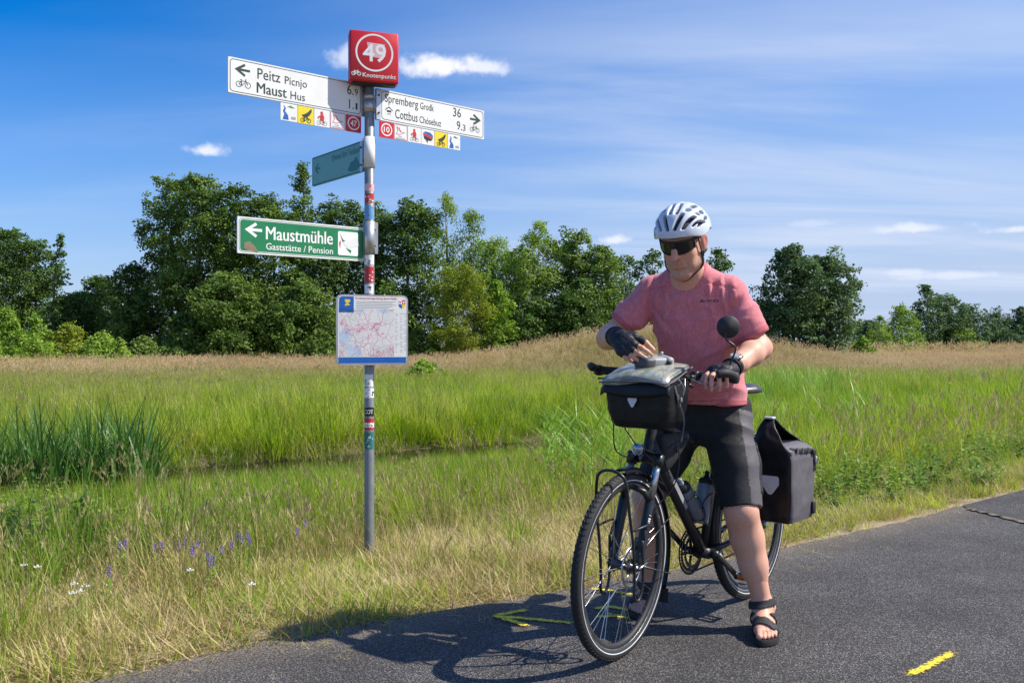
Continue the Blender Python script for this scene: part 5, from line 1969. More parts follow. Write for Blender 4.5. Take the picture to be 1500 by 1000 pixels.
# stem, handlebar, grips, levers -------------------------------------------------
BAR_C = Vector((.815, 0, 1.052))
b = MB()
b.tube([HT1 + sdir * .008, HT1 + sdir * .09], .0165, 14)
b.tube([HT1 + sdir * .075, HT1 + sdir * .112], [.021, .021], 14)
b.tube([HT1 + sdir * .095, BAR_C], [.018, .019], 12)
b.cyl(BAR_C + Vector((0, -.024, 0)), BAR_C + Vector((0, .024, 0)), .022, 16)
mk(b, 'stem', M['black'], matrix=MS)
b = MB()
HB = [BAR_C + Vector((-.02, -.262, .012)), BAR_C + Vector((-.008, -.16, .012)), BAR_C + Vector((0, -.05, 0)), BAR_C + Vector((0, .05, 0)), BAR_C + Vector((-.008, .16, .012)), BAR_C + Vector((-.02, .305, .012))]
b.tube(catmull(HB, 6), .0125, 12)
mk(b, 'handlebar', M['black'], matrix=MS)
for s in (-1, 1):
    b = MB()
    E = BAR_C + Vector((-.02, .308 if s > 0 else -.265, .012)); I = BAR_C + Vector((-.010, .185 if s > 0 else -.145, .012))
    b.tube([I, I.lerp(E, .05), E.lerp(I, .3), E], [.015, .0168, .0175, .018], 14)
    # palm rest
    b.tube([I.lerp(E, .2) + Vector((-.010, 0, -.002)), E + Vector((-.030, 0, -.004))], [.012, .021], 12, flat=(.55, 1.2))
    mk(b, 'grip', M['rubber'], matrix=MS)
    b = MB()
    q = E + Vector((.0, s * .010, 0))
    b.lathe([(0, -.013), (.021, -.013), (.023, 0), (.021, .013), (0, .013)], 16, 0, 'y', M=Matrix.Translation(q))
    b.tube(catmull([q, q + Vector((.035, s * .004, .012)), q + Vector((.075, -s * .006, .020)), q + Vector((.098, -s * .030, .014))], 6), [.0165] * 8 + [.0160] * 6 + [.0165] * 4 + [.013], 12)
    mk(b, 'bar_end', M['black_matte'], matrix=MS)
    b = MB()
    c = I + Vector((0, -s * .020, 0))
    b.lathe([(.013, -.014), (.019, -.014), (.019, .014), (.013, .014)], 16, 0, 'y', closed=True, M=Matrix.Translation(c))
    b.box(c + Vector((.028, -s * .004, -.008)), (.044, .030, .026), 0, bev=.008)
    mk(b, 'brake_mount', M['black'], matrix=MS)
    b = MB()
    b.tube(catmull([c + Vector((.045, 0, -.012)), c + Vector((.060, s * .03, -.020)), c + Vector((.056, s * .07, -.026)), c + Vector((.060, s * .112, -.030))], 5), .0055, 8, flat=(.7, 1.25))
    mk(b, 'brake_lever', M['dark_metal' if s < 0 else 'steel'], matrix=MS)
    b = MB()
    c2 = c + Vector((.005, -s * .040, -.018))
    b.box(c2, (.05, .034, .030), 0, bev=.010)
    b.tube([c2 + Vector((.0, 0, -.012)), c2 + Vector((-.025, s * .02, -.026))], [.006, .008], 8, 1)
    b.box(c2 + Vector((.0, 0, .018)), (.034, .022, .010), 1, bev=.004)
    mk(b, 'shifter', [M['black'], M['dark_metal']], matrix=MS)
# mirror on the left
b = MB()
m0 = BAR_C + Vector((-.02, .30, .035)); MC = Vector((.800, .290, 1.256))
b.tube(catmull([m0 + Vector((.0, 0, -.02)), m0 + Vector((0, .0, .03)), m0 + Vector((-.002, .018, .09)), MC + Vector((.012, -.004, -.045)), MC + Vector((.012, 0, -.005))], 6), .0038, 8)
b.lathe([(.013, -.010), (.019, -.010), (.019, .010), (.013, .010)], 14, 0, 'y', closed=True, M=Matrix.Translation(m0 + Vector((0, 0, -.023))))
mi_ = mk(b, 'mirror_stalk', M['black'], matrix=MS)
b = MB()
fd = (Vector((-.25, -.97, .0))).normalized()          # the back of the mirror looks towards the path ahead
loc_fd = Vector((fd.dot(FWD), fd.dot(Vector((-FWD.y, FWD.x, 0))), 0)).normalized()
Q = loc_fd.to_track_quat('Z', 'Y').to_matrix().to_4x4()
b.lathe([(0, .021), (.010, .020), (.024, .013), (.037, .008), (.0425, .003), (.0435, -.004), (.042, -.006), (.040, -.004)], 32, 0, 'z', M=Matrix.Translation(MC) @ Q)
b.lathe([(0, -.004), (.0405, -.004)], 32, 1, 'z', M=Matrix.Translation(MC) @ Q)
b.tube([MC + Vector((.012, 0, -.01)), MC + Vector((.012, 0, .0))], [.006, .010], 10, 0)
mk(b, 'mirror', [M['black_matte'], M['steel']], matrix=MS, fixn=False)

M['lamp_glass'] = simple('lamp_glass', (.35, .37, .40), .12, .6, .2, scale=160)
# headlight on the crown, cables -------------------------------------------------
b = MB()
hl = CR + Vector((.060, 0, .055))
b.lathe([(0, -.03), (.014, -.028), (.020, -.012), (.0225, .012), (.024, .016), (.0225, .018), (.020, .015)], 20, 0, 'x', M=Matrix.Translation(hl))
b.lathe([(0, .020), (.012, .019), (.0205, .015)], 20, 1, 'x', M=Matrix.Translation(hl))
b.tube([CR + Vector((.02, 0, .015)), hl + Vector((-.008, 0, -.02))], .006, 8, 0)
b.lathe([(0, -.016), (.013, -.014), (.017, 0), (.016, .014), (.012, .02)], 16, 2, 'x', M=Matrix.Translation(hl + Vector((.0, 0, -.034))))
mk(b, 'headlight', [M['steel'], M['lamp_glass'], M['dark_metal']], matrix=MS, fixn=False)
cab = [
    [BAR_C + Vector((.03, -.13, .0)), Vector((.96, -.09, .93)), Vector((.98, -.085, .82)), Vector((.94, -.085, .75)), Vector((.80, -.03, .70)), Vector((.72, 0, .62))],
    [BAR_C + Vector((.03, .15, -.01)), Vector((.98, .11, .93)), Vector((.97, .05, .80)), Vector((.90, .05, .76)), Vector((.83, .035, .76)), Vector((.74, .025, .64))],
    [BAR_C + Vector((.03, .16, -.01)), Vector((.94, .15, .92)), Vector((.90, .16, .76)), Vector((.89, .13, .64)), Vector((.94, .085, .56)), Vector((1.0, .07, .46))],
    [BAR_C + Vector((.03, -.12, -.01)), Vector((.95, -.07, .90)), Vector((.96, .0, .80)), Vector((.91, .06, .72)), Vector((.86, .03, .66)), Vector((.78, .02, .62))]]
for k, c in enumerate(cab):
    b = MB(); b.tube(catmull(c, 8), .0026, 7)
    mk(b, 'cable', M['black'] if k != 1 else M['dark_metal'])

# cranks, chain, pedals, gears -------------------------------------------------
b = MB()
for (r, y, th_) in ((.090, -.050, .003), (.072, -.043, .003)):
    b.lathe([(r - .012, y - th_), (r, y - th_), (r, y), (r - .012, y)], 44, 0, 'y', closed=True, M=Matrix.Translation(BBP))
    n = int(r * 2 * math.pi / .0127)
    for k in range(n):
        a = 2 * math.pi * k / n
        T_ = Matrix.Translation(BBP) @ Matrix.Rotation(-a, 4, 'Y')
        b.box((r + .002, y - th_ / 2, 0), (.006, .002, .005), 0, T_)
for k in range(5):
    a = 2 * math.pi * k / 5
    b.tube([BBP + Vector((.02 * math.cos(a), -.052, .02 * math.sin(a))), BBP + Vector((.080 * math.cos(a), -.050, .080 * math.sin(a)))], [.011, .007], 6, 0, flat=(.4, 1), up=(0, 1, 0))
mk(b, 'chainring', M['dark_metal'], fixn=False)
b = MB()
b.lathe([(.100, -.056), (.104, -.056), (.104, -.054), (.094, -.054)], 44, 0, 'y', closed=True, M=Matrix.Translation(BBP))
mk(b, 'chain_guard', M['black'])
ca = R(-38)                       # the left crank points back and down
cl = BBP + Vector((-.17 * math.cos(ca), .085, .17 * math.sin(ca)))
cr_ = BBP + Vector((.17 * math.cos(ca), -.085, -.17 * math.sin(ca)))
for (e, y) in ((cl, .075), (cr_, -.075)):
    b = MB()
    b.tube([BBP + Vector((0, y * .6, 0)), BBP + Vector((0, y * 1.02, 0))], .018, 14)
    b.tube([BBP + Vector((0, y, 0)), BBP.lerp(e, .5) + Vector((0, y * .5, 0)), e], [.015, .0125, .013], 10, flat=(.55, 1.1), up=(0, 1, 0))
    mk(b, 'crank_arm', M['black'])
    s = 1 if y > 0 else -1
    b = MB()
    pc = e + Vector((0, s * .058, 0))
    b.cyl(e, pc + Vector((0, s * .04, 0)), .008, 10, 1)
    b.box(pc + Vector((.036, 0, 0)), (.014, .088, .020), 0, bev=.004)
    b.box(pc + Vector((-.036, 0, 0)), (.014, .088, .020), 0, bev=.004)
    b.box(pc + Vector((0, -.038, 0)), (.07, .012, .018), 0, bev=.003)
    b.box(pc + Vector((0, .038, 0)), (.07, .012, .018), 0, bev=.003)
    for k in (-.034, 0, .034):
        for x in (-.036, .036):
            b.cyl(pc + Vector((x, k, .008)), pc + Vector((x, k, .016)), .0025, 6, 1)
    b.box(pc + Vector((.0445, 0, 0)), (.003, .05, .012), 2)
    mk(b, 'pedal', [M['black_matte'], M['steel'], M['orange']])
b = MB()
b.tube([BBP + Vector((0, -.047, .091)), Vector((.02, -.036, RW + .036))], .0045, 6, flat=(.6, 1), up=(0, 1, 0))
b.tube([BBP + Vector((0, -.047, -.091)), Vector((.045, -.036, RW - .135)), Vector((-.0, -.036, RW - .14)), Vector((-.02, -.036, RW - .10)), Vector((.02, -.036, RW - .07)), Vector((.015, -.036, RW - .036))], .0045, 6, flat=(.6, 1), up=(0, 1, 0))
mk(b, 'chain', M['dark_metal'])
b = MB()
for k in range(7):
    r = .052 - k * .0045; y = -.026 - k * .004
    b.lathe([(.018, y), (r, y), (r, y - .002), (.018, y - .002)], 28, 0, 'y', closed=True, M=Matrix.Translation(AX_R))
b.box((.015, -.05, RW - .085), (.02, .012, .10), 1, bev=.005)
b.lathe([(0, -.004), (.022, -.004), (.022, .004), (0, .004)], 16, 1, 'y', M=Matrix.Translation((.0, -.045, RW - .125)))
b.box((.005, -.062, RW - .045), (.045, .022, .04), 1, bev=.008)
mk(b, 'gear_set', [M['steel'], M['dark_metal']], fixn=False)

# saddle and seat post -------------------------------------------------
b = MB()
b.tube([ST - Vector((-.02, 0, .06)), ST + Vector((-.062, 0, .19))], .0136, 12)
b.tube([ST, ST + Vector((-.008, 0, .025))], .020, 14, 1)
b.tube([Vector((.10, -.022, .945)), Vector((.27, -.018, .950))], .0035, 6, 1)
b.tube([Vector((.10, .022, .945)), Vector((.27, .018, .950))], .0035, 6, 1)
mk(b, 'seat_post', [M['black'], M['dark_metal']])
b = MB()
V = []; F = []
secs = [(-.012, .018, .988, .022), (.0, .064, .996, .036), (.035, .083, 1.0, .046), (.08, .080, .998, .044), (.14, .050, .992, .040), (.20, .028, .988, .034), (.255, .020, .982, .028), (.272, .008, .976, .012)]
n = 16
for (x, w, z, h) in secs:
    for k in range(n):
        a = 2 * math.pi * k / n
        c, s_ = math.cos(a), math.sin(a)
        V.append((x, w * (abs(c) ** .8) * (1 if c > 0 else -1), z - h * .45 + h * .5 * (abs(s_) ** .8) * (1 if s_ > 0 else -1) - (.012 * abs(c) ** 3)))
for i in range(len(secs) - 1):
    for k in range(n):
        k2 = (k + 1) % n
        F.append((i * n + k, i * n + k2, (i + 1) * n + k2, (i + 1) * n + k))
F.append(tuple(range(n))); F.append(tuple((len(secs) - 1) * n + k for k in range(n)))
b.add(V, F, smooth=True)
M['saddle'] = simple('worn_black_saddle', (.045, .046, .05), .38, 0, .3)
mk(b, 'saddle', M['saddle'])

# rear rack -------------------------------------------------
b = MB()
for s in (-1, 1):
    b.tube([Vector((.20, s * .045, .735)), Vector((.10, s * .055, .745)), Vector((-.25, s * .055, .745)), Vector((-.27, s * .03, .745))], .005, 8)
    b.tube([AX_R + Vector((0, s * .074, .02)), Vector((-.02, s * .085, .60)), Vector((.02, s * .062, .742))], .005, 8)
    b.tube([AX_R + Vector((0, s * .074, .02)), Vector((-.10, s * .085, .60)), Vector((-.16, s * .062, .742))], .005, 8)
    b.tube([Vector((.20, s * .045, .735)), Vector((.235, s * .02, .70))], .004, 6)
for x in (.1, -.02, -.14, -.25):
    b.tube([Vector((x, -.055, .745)), Vector((x, .055, .745))], .004, 6)
mk(b, 'rear_rack', M['black'])
b = MB()
b.box((-.285, 0, .735), (.025, .085, .045), 0, bev=.008)
mk(b, 'rear_light', M['ink_red'])

# bottle cages -------------------------------------------------
def along_frame(a, b_, f, off):
    d = (b_ - a).normalized()
    nrm = Vector((-d.z, 0, d.x))
    if nrm.x * (1) > 0 and off < 0: pass
    return a.lerp(b_, f) + nrm * off, d


dt_dir = (HT0.lerp(HT1, .28) - BBP).normalized()
dt_n = Vector((-dt_dir.z, 0, dt_dir.x))
st_dir = (ST - BBP).normalized()
st_n = Vector((st_dir.z, 0, -st_dir.x))
B1 = BBP + dt_dir * .155 + dt_n * .063
B2 = BBP + st_dir * .115 + st_n * .060
for (p0, d0, n0) in ((B1, dt_dir, dt_n), (B2, st_dir, st_n)):
    b = MB()
    sx = Vector((0, 1, 0))
    for s in (-1, 1):
        b.tube(catmull([p0 - n0 * .036 + d0 * .02 + sx * s * .01, p0 - n0 * .005 + d0 * -.004 + sx * s * .038, p0 + n0 * .03 + d0 * .02 + sx * s * .03, p0 + n0 * .034 + d0 * .09 + sx * s * .022, p0 - n0 * .0 + d0 * .135 + sx * s * .040, p0 - n0 * .036 + d0 * .13 + sx * s * .01], 5), .0026, 6)
    b.tube([p0 - n0 * .037 + d0 * .01, p0 - n0 * .037 + d0 * .14], .006, 6, 0, flat=(.4, 1.4), up=n0)
    mk(b, 'bottle_cage', M['dark_metal'])


# bottles, standing in the cages -------------------------------------------------
def bottle(p0, d0, mats, label):
    wp = bike_m @ (p0 + d0 * .002)
    r = empty('water_bottle', wp)
    q = (bike_m.to_3x3() @ d0).to_track_quat('Z', 'Y')
    r.rotation_mode = 'QUATERNION'; r.rotation_quaternion = q
    b = MB()
    b.lathe([(0, 0), (.030, 0), (.0345, .006), (.0345, .085), (.0315, .098), (.0315, .112), (.0345, .124), (.0345, .152), (.031, .168), (.029, .172), (0, .172)], 24, 0, 'z')
    b.build('bottle_body', mats[0], r)
    b = MB()
    b.lathe([(.0295, .166), (.0315, .168), (.0315, .186), (.024, .194), (.012, .197), (.0, .197)], 24, 0, 'z')
    b.build('cap', mats[1], r)
    b = MB()
    b.lathe([(.012, .196), (.012, .204), (.009, .208), (.0105, .214), (.0105, .222), (.007, .226), (0, .226)], 16, 0, 'z')
    b.build('spout', mats[2], r)
    tag(r, label, 'bottle', 'water bottles on the bicycle frame')


bike_m = Matrix.Translation(BR) @ Matrix.Rotation(BANG, 4, 'Z')
bottle(B1, dt_dir, (M['bottle_grey'], M['black_matte'], M['bottle_blue']), 'smoky grey bottle with pale spout held above the down tube')
bottle(B2, st_dir, (M['bottle_blue'], M['black_matte'], M['black_matte']), 'pale blue bottle with dark cap held in front of the seat tube')


# soft boxes: stacked rounded sections -------------------------------------------------
def loft(secs, n=28, exp=4.0, mi=lambda i, k, nn: 0, cap=True):
    """secs: (centre, half a, half b, axis a, axis b)"""
    b = MB(); V = []; F = []; mm = []
    for (c, ha, hb, ax, ay) in secs:
        c = Vector(c); ax = Vector(ax); ay = Vector(ay)
        for k in range(n):
            t = 2 * math.pi * k / n
            ct, st_ = math.cos(t), math.sin(t)
            u = (abs(ct) ** (2 / exp)) * (1 if ct >= 0 else -1); v = (abs(st_) ** (2 / exp)) * (1 if st_ >= 0 else -1)
            V.append(c + ax * ha * u + ay * hb * v)
    m_ = len(secs)
    for i in range(m_ - 1):
        for k in range(n):
            k2 = (k + 1) % n
            F.append((i * n + k, i * n + k2, (i + 1) * n + k2, (i + 1) * n + k))
    base = len(b.v)
    for f in F:
        i = f[0] // n; k = f[0] % n
        b.add([], []);
    b.v = [tuple(v) for v in V]
    for f in F:
        b.f.append(f); b.m.append(mi(f[0] // n, f[0] % n, n)); b.s.append(True)
    if cap:
        b.f.append(tuple(range(n))); b.m.append(mi(0, 0, n)); b.s.append(False)
        b.f.append(tuple((m_ - 1) * n + k for k in range(n))); b.m.append(mi(m_ - 1, 0, n)); b.s.append(False)
    return b


SHIELD = [(-.5, .42), (-.42, .5), (.42, .5), (.5, .42), (.5, .05), (.12, -.46), (0, -.5), (-.12, -.46), (-.5, .05)]

# pannier on the left side of the rear rack -------------------------------------------------
pan = empty('roll_top_pannier', bike_m @ Vector((.065, .19, .402)), BANG)
tag(pan, 'black and grey roll-top pannier bag hanging beside the rear wheel', 'pannier')
X_, Y_, Z_ = (1, 0, 0), (0, 1, 0), (0, 0, 1)


def box_ring(ha, hb, r, n):
    """n points round a rounded rectangle, evenly spaced"""
    fine = rrect(-ha, -hb, ha, hb, min(r, ha * .9, hb * .9), 6)
    fine.append(fine[0])
    d = [0]
    for a, c in zip(fine, fine[1:]): d.append(d[-1] + math.hypot(c[0] - a[0], c[1] - a[1]))
    t = np.linspace(0, d[-1], n, endpoint=False)
    return np.stack([np.interp(t, d, [q[0] for q in fine]), np.interp(t, d, [q[1] for q in fine])], 1)


def soft_box(secs, n, amp, seed):
    """secs: (z, half x, half y, corner radius, y shift); creased like coated cloth"""
    V = []
    zs = [q[0] for q in secs]
    zz = sorted(set(list(np.linspace(zs[0], zs[-1], 30)) + zs))
    for z in zz:
        ha, hb, r, yo = (float(np.interp(z, zs, [q[k] for q in secs])) for k in (1, 2, 3, 4))
        P = box_ring(ha, hb, r, n)
        for q in P: V.append((q[0], q[1] + yo, z))
    V = np.array(V)
    c = np.stack([V[:, 0], V[:, 1], 0 * V[:, 2]], 1); c /= np.linalg.norm(c, axis=1, keepdims=True) + 1e-9
    w = vnoise(V * [1, 1, .55], 15, seed) * 1.0 + (1 - 2 * np.abs(vnoise(V * [1, 1, .35] + V[:, [2, 2, 2]] * [.5, .3, 0], 20, seed + 3))) * .8 + vnoise(V, 45, seed + 5) * .3
    V = V + c * (w * amp)[:, None]
    F = []
    m_ = len(zz)
    for i in range(m_ - 1):
        for k in range(n):
            k2 = (k + 1) % n
            F.append((i * n + k, i * n + k2, (i + 1) * n + k2, (i + 1) * n + k))
    b = MB()
    b.add([tuple(v) for v in V], F, smooth=True)
    b.f.append(tuple(reversed(range(n)))); b.m.append(0); b.s.append(False)
    b.f.append(tuple((m_ - 1) * n + k for k in range(n))); b.m.append(0); b.s.append(True)
    return b


b = soft_box([(0, .108, .080, .02, 0), (.006, .120, .094, .02, 0), (.03, .124, .099, .016, 0), (.16, .125, .101, .014, 0), (.28, .127, .100, .014, 0), (.315, .127, .096, .016, -.002), (.335, .124, .078, .02, -.012), (.345, .118, .055, .02, -.02)], 84, .0042, 3)
for q in range(len(b.f)):
    cx = sum(b.v[i][0] for i in b.f[q]) / len(b.f[q]); cy = sum(b.v[i][1] for i in b.f[q]) / len(b.f[q])
    b.m[q] = 1 if (cy > .088 or (cy > .05 and b.v[b.f[q][0]][2] > .31)) and abs(cx) < .121 else 0
po = b.build('bag_body', [M['tarp_black'], M['tarp_grey']], pan, fixn=False)
po.data.set_sharp_from_angle(angle=R(50))


def flap(rows, name):
    """cloth strip: rows of (x, z, half width, y centre, sag)"""
    V = []; n = 14
    P = catmull([(q[0], q[1], 0) for q in rows], 5)
    S_ = np.linspace(0, len(rows) - 1, len(P))
    for p_, s_ in zip(P, S_):
        w = np.interp(s_, range(len(rows)), [q[2] for q in rows]); yc = np.interp(s_, range(len(rows)), [q[3] for q in rows]); sg = np.interp(s_, range(len(rows)), [q[4] for q in rows])
        for k in range(n + 1):
            u = k / n * 2 - 1
            nz = float(vnoise(np.array([[p_.x * 1.0, u * .09, p_.y]]), 26, 7)[0]) * .004
            V.append((p_.x + sg * (1 - u * u) + nz, yc + w * u, p_.y - abs(sg) * .4 * u * u + nz))
    F = [(i * (n + 1) + k, i * (n + 1) + k + 1, (i + 1) * (n + 1) + k + 1, (i + 1) * (n + 1) + k) for i in range(len(P) - 1) for k in range(n)]
    b = MB(); b.add(V, F, smooth=True)
    o = b.build(name, M['tarp_black'], pan)
    md = o.modifiers.new('thick', 'SOLIDIFY'); md.thickness = .006
    return o


flap([(.1275, .285, .094, 0, .002), (.126, .325, .084, -.006, .004), (.112, .370, .062, -.018, .008), (.088, .412, .040, -.028, .008), (.066, .438, .026, -.032, .004), (.048, .447, .020, -.033, .0)], 'front_flap')
flap([(-.127, .285, .092, 0, -.002), (-.126, .322, .080, -.008, -.003), (-.100, .352, .056, -.020, -.006), (-.055, .384, .040, -.028, -.006), (-.005, .418, .028, -.032, -.004), (.030, .444, .021, -.033, .0), (.048, .449, .020, -.033, .0)], 'rear_flap')
b = MB()
b.box((.054, -.033, .452), (.034, .044, .010), 0, bev=.003)
b.box((.030, -.033, .452), (.020, .030, .012), 1, bev=.003)
b.build('top_buckle', [M['reflector'], M['black_matte']], pan)
b = MB()
b.prism([(p[0] * .080, p[1] * .082) for p in SHIELD], -.002, .002, 0, M=Matrix.Translation((.130, .004, .165)) @ Matrix.Rotation(R(90), 4, 'Z'))
b.build('reflector', M['reflector'], pan)
b = MB()
b.tube(catmull([(.105, .083, .322), (.06, .100, .316), (0, .103, .312), (-.07, .102, .306), (-.105, .100, .296), (-.112, .105, .27), (-.110, .106, .215)], 6), .0105, 8, 0, flat=(.22, 1), up=(0, 1, 0))
for x, z in ((.07, .317), (.02, .313), (-.04, .310)):
    b.box((x, .104, z), (.006, .006, .026), 1)
b.box((-.095, .107, .298), (.034, .012, .024), 0, bev=.004)
b.box((-.111, .110, .262), (.016, .010, .030), 1, bev=.003)
b.build('buckle_strap', [M['black_matte'], M['steel']], pan)
b = MB()
b.box((-.098, .104, .05), (.032, .012, .056), 0, bev=.005)
b.build('corner_guard', M['black_matte'], pan)
b = MB()
for x in (-.07, .09):
    b.box((x, -.108, .31), (.03, .03, .05), 0, bev=.006)
b.box((.01, -.100, .32), (.26, .008, .016), 0, bev=.003)
b.build('rack_hook', M['black_matte'], pan)

# handlebar bag -------------------------------------------------
hm = bike_m @ MS
hb_c = BAR_C + Vector((.125, .030, -.190))
hbag = empty('handlebar_bag', hm @ hb_c, BANG + STEER)
hbag.scale = (1, .88, .90)
tag(hbag, 'black handlebar bag with white reflector and map case on its lid', 'handlebar bag')
b = soft_box([(0, .050, .108, .03, 0), (.006, .064, .126, .03, 0), (.03, .078, .140, .03, 0), (.08, .088, .150, .028, 0), (.14, .091, .156, .026, 0), (.185, .089, .157, .024, 0), (.203, .082, .151, .02, 0)], 84, .0034, 11)
b.v = [(v[0], v[1], v[2] - .20 * v[0] * max(0, v[2] - .10) / .10) for v in b.v]
ho = b.build('bag_body', M['tarp_black'], hbag, fixn=False)
ho.data.set_sharp_from_angle(angle=R(60))
# lid flap: hangs over the front with a curved edge
b = MB(); V = []; F = []
nx_, ny_ = 10, 16
for i in range(nx_ + 1):
    for j in range(ny_ + 1):
        u = i / nx_; v = j / ny_ * 2 - 1
        y = v * .166
        droop = .034 + .026 * (1 - v * v)
        if u < .62:
            x = -.095 + u / .62 * .192; z = .212 + .012 * math.sin(math.pi * u / .62) + .008 * (1 - v * v)
        else:
            w = (u - .62) / .38
            x = .097 + .008 * math.sin(w * 1.6); z = .212 + .008 * (1 - v * v) * (1 - w) - droop * w
        V.append((x, y, z - .020 * max(0, abs(v) - .92) / .08 - .20 * x))
for i in range(nx_):
    for j in range(ny_):
        a = i * (ny_ + 1) + j
        F.append((a, a + 1, a + ny_ + 2, a + ny_ + 1))
b.add(V, F, smooth=True)
lid = b.build('lid', M['tarp_black'], hbag)
md = lid.modifiers.new('thick', 'SOLIDIFY'); md.thickness = .005; md.offset = -1


def folded_map_mat():
    m, nt, b = new_mat('folded_map_paper')
    t = N(nt, 'ShaderNodeTexCoord')
    n1 = N(nt, 'ShaderNodeTexNoise'); n1.inputs['Scale'].default_value = 16; n1.inputs['Detail'].default_value = 5
    n2 = N(nt, 'ShaderNodeTexNoise'); n2.inputs['Scale'].default_value = 28; n2.inputs['Detail'].default_value = 4
    v = N(nt, 'ShaderNodeTexVoronoi', feature='DISTANCE_TO_EDGE'); v.inputs['Scale'].default_value = 26
    for n in (n1, n2, v): L(nt, t.outputs['Object'], n.inputs['Vector'])
    c = mixc(nt, ramp(nt, n1.outputs[0], .42, .58), (.20, .225, .17), (.40, .40, .33))
    c = mixc(nt, ramp(nt, n2.outputs[0], .60, .64), c, (.22, .30, .31))
    c = mixc(nt, ramp(nt, v.outputs['Distance'], .012, .03, .8, 0), c, (.20, .15, .13))
    L(nt, c, b.inputs['Base Color'])
    b.inputs['Roughness'].default_value = .28
    b.inputs['Coat Weight'].default_value = .4
    b.inputs['Coat Roughness'].default_value = .12
    return m


M['folded_map'] = folded_map_mat()
b = MB()
V = []; F = []
for lay in range(3):
    b0 = len(V)
    for i in range(13):
        for j in range(13):
            x = -.092 + .200 * i / 12; y = (-.160 + .312 * j / 12)
            q = abs(y) / .168
            z = .232 + .010 * (1 - q ** 2) + .006 * lay * (1 - .3 * q) + .006 * math.sin(y * 22 + lay) * (i / 12) - .022 * max(0, (i / 12 - .82) / .18) ** 1.5
            if lay < 2: x -= .003 * (2 - lay); z -= .002 * (2 - lay) * q
            V.append((x, y * (1 - .012 * lay), z - .26 * x))
    for i in range(12):
        for j in range(12):
            a = b0 + i * 13 + j
            F.append((a, a + 1, a + 14, a + 13))
b.add(V, F, smooth=True)
mo_ = b.build('map_case', M['folded_map'], hbag, fixn=False)
md = mo_.modifiers.new('thick', 'SOLIDIFY'); md.thickness = .0025
b = MB()
b.tube(catmull([(.108, -.166, .194), (.112, -.08, .200), (.112, .08, .200), (.108, .163, .194), (.0, .170, .230), (-.09, .168, .259)], 6), .0035, 8)
b.tube(catmull([(.108, -.166, .194), (.0, -.174, .230), (-.09, -.172, .259)], 6), .0035, 8)
b.build('map_case_edge', M['tarp_grey'], hbag)
b = MB()
b.prism([(p[0] * .042, p[1] * .052) for p in SHIELD], -.0015, .0015, 0, M=Matrix.Translation((.0985, -.012, .118)) @ Matrix.Rotation(R(90), 4, 'Z'))
b.build('reflector', M['reflector'], hbag)
b = MB()
b.tube(catmull([(.05, .155, .20), (.03, .162, .14), (-.02, .163, .05), (-.045, .15, .0), (-.06, .13, -.06)], 6), .0085, 8, 0, flat=(1.1, .25), up=(1, 0, 0))
b.box((.03, .164, .135), (.02, .006, .02), 0, bev=.002)
b.build('shoulder_strap', M['device_dark'], hbag)
b = MB()
b.tube(catmull([(.03, .165, .215), (.02, .185, .175), (.01, .170, .12)], 6), .0015, 6)
b.tube(catmull([(-.03, .165, .215), (.0, .180, .17), (.01, .172, .13)], 6), .0015, 6)
b.box((.012, .170, .125), (.014, .008, .02), 0, bev=.002)
b.build('cord', M['steel'], hbag)
b = MB()
b.box((-.10, 0, .17), (.03, .06, .07), 0, bev=.008)
b.build('mount', M['black_matte'], hbag)

# frame bag under the top tube -------------------------------------------------
fb = empty('frame_bag', bike_m @ Vector((.70, 0, .66)), BANG)
tag(fb, 'small black frame bag strapped under the top tube behind the head tube', 'frame bag')
secs = [((.075, 0, .005), .012, .020, X_, Y_), ((.055, 0, .03), .035, .034, X_, Y_), ((.02, 0, .085), .075, .042, X_, Y_), ((-.005, 0, .13), .105, .042, X_, Y_), ((-.01, 0, .155), .112, .034, X_, Y_), ((-.012, 0, .165), .105, .024, X_, Y_)]
fo = loft(secs, 26, 3.2).build('bag_body', M['cloth_black'], fb)
sd = fo.modifiers.new('smooth', 'SUBSURF'); sd.levels = 1; sd.render_levels = 1
b = MB(); b.tube(catmull([(.07, .043, .11), (.0, .046, .125), (-.08, .043, .135)], 5), .003, 6)
b.tube([(.03, .046, .118), (.028, .048, .10), (.03, .047, .085)], [.002, .003, .003], 6)
b.build('zip', M['dark_metal'], fb)


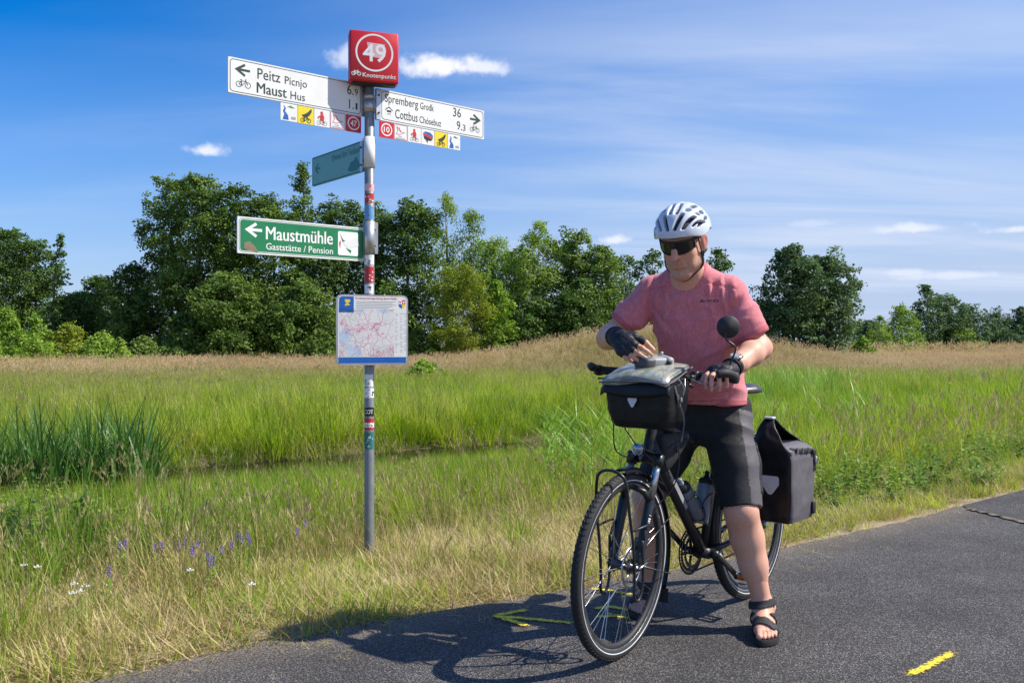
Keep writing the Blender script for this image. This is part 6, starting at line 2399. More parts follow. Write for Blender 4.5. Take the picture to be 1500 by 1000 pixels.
# ------------------------------------------------------------------ implicit surfaces for the figure
class Field:
    def __init__(self, h, lo, hi):
        self.h = h
        self.lo = np.array(lo, float)
        n = np.ceil((np.array(hi) - self.lo) / h).astype(int) + 1
        self.D = np.full(n, 1.0, np.float32)

    def region(self, lo, hi):
        a = np.maximum(0, np.floor((np.array(lo) - self.lo) / self.h).astype(int))
        b = np.minimum(self.D.shape, np.ceil((np.array(hi) - self.lo) / self.h).astype(int) + 1)
        if (b <= a).any(): return None
        g = [(self.lo[i] + self.h * np.arange(a[i], b[i])).astype(np.float32) for i in range(3)]
        return (slice(a[0], b[0]), slice(a[1], b[1]), slice(a[2], b[2])), g[0][:, None, None], g[1][None, :, None], g[2][None, None, :]

    def _put(self, sl, d, k, op):
        A = self.D[sl]
        if op == 'add':
            if k > 0:
                h = np.maximum(k - np.abs(A - d), 0) / k
                self.D[sl] = np.minimum(A, d) - h * h * k * .25
            else: self.D[sl] = np.minimum(A, d)
        elif op == 'sub':
            if k > 0:
                h = np.maximum(k - np.abs(A + d), 0) / k
                self.D[sl] = np.maximum(A, -d) + h * h * k * .25
            else: self.D[sl] = np.maximum(A, -d)

    def cone(self, a, b, r1, r2, k=.02, op='add'):
        a = np.array(a, float); b = np.array(b, float)
        m = max(r1, r2) + k + 3 * self.h
        R_ = self.region(np.minimum(a, b) - m, np.maximum(a, b) + m)
        if R_ is None: return self
        sl, x, y, z = R_
        ab = b - a; L2 = max((ab ** 2).sum(), 1e-12)
        t = ((x - a[0]) * ab[0] + (y - a[1]) * ab[1] + (z - a[2]) * ab[2]) / L2
        t = np.clip(t, 0, 1)
        d = np.sqrt((x - a[0] - t * ab[0]) ** 2 + (y - a[1] - t * ab[1]) ** 2 + (z - a[2] - t * ab[2]) ** 2) - (r1 + (r2 - r1) * t)
        self._put(sl, d.astype(np.float32), k, op)
        return self

    def chain(self, pts, rs, k=.015, op='add'):
        for i in range(len(pts) - 1):
            self.cone(pts[i], pts[i + 1], rs[i], rs[i + 1], k, op)
        return self

    def ell(self, c, axes, r, k=.02, op='add'):
        """axes: three unit vectors"""
        c = np.array(c, float); r = np.array(r, float)
        m = r.max() + k + 3 * self.h
        R_ = self.region(c - m, c + m)
        if R_ is None: return self
        sl, x, y, z = R_
        q = [((x - c[0]) * A[0] + (y - c[1]) * A[1] + (z - c[2]) * A[2]) for A in axes]
        k0 = np.sqrt(sum((q[i] / r[i]) ** 2 for i in range(3)))
        k1 = np.sqrt(sum((q[i] / r[i] ** 2) ** 2 for i in range(3)))
        d = k0 * (k0 - 1) / np.maximum(k1, 1e-6)
        self._put(sl, d.astype(np.float32), k, op)
        return self

    def loft(self, prof, cx, cy, lat, zr, k=.02, op='add', e=2.3):
        """prof: rows (z, half width, half depth, centre x, centre y); lat: horizontal direction of the width per row or one"""
        P = np.array(prof, float)
        R_ = self.region((P[:, 3].min() - .35, P[:, 4].min() - .35, zr[0] - .03), (P[:, 3].max() + .35, P[:, 4].max() + .35, zr[1] + .03))
        if R_ is None: return self
        sl, x, y, z = R_
        zf = np.linspace(P[0, 0], P[-1, 0], 160)
        def sm(v):
            f = np.interp(zf, P[:, 0], v)
            kk = np.hanning(13); kk /= kk.sum()
            f2 = np.convolve(np.pad(f, 6, mode='edge'), kk, 'valid')
            return np.interp(z.ravel(), zf, f2)[None, None, :]
        A, B, CX, CY = sm(P[:, 1]), sm(P[:, 2]), sm(P[:, 3]), sm(P[:, 4])
        if P.shape[1] > 5:
            TH_ = sm(P[:, 5]); lx, ly = np.cos(TH_), np.sin(TH_)
        else:
            lx, ly = lat
        u = (x - CX) * lx + (y - CY) * ly
        v = -(x - CX) * ly + (y - CY) * lx
        q = (np.abs(u / A) ** e + np.abs(v / B) ** e) ** (1 / e)
        d = (q - 1) * np.minimum(A, B)
        d = np.maximum(d, np.maximum(zr[0] - z, z - zr[1]))
        self._put(sl, d.astype(np.float32), k, op)
        return self

    def plane(self, p, n, lo=None, hi=None):
        """cuts away the side that n points to, within a box"""
        n = np.array(n, float); n /= np.linalg.norm(n); p = np.array(p, float)
        lo = self.lo if lo is None else lo
        hi = self.lo + self.h * np.array(self.D.shape) if hi is None else hi
        R_ = self.region(lo, hi)
        if R_ is None: return self
        sl, x, y, z = R_
        d = (x - p[0]) * n[0] + (y - p[1]) * n[1] + (z - p[2]) * n[2]
        self.D[sl] = np.maximum(self.D[sl], d.astype(np.float32))
        return self

    def mesh(self):
        D, h = self.D, self.h
        s = D < 0
        c = np.zeros(tuple(n - 1 for n in D.shape), np.int8)
        for dx in (0, 1):
            for dy in (0, 1):
                for dz in (0, 1):
                    c += s[dx:D.shape[0] - 1 + dx, dy:D.shape[1] - 1 + dy, dz:D.shape[2] - 1 + dz]
        act = (c > 0) & (c < 8)
        cells = np.argwhere(act)
        idx = np.full(act.shape, -1, np.int32)
        idx[act] = np.arange(len(cells))
        off = np.array([(dx, dy, dz) for dx in (0, 1) for dy in (0, 1) for dz in (0, 1)])
        val = np.stack([D[tuple((cells + o).T)] for o in off], 1)
        acc = np.zeros((len(cells), 3)); cnt = np.zeros(len(cells))
        for i in range(8):
            for j in range(i + 1, 8):
                if np.abs(off[i] - off[j]).sum() != 1: continue
                a, b = val[:, i], val[:, j]
                m = (a < 0) != (b < 0)
                t = np.where(m, a / np.where(m, a - b, 1), 0)
                acc += np.where(m[:, None], off[i] + (off[j] - off[i]) * t[:, None], 0)
                cnt += m
        V = (cells + acc / np.maximum(cnt, 1)[:, None]) * h + self.lo
        Q = []
        for ax in range(3):
            o = [1, 1, 1]; o[ax] = 0
            n0 = D.shape
            sl0 = tuple(slice(1, n0[i] - 1) if i != ax else slice(0, n0[i] - 1) for i in range(3))
            sl1 = tuple(slice(1, n0[i] - 1) if i != ax else slice(1, n0[i]) for i in range(3))
            e = s[sl0] != s[sl1]
            p = np.argwhere(e)
            p = p + np.array([0 if i == ax else 1 for i in range(3)])
            flip = s[tuple(p.T)]
            u, v = [i for i in range(3) if i != ax]
            du = np.zeros(3, int); dv = np.zeros(3, int); du[u] = 1; dv[v] = 1
            q = np.stack([idx[tuple((p - du - dv).T)], idx[tuple((p - dv).T)], idx[tuple(p.T)], idx[tuple((p - du).T)]], 1)
            if ax == 1: flip = ~flip
            q[~flip] = q[~flip][:, ::-1]
            Q.append(q)
        F = np.concatenate(Q)
        F = F[(F >= 0).all(1)]
        used, inv = np.unique(F, return_inverse=True)
        return V[used], inv.reshape(F.shape)


def vnormals(V, F):
    n = np.zeros_like(V)
    fn = np.cross(V[F[:, 2]] - V[F[:, 0]], V[F[:, 3]] - V[F[:, 1]])
    for k in range(4): np.add.at(n, F[:, k], fn)
    return n / (np.linalg.norm(n, axis=1, keepdims=True) + 1e-12)


def relax(V, F, it=2, keep=None):
    for _ in range(it):
        acc = np.zeros_like(V); cnt = np.zeros(len(V))
        for k in range(4):
            a, b = F[:, k], F[:, (k + 1) % 4]
            np.add.at(acc, a, V[b]); np.add.at(cnt, a, 1)
            np.add.at(acc, b, V[a]); np.add.at(cnt, b, 1)
        W_ = acc / np.maximum(cnt, 1)[:, None]
        if keep is None: V = V * .45 + W_ * .55
        else: V = np.where(keep[:, None], V, V * .45 + W_ * .55)
    return V


def sub_patch(V, F, sel_face):
    f = F[sel_face]
    u, inv = np.unique(f, return_inverse=True)
    return V[u], inv.reshape(f.shape), u


A3 = lambda *v: np.array(v, float)
unit = lambda v: np.asarray(v, float) / np.linalg.norm(v)

# ------------------------------------------------------------------ pose of the man (world coordinates)
HIPC = A3(.852, 3.80, .93)
SHC = A3(.752, 3.655, 1.425)
SH_L = A3(.892, 3.590, 1.398); SH_R = A3(.600, 3.718, 1.406)
EL_L = A3(1.010, 3.560, 1.165); WR_L_ = A3(.838, 3.374, 1.082)
EL_R = A3(.408, 3.725, 1.205); WR_R_ = A3(.418, 3.490, 1.212)
HP_L = A3(.920, 3.765, .89); HP_R = A3(.772, 3.852, .89)
KN_L = A3(.938, 3.580, .495); AN_L = A3(1.034, 3.605, .105)
KN_R = A3(.585, 3.745, .525); AN_R = A3(.606, 3.935, .110)
HC = A3(.690, 3.530, 1.607)            # middle of the skull
hy = unit(A3(-.52, -.85, 0)); pitch = R(23)
HF = unit(hy * math.cos(pitch) + A3(0, 0, -math.sin(pitch)))
HL = unit(np.cross(A3(0, 0, 1), hy))    # towards his left
HU = np.cross(HF, HL)
hp = lambda f, l, u: HC + HF * f + HL * l + HU * u
HAX = (HF, HL, HU)
TL = unit(A3(.93, -.37, 0))             # his left, across the chest
TFV = unit(A3(-.37, -.93, 0))           # the way the chest faces
ROOT = A3(.82, 3.66, 0)

M_skin, nt, bs = new_mat('skin')
t = N(nt, 'ShaderNodeNewGeometry')
n1 = N(nt, 'ShaderNodeTexNoise'); n1.inputs['Scale'].default_value = 9; n1.inputs['Detail'].default_value = 4
n2 = N(nt, 'ShaderNodeTexNoise'); n2.inputs['Scale'].default_value = 160; n2.inputs['Detail'].default_value = 4
L(nt, t.outputs['Position'], n1.inputs['Vector']); L(nt, t.outputs['Position'], n2.inputs['Vector'])
c = mixc(nt, ramp(nt, n1.outputs[0], .3, .7), (.70, .40, .285), (.72, .37, .255))
c = mixc(nt, mth(nt, 'MULTIPLY', ramp(nt, n2.outputs[0], .5, .75), .35), c, (.36, .16, .10))
n5 = N(nt, 'ShaderNodeTexNoise'); n5.inputs['Scale'].default_value = 420; n5.inputs['Detail'].default_value = 2
L(nt, t.outputs['Position'], n5.inputs['Vector'])
as_ = N(nt, 'ShaderNodeAttribute'); as_.attribute_name = 'stubble'
c = mixc(nt, mth(nt, 'MULTIPLY', as_.outputs['Fac'], ramp(nt, n5.outputs[0], .35, .65, .25, .75)), c, (.20, .13, .11))
at = N(nt, 'ShaderNodeAttribute'); at.attribute_name = 'flush'
c = mixc(nt, at.outputs['Fac'], c, (.50, .16, .12))
L(nt, c, bs.inputs['Base Color'])
bs.inputs['Roughness'].default_value = .5
bs.inputs['Specular IOR Level'].default_value = .4
bs.inputs['Subsurface Weight'].default_value = .12
bs.inputs['Subsurface Radius'].default_value = (.012, .005, .003)
bs.inputs['Subsurface Scale'].default_value = .6
bp = N(nt, 'ShaderNodeBump'); bp.inputs['Strength'].default_value = .25; bp.inputs['Distance'].default_value = .001
L(nt, n2.outputs[0], bp.inputs['Height']); L(nt, bp.outputs[0], bs.inputs['Normal'])
M['skin'] = M_skin


def heather():
    m, nt, b = new_mat('heather_red_jersey')
    g = N(nt, 'ShaderNodeTexCoord')
    mp_ = N(nt, 'ShaderNodeMapping'); mp_.inputs['Scale'].default_value = (1, 1, .5)
    L(nt, g.outputs['Object'], mp_.inputs[0])
    n1 = N(nt, 'ShaderNodeTexNoise'); n1.inputs['Scale'].default_value = 420; n1.inputs['Detail'].default_value = 3
    n2 = N(nt, 'ShaderNodeTexNoise'); n2.inputs['Scale'].default_value = 70; n2.inputs['Detail'].default_value = 4
    n3 = N(nt, 'ShaderNodeTexNoise'); n3.inputs['Scale'].default_value = 8; n3.inputs['Detail'].default_value = 3
    L(nt, mp_.outputs[0], n1.inputs['Vector']); L(nt, mp_.outputs[0], n2.inputs['Vector']); L(nt, g.outputs['Object'], n3.inputs['Vector'])
    f = mth(nt, 'ADD', mth(nt, 'MULTIPLY', n1.outputs[0], .72), mth(nt, 'MULTIPLY', n2.outputs[0], .28))
    c = mixc(nt, ramp(nt, f, .38, .62), (.57, .145, .17), (.69, .25, .275))
    L(nt, c, b.inputs['Base Color'])
    b.inputs['Roughness'].default_value = .8
    b.inputs['Specular IOR Level'].default_value = .2
    b.inputs['Sheen Weight'].default_value = .25
    bp = N(nt, 'ShaderNodeBump'); bp.inputs['Strength'].default_value = .22; bp.inputs['Distance'].default_value = .0015
    L(nt, n1.outputs[0], bp.inputs['Height'])
    bp2 = N(nt, 'ShaderNodeBump'); bp2.inputs['Strength'].default_value = .35; bp2.inputs['Distance'].default_value = .012
    L(nt, n3.outputs[0], bp2.inputs['Height']); L(nt, bp.outputs[0], bp2.inputs['Normal']); L(nt, bp2.outputs[0], b.inputs['Normal'])
    return m


M['jersey'] = heather()
M['shorts'] = simple('black_hiking_cloth', (.008, .009, .011), .75, 0, .25, scale=60, bump=.35, bscale=60)
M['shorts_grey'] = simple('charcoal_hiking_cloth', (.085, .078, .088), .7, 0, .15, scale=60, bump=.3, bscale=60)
M['glove'] = simple('black_glove_cloth', (.014, .013, .017), .6, 0, .3, scale=60, bump=.4, bscale=160)
M['lens'] = simple('dark_mirror_lens', (.045, .042, .036), .08, .75, .1)
M['nail'] = simple('finger_nail', (.62, .36, .30), .35, 0, .05)


# --- hands: finger chains --------------------------------------------------------
def fingers(K, r, dirs, lens=((.044, .026, .021), (.048, .030, .022), (.045, .028, .022), (.036, .021, .019)), spread=None, offs=(-.033, -.011, .011, .031), back=None, pd=None):
    out = []
    for i in range(4):
        base = K + r * offs[i] - pd * (.004, 0, .003, .012)[i]
        d3 = dirs[i]
        pts = [base]
        for q in range(3):
            pts.append(pts[-1] + unit(d3[q]) * lens[i][q])
        out.append(pts)
    return out


FR = [(.0098, .0090, .0080, .0068), (.0102, .0094, .0083, .0070), (.0098, .0090, .0080, .0067), (.0088, .0080, .0071, .0060)]

# left hand rests on the grip, fingers hang down in front of it
K_L = A3(.784, 3.292, 1.086); pdL = unit(K_L - WR_L_)
rL = A3(-.80, .59, 0); rL = -unit(rL - pdL * rL.dot(pdL))     # index side is towards the stem
rL = -rL if rL.dot(A3(.81, -.59, 0)) < 0 else rL
dwn = A3(0, 0, -1)
dirsL = [[(-.62, -.60, -.50), (-.20, -.25, -1), (.05, .10, -1)], [(-.58, -.64, -.52), (-.14, -.20, -1), (.06, .16, -1)],
         [(-.50, -.66, -.62), (-.0, -.1, -1), (.1, .4, -1)], [(-.42, -.66, -.70), (.0, .0, -1), (.1, .5, -1)]]
fL = fingers(K_L, rL, dirsL, pd=pdL)
thL = [WR_L_ + (K_L - WR_L_) * .25 - rL * .022, WR_L_ + (K_L - WR_L_) * .62 - rL * .050 + A3(0, 0, -.012), WR_L_ + (K_L - WR_L_) * 1.0 - rL * .060 + A3(0, 0, -.026), WR_L_ + (K_L - WR_L_) * 1.25 - rL * .060 + A3(0, 0, -.040)]
# right hand holds the end of the controller on the bag
K_R = A3(.449, 3.404, 1.163); pdR = unit(K_R - WR_R_)
rR = unit(A3(-.66, .02, -.60)); rR = unit(rR - pdR * rR.dot(pdR))
dirsR = [[(.62, -.45, -.40), (.80, -.05, -.52), (.72, .30, -.55)], [(.60, -.45, -.46), (.82, .0, -.52), (.70, .38, -.52)],
         [(.58, -.42, -.52), (.82, .08, -.48), (.66, .45, -.45)], [(.56, -.38, -.52), (.80, .14, -.42), (.62, .5, -.38)]]
fR = fingers(K_R, rR, dirsR, pd=pdR)
thR = [WR_R_ + (K_R - WR_R_) * .25 - rR * .020, WR_R_ + (K_R - WR_R_) * .60 - rR * .046 + A3(.012, .012, 0), WR_R_ + (K_R - WR_R_) * .95 - rR * .050 + A3(.040, .022, -.010), WR_R_ + (K_R - WR_R_) * 1.1 - rR * .046 + A3(.066, .026, -.028)]


def hand_field(W0, K, r, F4, th, infl=0.0, stub=None, h=.0027, cuff=.0, fore=None):
    allp = [p for f in F4 for p in f] + th + [W0]
    lo = np.min(allp, 0) - .05; hi = np.max(allp, 0) + .05
    fl = Field(h, lo, hi)
    nrm = unit(np.cross(r, K - W0))
    for i, o in enumerate((-.030, -.011, .010, .028)):
        fl.cone(W0 + r * o * .62, K + r * o - (K - W0) * (.0, .0, .02, .10)[i], .0165 + infl, .0130 + infl, .016)
    fl.cone(th[0], th[1], .019 + infl, .0165 + infl, .014)
    if stub is None:
        fl.cone(th[1], th[2], .0125, .0105, .006); fl.cone(th[2], th[3], .0105, .0082, .004)
        fl.cone(W0, W0 + (fore - W0) * .22, .0285, .031, .014)
    else:
        fl.cone(th[1], th[1] + (th[2] - th[1]) * .75, .0125 + infl, .0118 + infl, .006)
        fl.cone(W0, W0 + unit(fore - W0) * cuff, .0285 + infl, .030 + infl, .014)
    for i, f in enumerate(F4):
        g = Field(h, lo, hi)
        if stub is None:
            g.cone(f[0] - unit(f[1] - f[0]) * .006, f[1], FR[i][0] + .0006, FR[i][1], .004); g.cone(f[1], f[2], FR[i][1], FR[i][2], .004); g.cone(f[2], f[3], FR[i][2], FR[i][3], .003)
            g.ell(f[1], np.eye(3), [FR[i][1] * 1.07] * 3, .003)
        else:
            e = f[0] + (f[1] - f[0]) * stub
            g.cone(f[0] - unit(f[1] - f[0]) * .006, e, FR[i][0] + infl, FR[i][1] + infl * .9, .004)
            d = unit(f[1] - f[0])
            g.plane(e - d * .001, d)
        # fingers melt into the palm but not into each other
        k = .008
        A, d = fl.D, g.D
        if i == 0: acc = d
        else: acc = np.minimum(acc, d)
    hh = np.maximum(k - np.abs(fl.D - acc), 0) / k
    fl.D = np.minimum(fl.D, acc) - hh * hh * k * .25
    return fl


def foot_parts(AN, toe, lat_sign):
    """returns frame and the points of a foot standing on a 24 mm sole"""
    t = unit(A3(toe[0] - AN[0], toe[1] - AN[1], 0))
    l = np.cross(A3(0, 0, 1), t)          # left of the toe direction
    return t, l


def foot_field(AN, KN, t, inner, h=.0033, infl=0.0):
    """inner: unit vector towards the big toe"""
    S = .026
    base = A3(AN[0], AN[1], 0)
    P = lambda f, i, z: base + t * f + inner * i + A3(0, 0, S + z)
    lo = np.min([P(-.09, 0, 0), P(.24, 0, 0), P(.1, .08, 0), P(.1, -.08, 0)], 0) - .03; hi = np.max([P(-.09, 0, 0), P(.24, 0, 0), P(.1, .08, 0), P(.1, -.08, 0)], 0) + .03
    lo[2] = 0.0; hi[2] = .30
    fl = Field(h, lo, hi)
    fl.cone(AN, AN + (KN - AN) * .62, .037 + infl, .050 + infl, .02)
    fl.cone(AN + A3(0, 0, .005), P(-.030, 0, .030), .038 + infl, .030 + infl, .02)
    fl.cone(P(-.036, 0, .026), P(.03, 0, .03), .029 + infl, .030 + infl, .02)
    fl.cone(AN + t * .004, P(.075, .008, .042), .036 + infl, .028 + infl, .03)
    fl.cone(P(.05, .012, .036), P(.135, .022, .018), .032 + infl, .020 + infl, .03)
    fl.cone(P(.03, -.014, .026), P(.115, -.028, .015), .026 + infl, .017 + infl, .03)
    fl.cone(P(.12, .024, .017), P(.11, -.030, .013), .018 + infl, .015 + infl, .02)
    fl.cone(P(.06, 0, .03), P(.12, 0, .02), .03 + infl, .019 + infl, .02)
    for s in (-1, 1):
        fl.ell(AN + inner * s * .031 + A3(0, 0, -.006), np.eye(3), [.016 + infl] * 3, .02)
    if infl == 0:
        acc = None
        for j, (i0, i1, f0, f1, r0, r1) in enumerate(((.026, .028, .135, .186, .0145, .0125), (.008, .010, .138, .184, .0105, .0092), (-.008, -.006, .132, .175, .0100, .0086), (-.022, -.021, .124, .163, .0095, .0082), (-.036, -.036, .110, .146, .0092, .0080))):
            g = Field(h, lo, hi)
            m = P((f0 + f1) / 2 + .004, (i0 + i1) / 2, .0165)
            g.cone(P(f0 - .012, i0, .013), m, r0, r0 * .93, .004)
            g.cone(m, P(f1, i1, r1 * .82), r0 * .93, r1, .004)
            acc = g.D if acc is None else np.minimum(acc, g.D)
        k = .010
        hh = np.maximum(k - np.abs(fl.D - acc), 0) / k
        fl.D = np.minimum(fl.D, acc) - hh * hh * k * .25
    fl.plane(A3(0, 0, S), (0, 0, -1))
    return fl, P


TOE_L = A3(1.000, 3.440, 0); TOE_R = A3(.538, 3.775, 0)
tL, _l = foot_parts(AN_L, TOE_L, 1); tR, _r = foot_parts(AN_R, TOE_R, -1)
inL = np.cross(tL, A3(0, 0, 1)); inR = -np.cross(tR, A3(0, 0, 1))       # big toes point to each other


# --- body -----------------------------------------------------------------------
def body_field():
    fl = Field(.0048, (.30, 3.18, .05), (1.18, 4.05, 1.80))
    # trunk under the clothes
    fl.loft([(.80, .14, .10, *HIPC[:2]), (.93, .155, .115, *HIPC[:2]), (1.08, .145, .115, .825, 3.755), (1.28, .165, .11, .78, 3.69), (1.40, .15, .085, .76, 3.66), (1.47, .09, .06, .75, 3.65)], 0, 0, TL[:2], (.80, 1.47), .03)
    fl.chain([SHC + A3(-.02, .01, -.03), A3(.728, 3.615, 1.475), HC + HF * -.012 + HU * -.085], [.075, .062, .055], .04)
    # neck muscles towards the shoulders
    fl.cone(A3(.735, 3.625, 1.475), SH_L * .55 + SHC * .45 + A3(0, 0, .0), .045, .05, .03)
    fl.cone(A3(.725, 3.630, 1.475), SH_R * .55 + SHC * .45 + A3(0, 0, .0), .045, .05, .03)
    # arms
    for S_, E_, W_ in ((SH_L, EL_L, WR_L_), (SH_R, EL_R, WR_R_)):
        fl.chain([S_, S_ + (E_ - S_) * .5, E_], [.054, .047, .043], .03)
        d = unit(W_ - E_)
        bulge = unit(np.cross(d, np.cross(A3(0, 0, 1), d)))
        fl.chain([E_, E_ + (W_ - E_) * .30 + bulge * .004, E_ + (W_ - E_) * .70, W_ - d * .010], [.045, .0490, .037, .0280], .02)
        fl.ell(E_ - d * .012, np.eye(3), [.038] * 3, .02)
    # legs
    for H_, K_, A_, sg, t_ in ((HP_L, KN_L, AN_L, 1, tL), (HP_R, KN_R, AN_R, -1, tR)):
        fl.chain([H_, H_ + (K_ - H_) * .5, K_], [.084, .075, .058], .03)
        fl.ell(K_ + t_ * .018 + A3(0, 0, .006), np.eye(3), [.040, .040, .048], .045)
        d = A_ - K_
        fl.chain([K_, K_ + d * .28 - t_ * .018, K_ + d * .58 - t_ * .008, A_], [.056, .0585, .047, .037], .05)
        fl.cone(K_ + d * .14 - t_ * .020, K_ + d * .50 - t_ * .018, .040, .036, .05)
    # head
    fl.ell(hp(-.012, 0, .022), HAX, (.099, .078, .094), .02)
    fl.ell(hp(.028, 0, -.045), HAX, (.066, .064, .082), .03)
    for s in (-1, 1):
        fl.chain([hp(-.012, s * .058, -.058), hp(.020, s * .050, -.094), hp(.066, s * .020, -.122)], [.022, .021, .022], .025)
        fl.ell(hp(.058, s * .036, -.040), HAX, (.027, .027, .027), .025)
        fl.cone(hp(.075, s * .014, .018), hp(.055, s * .055, .018), .016, .014, .02)       # brow
        fl.ell(hp(.056, s * .034, -.085), HAX, (.026, .024, .026), .02)                    # jowl
    fl.ell(hp(.076, 0, -.126), HAX, (.024, .026, .020), .02)                                # chin
    fl.cone(hp(.01, 0, -.10), hp(.055, 0, -.130), .040, .024, .03)                           # under the chin
    fl.chain([hp(.088, 0, .012), hp(.105, 0, -.018), hp(.122, 0, -.043)], [.0098, .0120, .0145], .009)
    for s in (-1, 1):
        fl.ell(hp(.102, s * .0135, -.043), HAX, (.0125, .0085, .0095), .006)
        fl.ell(hp(.104, s * .0065, -.053), HAX, (.005, .0035, .006), .003, 'sub')
    fl.ell(hp(.083, 0, -.078), HAX, (.020, .034, .022), .016)                               # mouth mound
    fl.cone(hp(.094, -.020, -.0745), hp(.094, .020, -.0725), .0062, .0062, .006)
    fl.cone(hp(.100, -.004, -.073), hp(.100, .004, -.073), .0058, .0058, .006)
    fl.cone(hp(.095, -.016, -.0875), hp(.095, .016, -.0865), .0072, .0072, .006)
    fl.chain([hp(.100, -.028, -.0835), hp(.108, 0, -.0795), hp(.099, .029, -.0800)], [.0034, .0045, .0034], .003, 'sub')
    for s in (-1, 1):                                                                        # cheek fold
        fl.chain([hp(.100, s * .020, -.048), hp(.094, s * .033, -.068), hp(.084, s * .036, -.088)], [.0028, .0036, .0028], .005, 'sub')
    for s in (-1, 1):                                                                        # ears
        fl.ell(hp(-.016, s * .0835, -.016), (unit(HF * .93 + HL * s * -.36), unit(HL * s * .93 + HF * .36), HU), (.021, .0075, .033), .006)
        fl.ell(hp(-.011, s * .091, -.014), HAX, (.010, .005, .017), .004, 'sub')
        fl.ell(hp(-.010, s * .080, -.044), HAX, (.010, .006, .011), .006)
    # the fine hands and feet take over from here
    for A_ in (AN_L, AN_R):
        fl.plane(A_ + A3(0, 0, .10), (0, 0, -1), A_ - .2, A_ + A3(.2, .2, .11))
    return fl


Vb, Fb = body_field().mesh()


def main_piece(V, F):
    # drops loose specks: keeps the largest connected piece
    par = np.arange(len(V))
    a = np.concatenate([F[:, k] for k in range(4)]); c = np.concatenate([F[:, (k + 1) % 4] for k in range(4)])
    while True:
        m = np.minimum(par[a], par[c])
        new = par.copy()
        np.minimum.at(new, a, m); np.minimum.at(new, c, m)
        new = new[new]
        if (new == par).all(): break
        par = new
    ids, cnt = np.unique(par, return_counts=True)
    keep = par == ids[cnt.argmax()]
    f = F[keep[F[:, 0]]]
    u, inv = np.unique(f, return_inverse=True)
    return V[u], inv.reshape(f.shape)


Vb, Fb = main_piece(Vb, Fb)
Vb = relax(Vb, Fb, 1)
hl = hand_field(WR_L_, K_L, rL, fL, thL, fore=EL_L); hr = hand_field(WR_R_, K_R, rR, fR, thR, fore=EL_R)
fl_l, PL_ = foot_field(AN_L, KN_L, tL, inL); fl_r, PR_ = foot_field(AN_R, KN_R, tR, inR)
meshes = [(Vb, Fb)]
for f_ in (hl, hr, fl_l, fl_r):
    v_, q_ = f_.mesh()
    meshes.append((relax(v_, q_, 1), q_))
VV = []; FF = []; o_ = 0
for v_, q_ in meshes:
    VV.append(v_); FF.append(q_ + o_); o_ += len(v_)
VV = np.concatenate(VV); FF = np.concatenate(FF)
me = np_mesh('person', VV - ROOT, FF, [M['skin']])
flush = np.zeros(len(VV))
def blush(c, r, a):
    global flush
    flush = np.maximum(flush, a * np.clip(1.3 - np.linalg.norm(VV - np.asarray(c), axis=1) / r, 0, 1))
blush(hp(.115, 0, -.035), .028, .55); blush(hp(.095, 0, -.081), .026, .5)
for s in (-1, 1):
    blush(hp(.07, s * .04, -.04), .035, .35); blush(hp(-.016, s * .085, -.015), .04, .75)
for q in (KN_L, KN_R): blush(q, .09, .3)
for q in (EL_L, EL_R): blush(q, .07, .3)
for ff in (fL, fR):
    for p_ in ff: blush(p_[3], .02, .4); blush(p_[1], .016, .35)
for Pq in (PL_, PR_):
    for i_ in (.028, .010, -.006, -.021, -.036): blush(Pq(.165, i_, .01), .03, .45)
a_ = me.attributes.new('flush', 'FLOAT', 'POINT'); a_.data.foreach_set('value', flush.astype(np.float32))
hr_rel = (VV - HC)
ff_, ll_, uu_ = hr_rel @ HF, hr_rel @ HL, hr_rel @ HU
stub = np.clip((ff_ - .0) / .03, 0, 1) * np.clip((-.050 - uu_) / .02, 0, 1) * np.clip((uu_ + .165) / .02, 0, 1) * (np.linalg.norm(hr_rel, axis=1) < .2)
stub = stub * (1 - np.clip(1.6 - np.linalg.norm(VV - hp(.095, 0, -.081), axis=1) / .014, 0, 1))
a_ = me.attributes.new('stubble', 'FLOAT', 'POINT'); a_.data.foreach_set('value', (stub * .6).astype(np.float32))
man = link('person', me)
man.location = ROOT
tag(man, 'man in red T-shirt and black shorts wearing a white helmet, straddling the bicycle', 'person')


def wear(name, V, F, mats, fmat=None, parent=None, thick=0.0):
    o = link(name, np_mesh(name, np.asarray(V) - ROOT, F, mats, fmat), parent or man)
    if parent is not None and parent is not man:
        pass
    if thick:
        md = o.modifiers.new('thick', 'SOLIDIFY'); md.thickness = thick; md.offset = 1
    return o


def wear_mb(name, b, mats, parent=None, fixn=True):
    b.v = [tuple(np.array(v) - ROOT) for v in b.v]
    return b.build(name, mats, parent or man, fixn=fixn)


# --- nails ------------------------------------------------------------------------
def nails(b, tip, d, n, w, l):
    d = unit(d); n = unit(n - d * np.dot(n, d)); s = np.cross(d, n)
    V = []
    for i in range(4):
        for j in range(5):
            u = (j / 4 * 2 - 1); q = i / 3
            V.append(tip + d * l * (q - .5) + s * w * .5 * u * (1 - .35 * max(0, q - .66) * 3 * abs(u)) + n * (-.32 * w * u * u))
    F = [(i * 5 + j, i * 5 + j + 1, i * 5 + j + 6, i * 5 + j + 5) for i in range(3) for j in range(4)]
    b.add([tuple(v) for v in V], F, smooth=True)


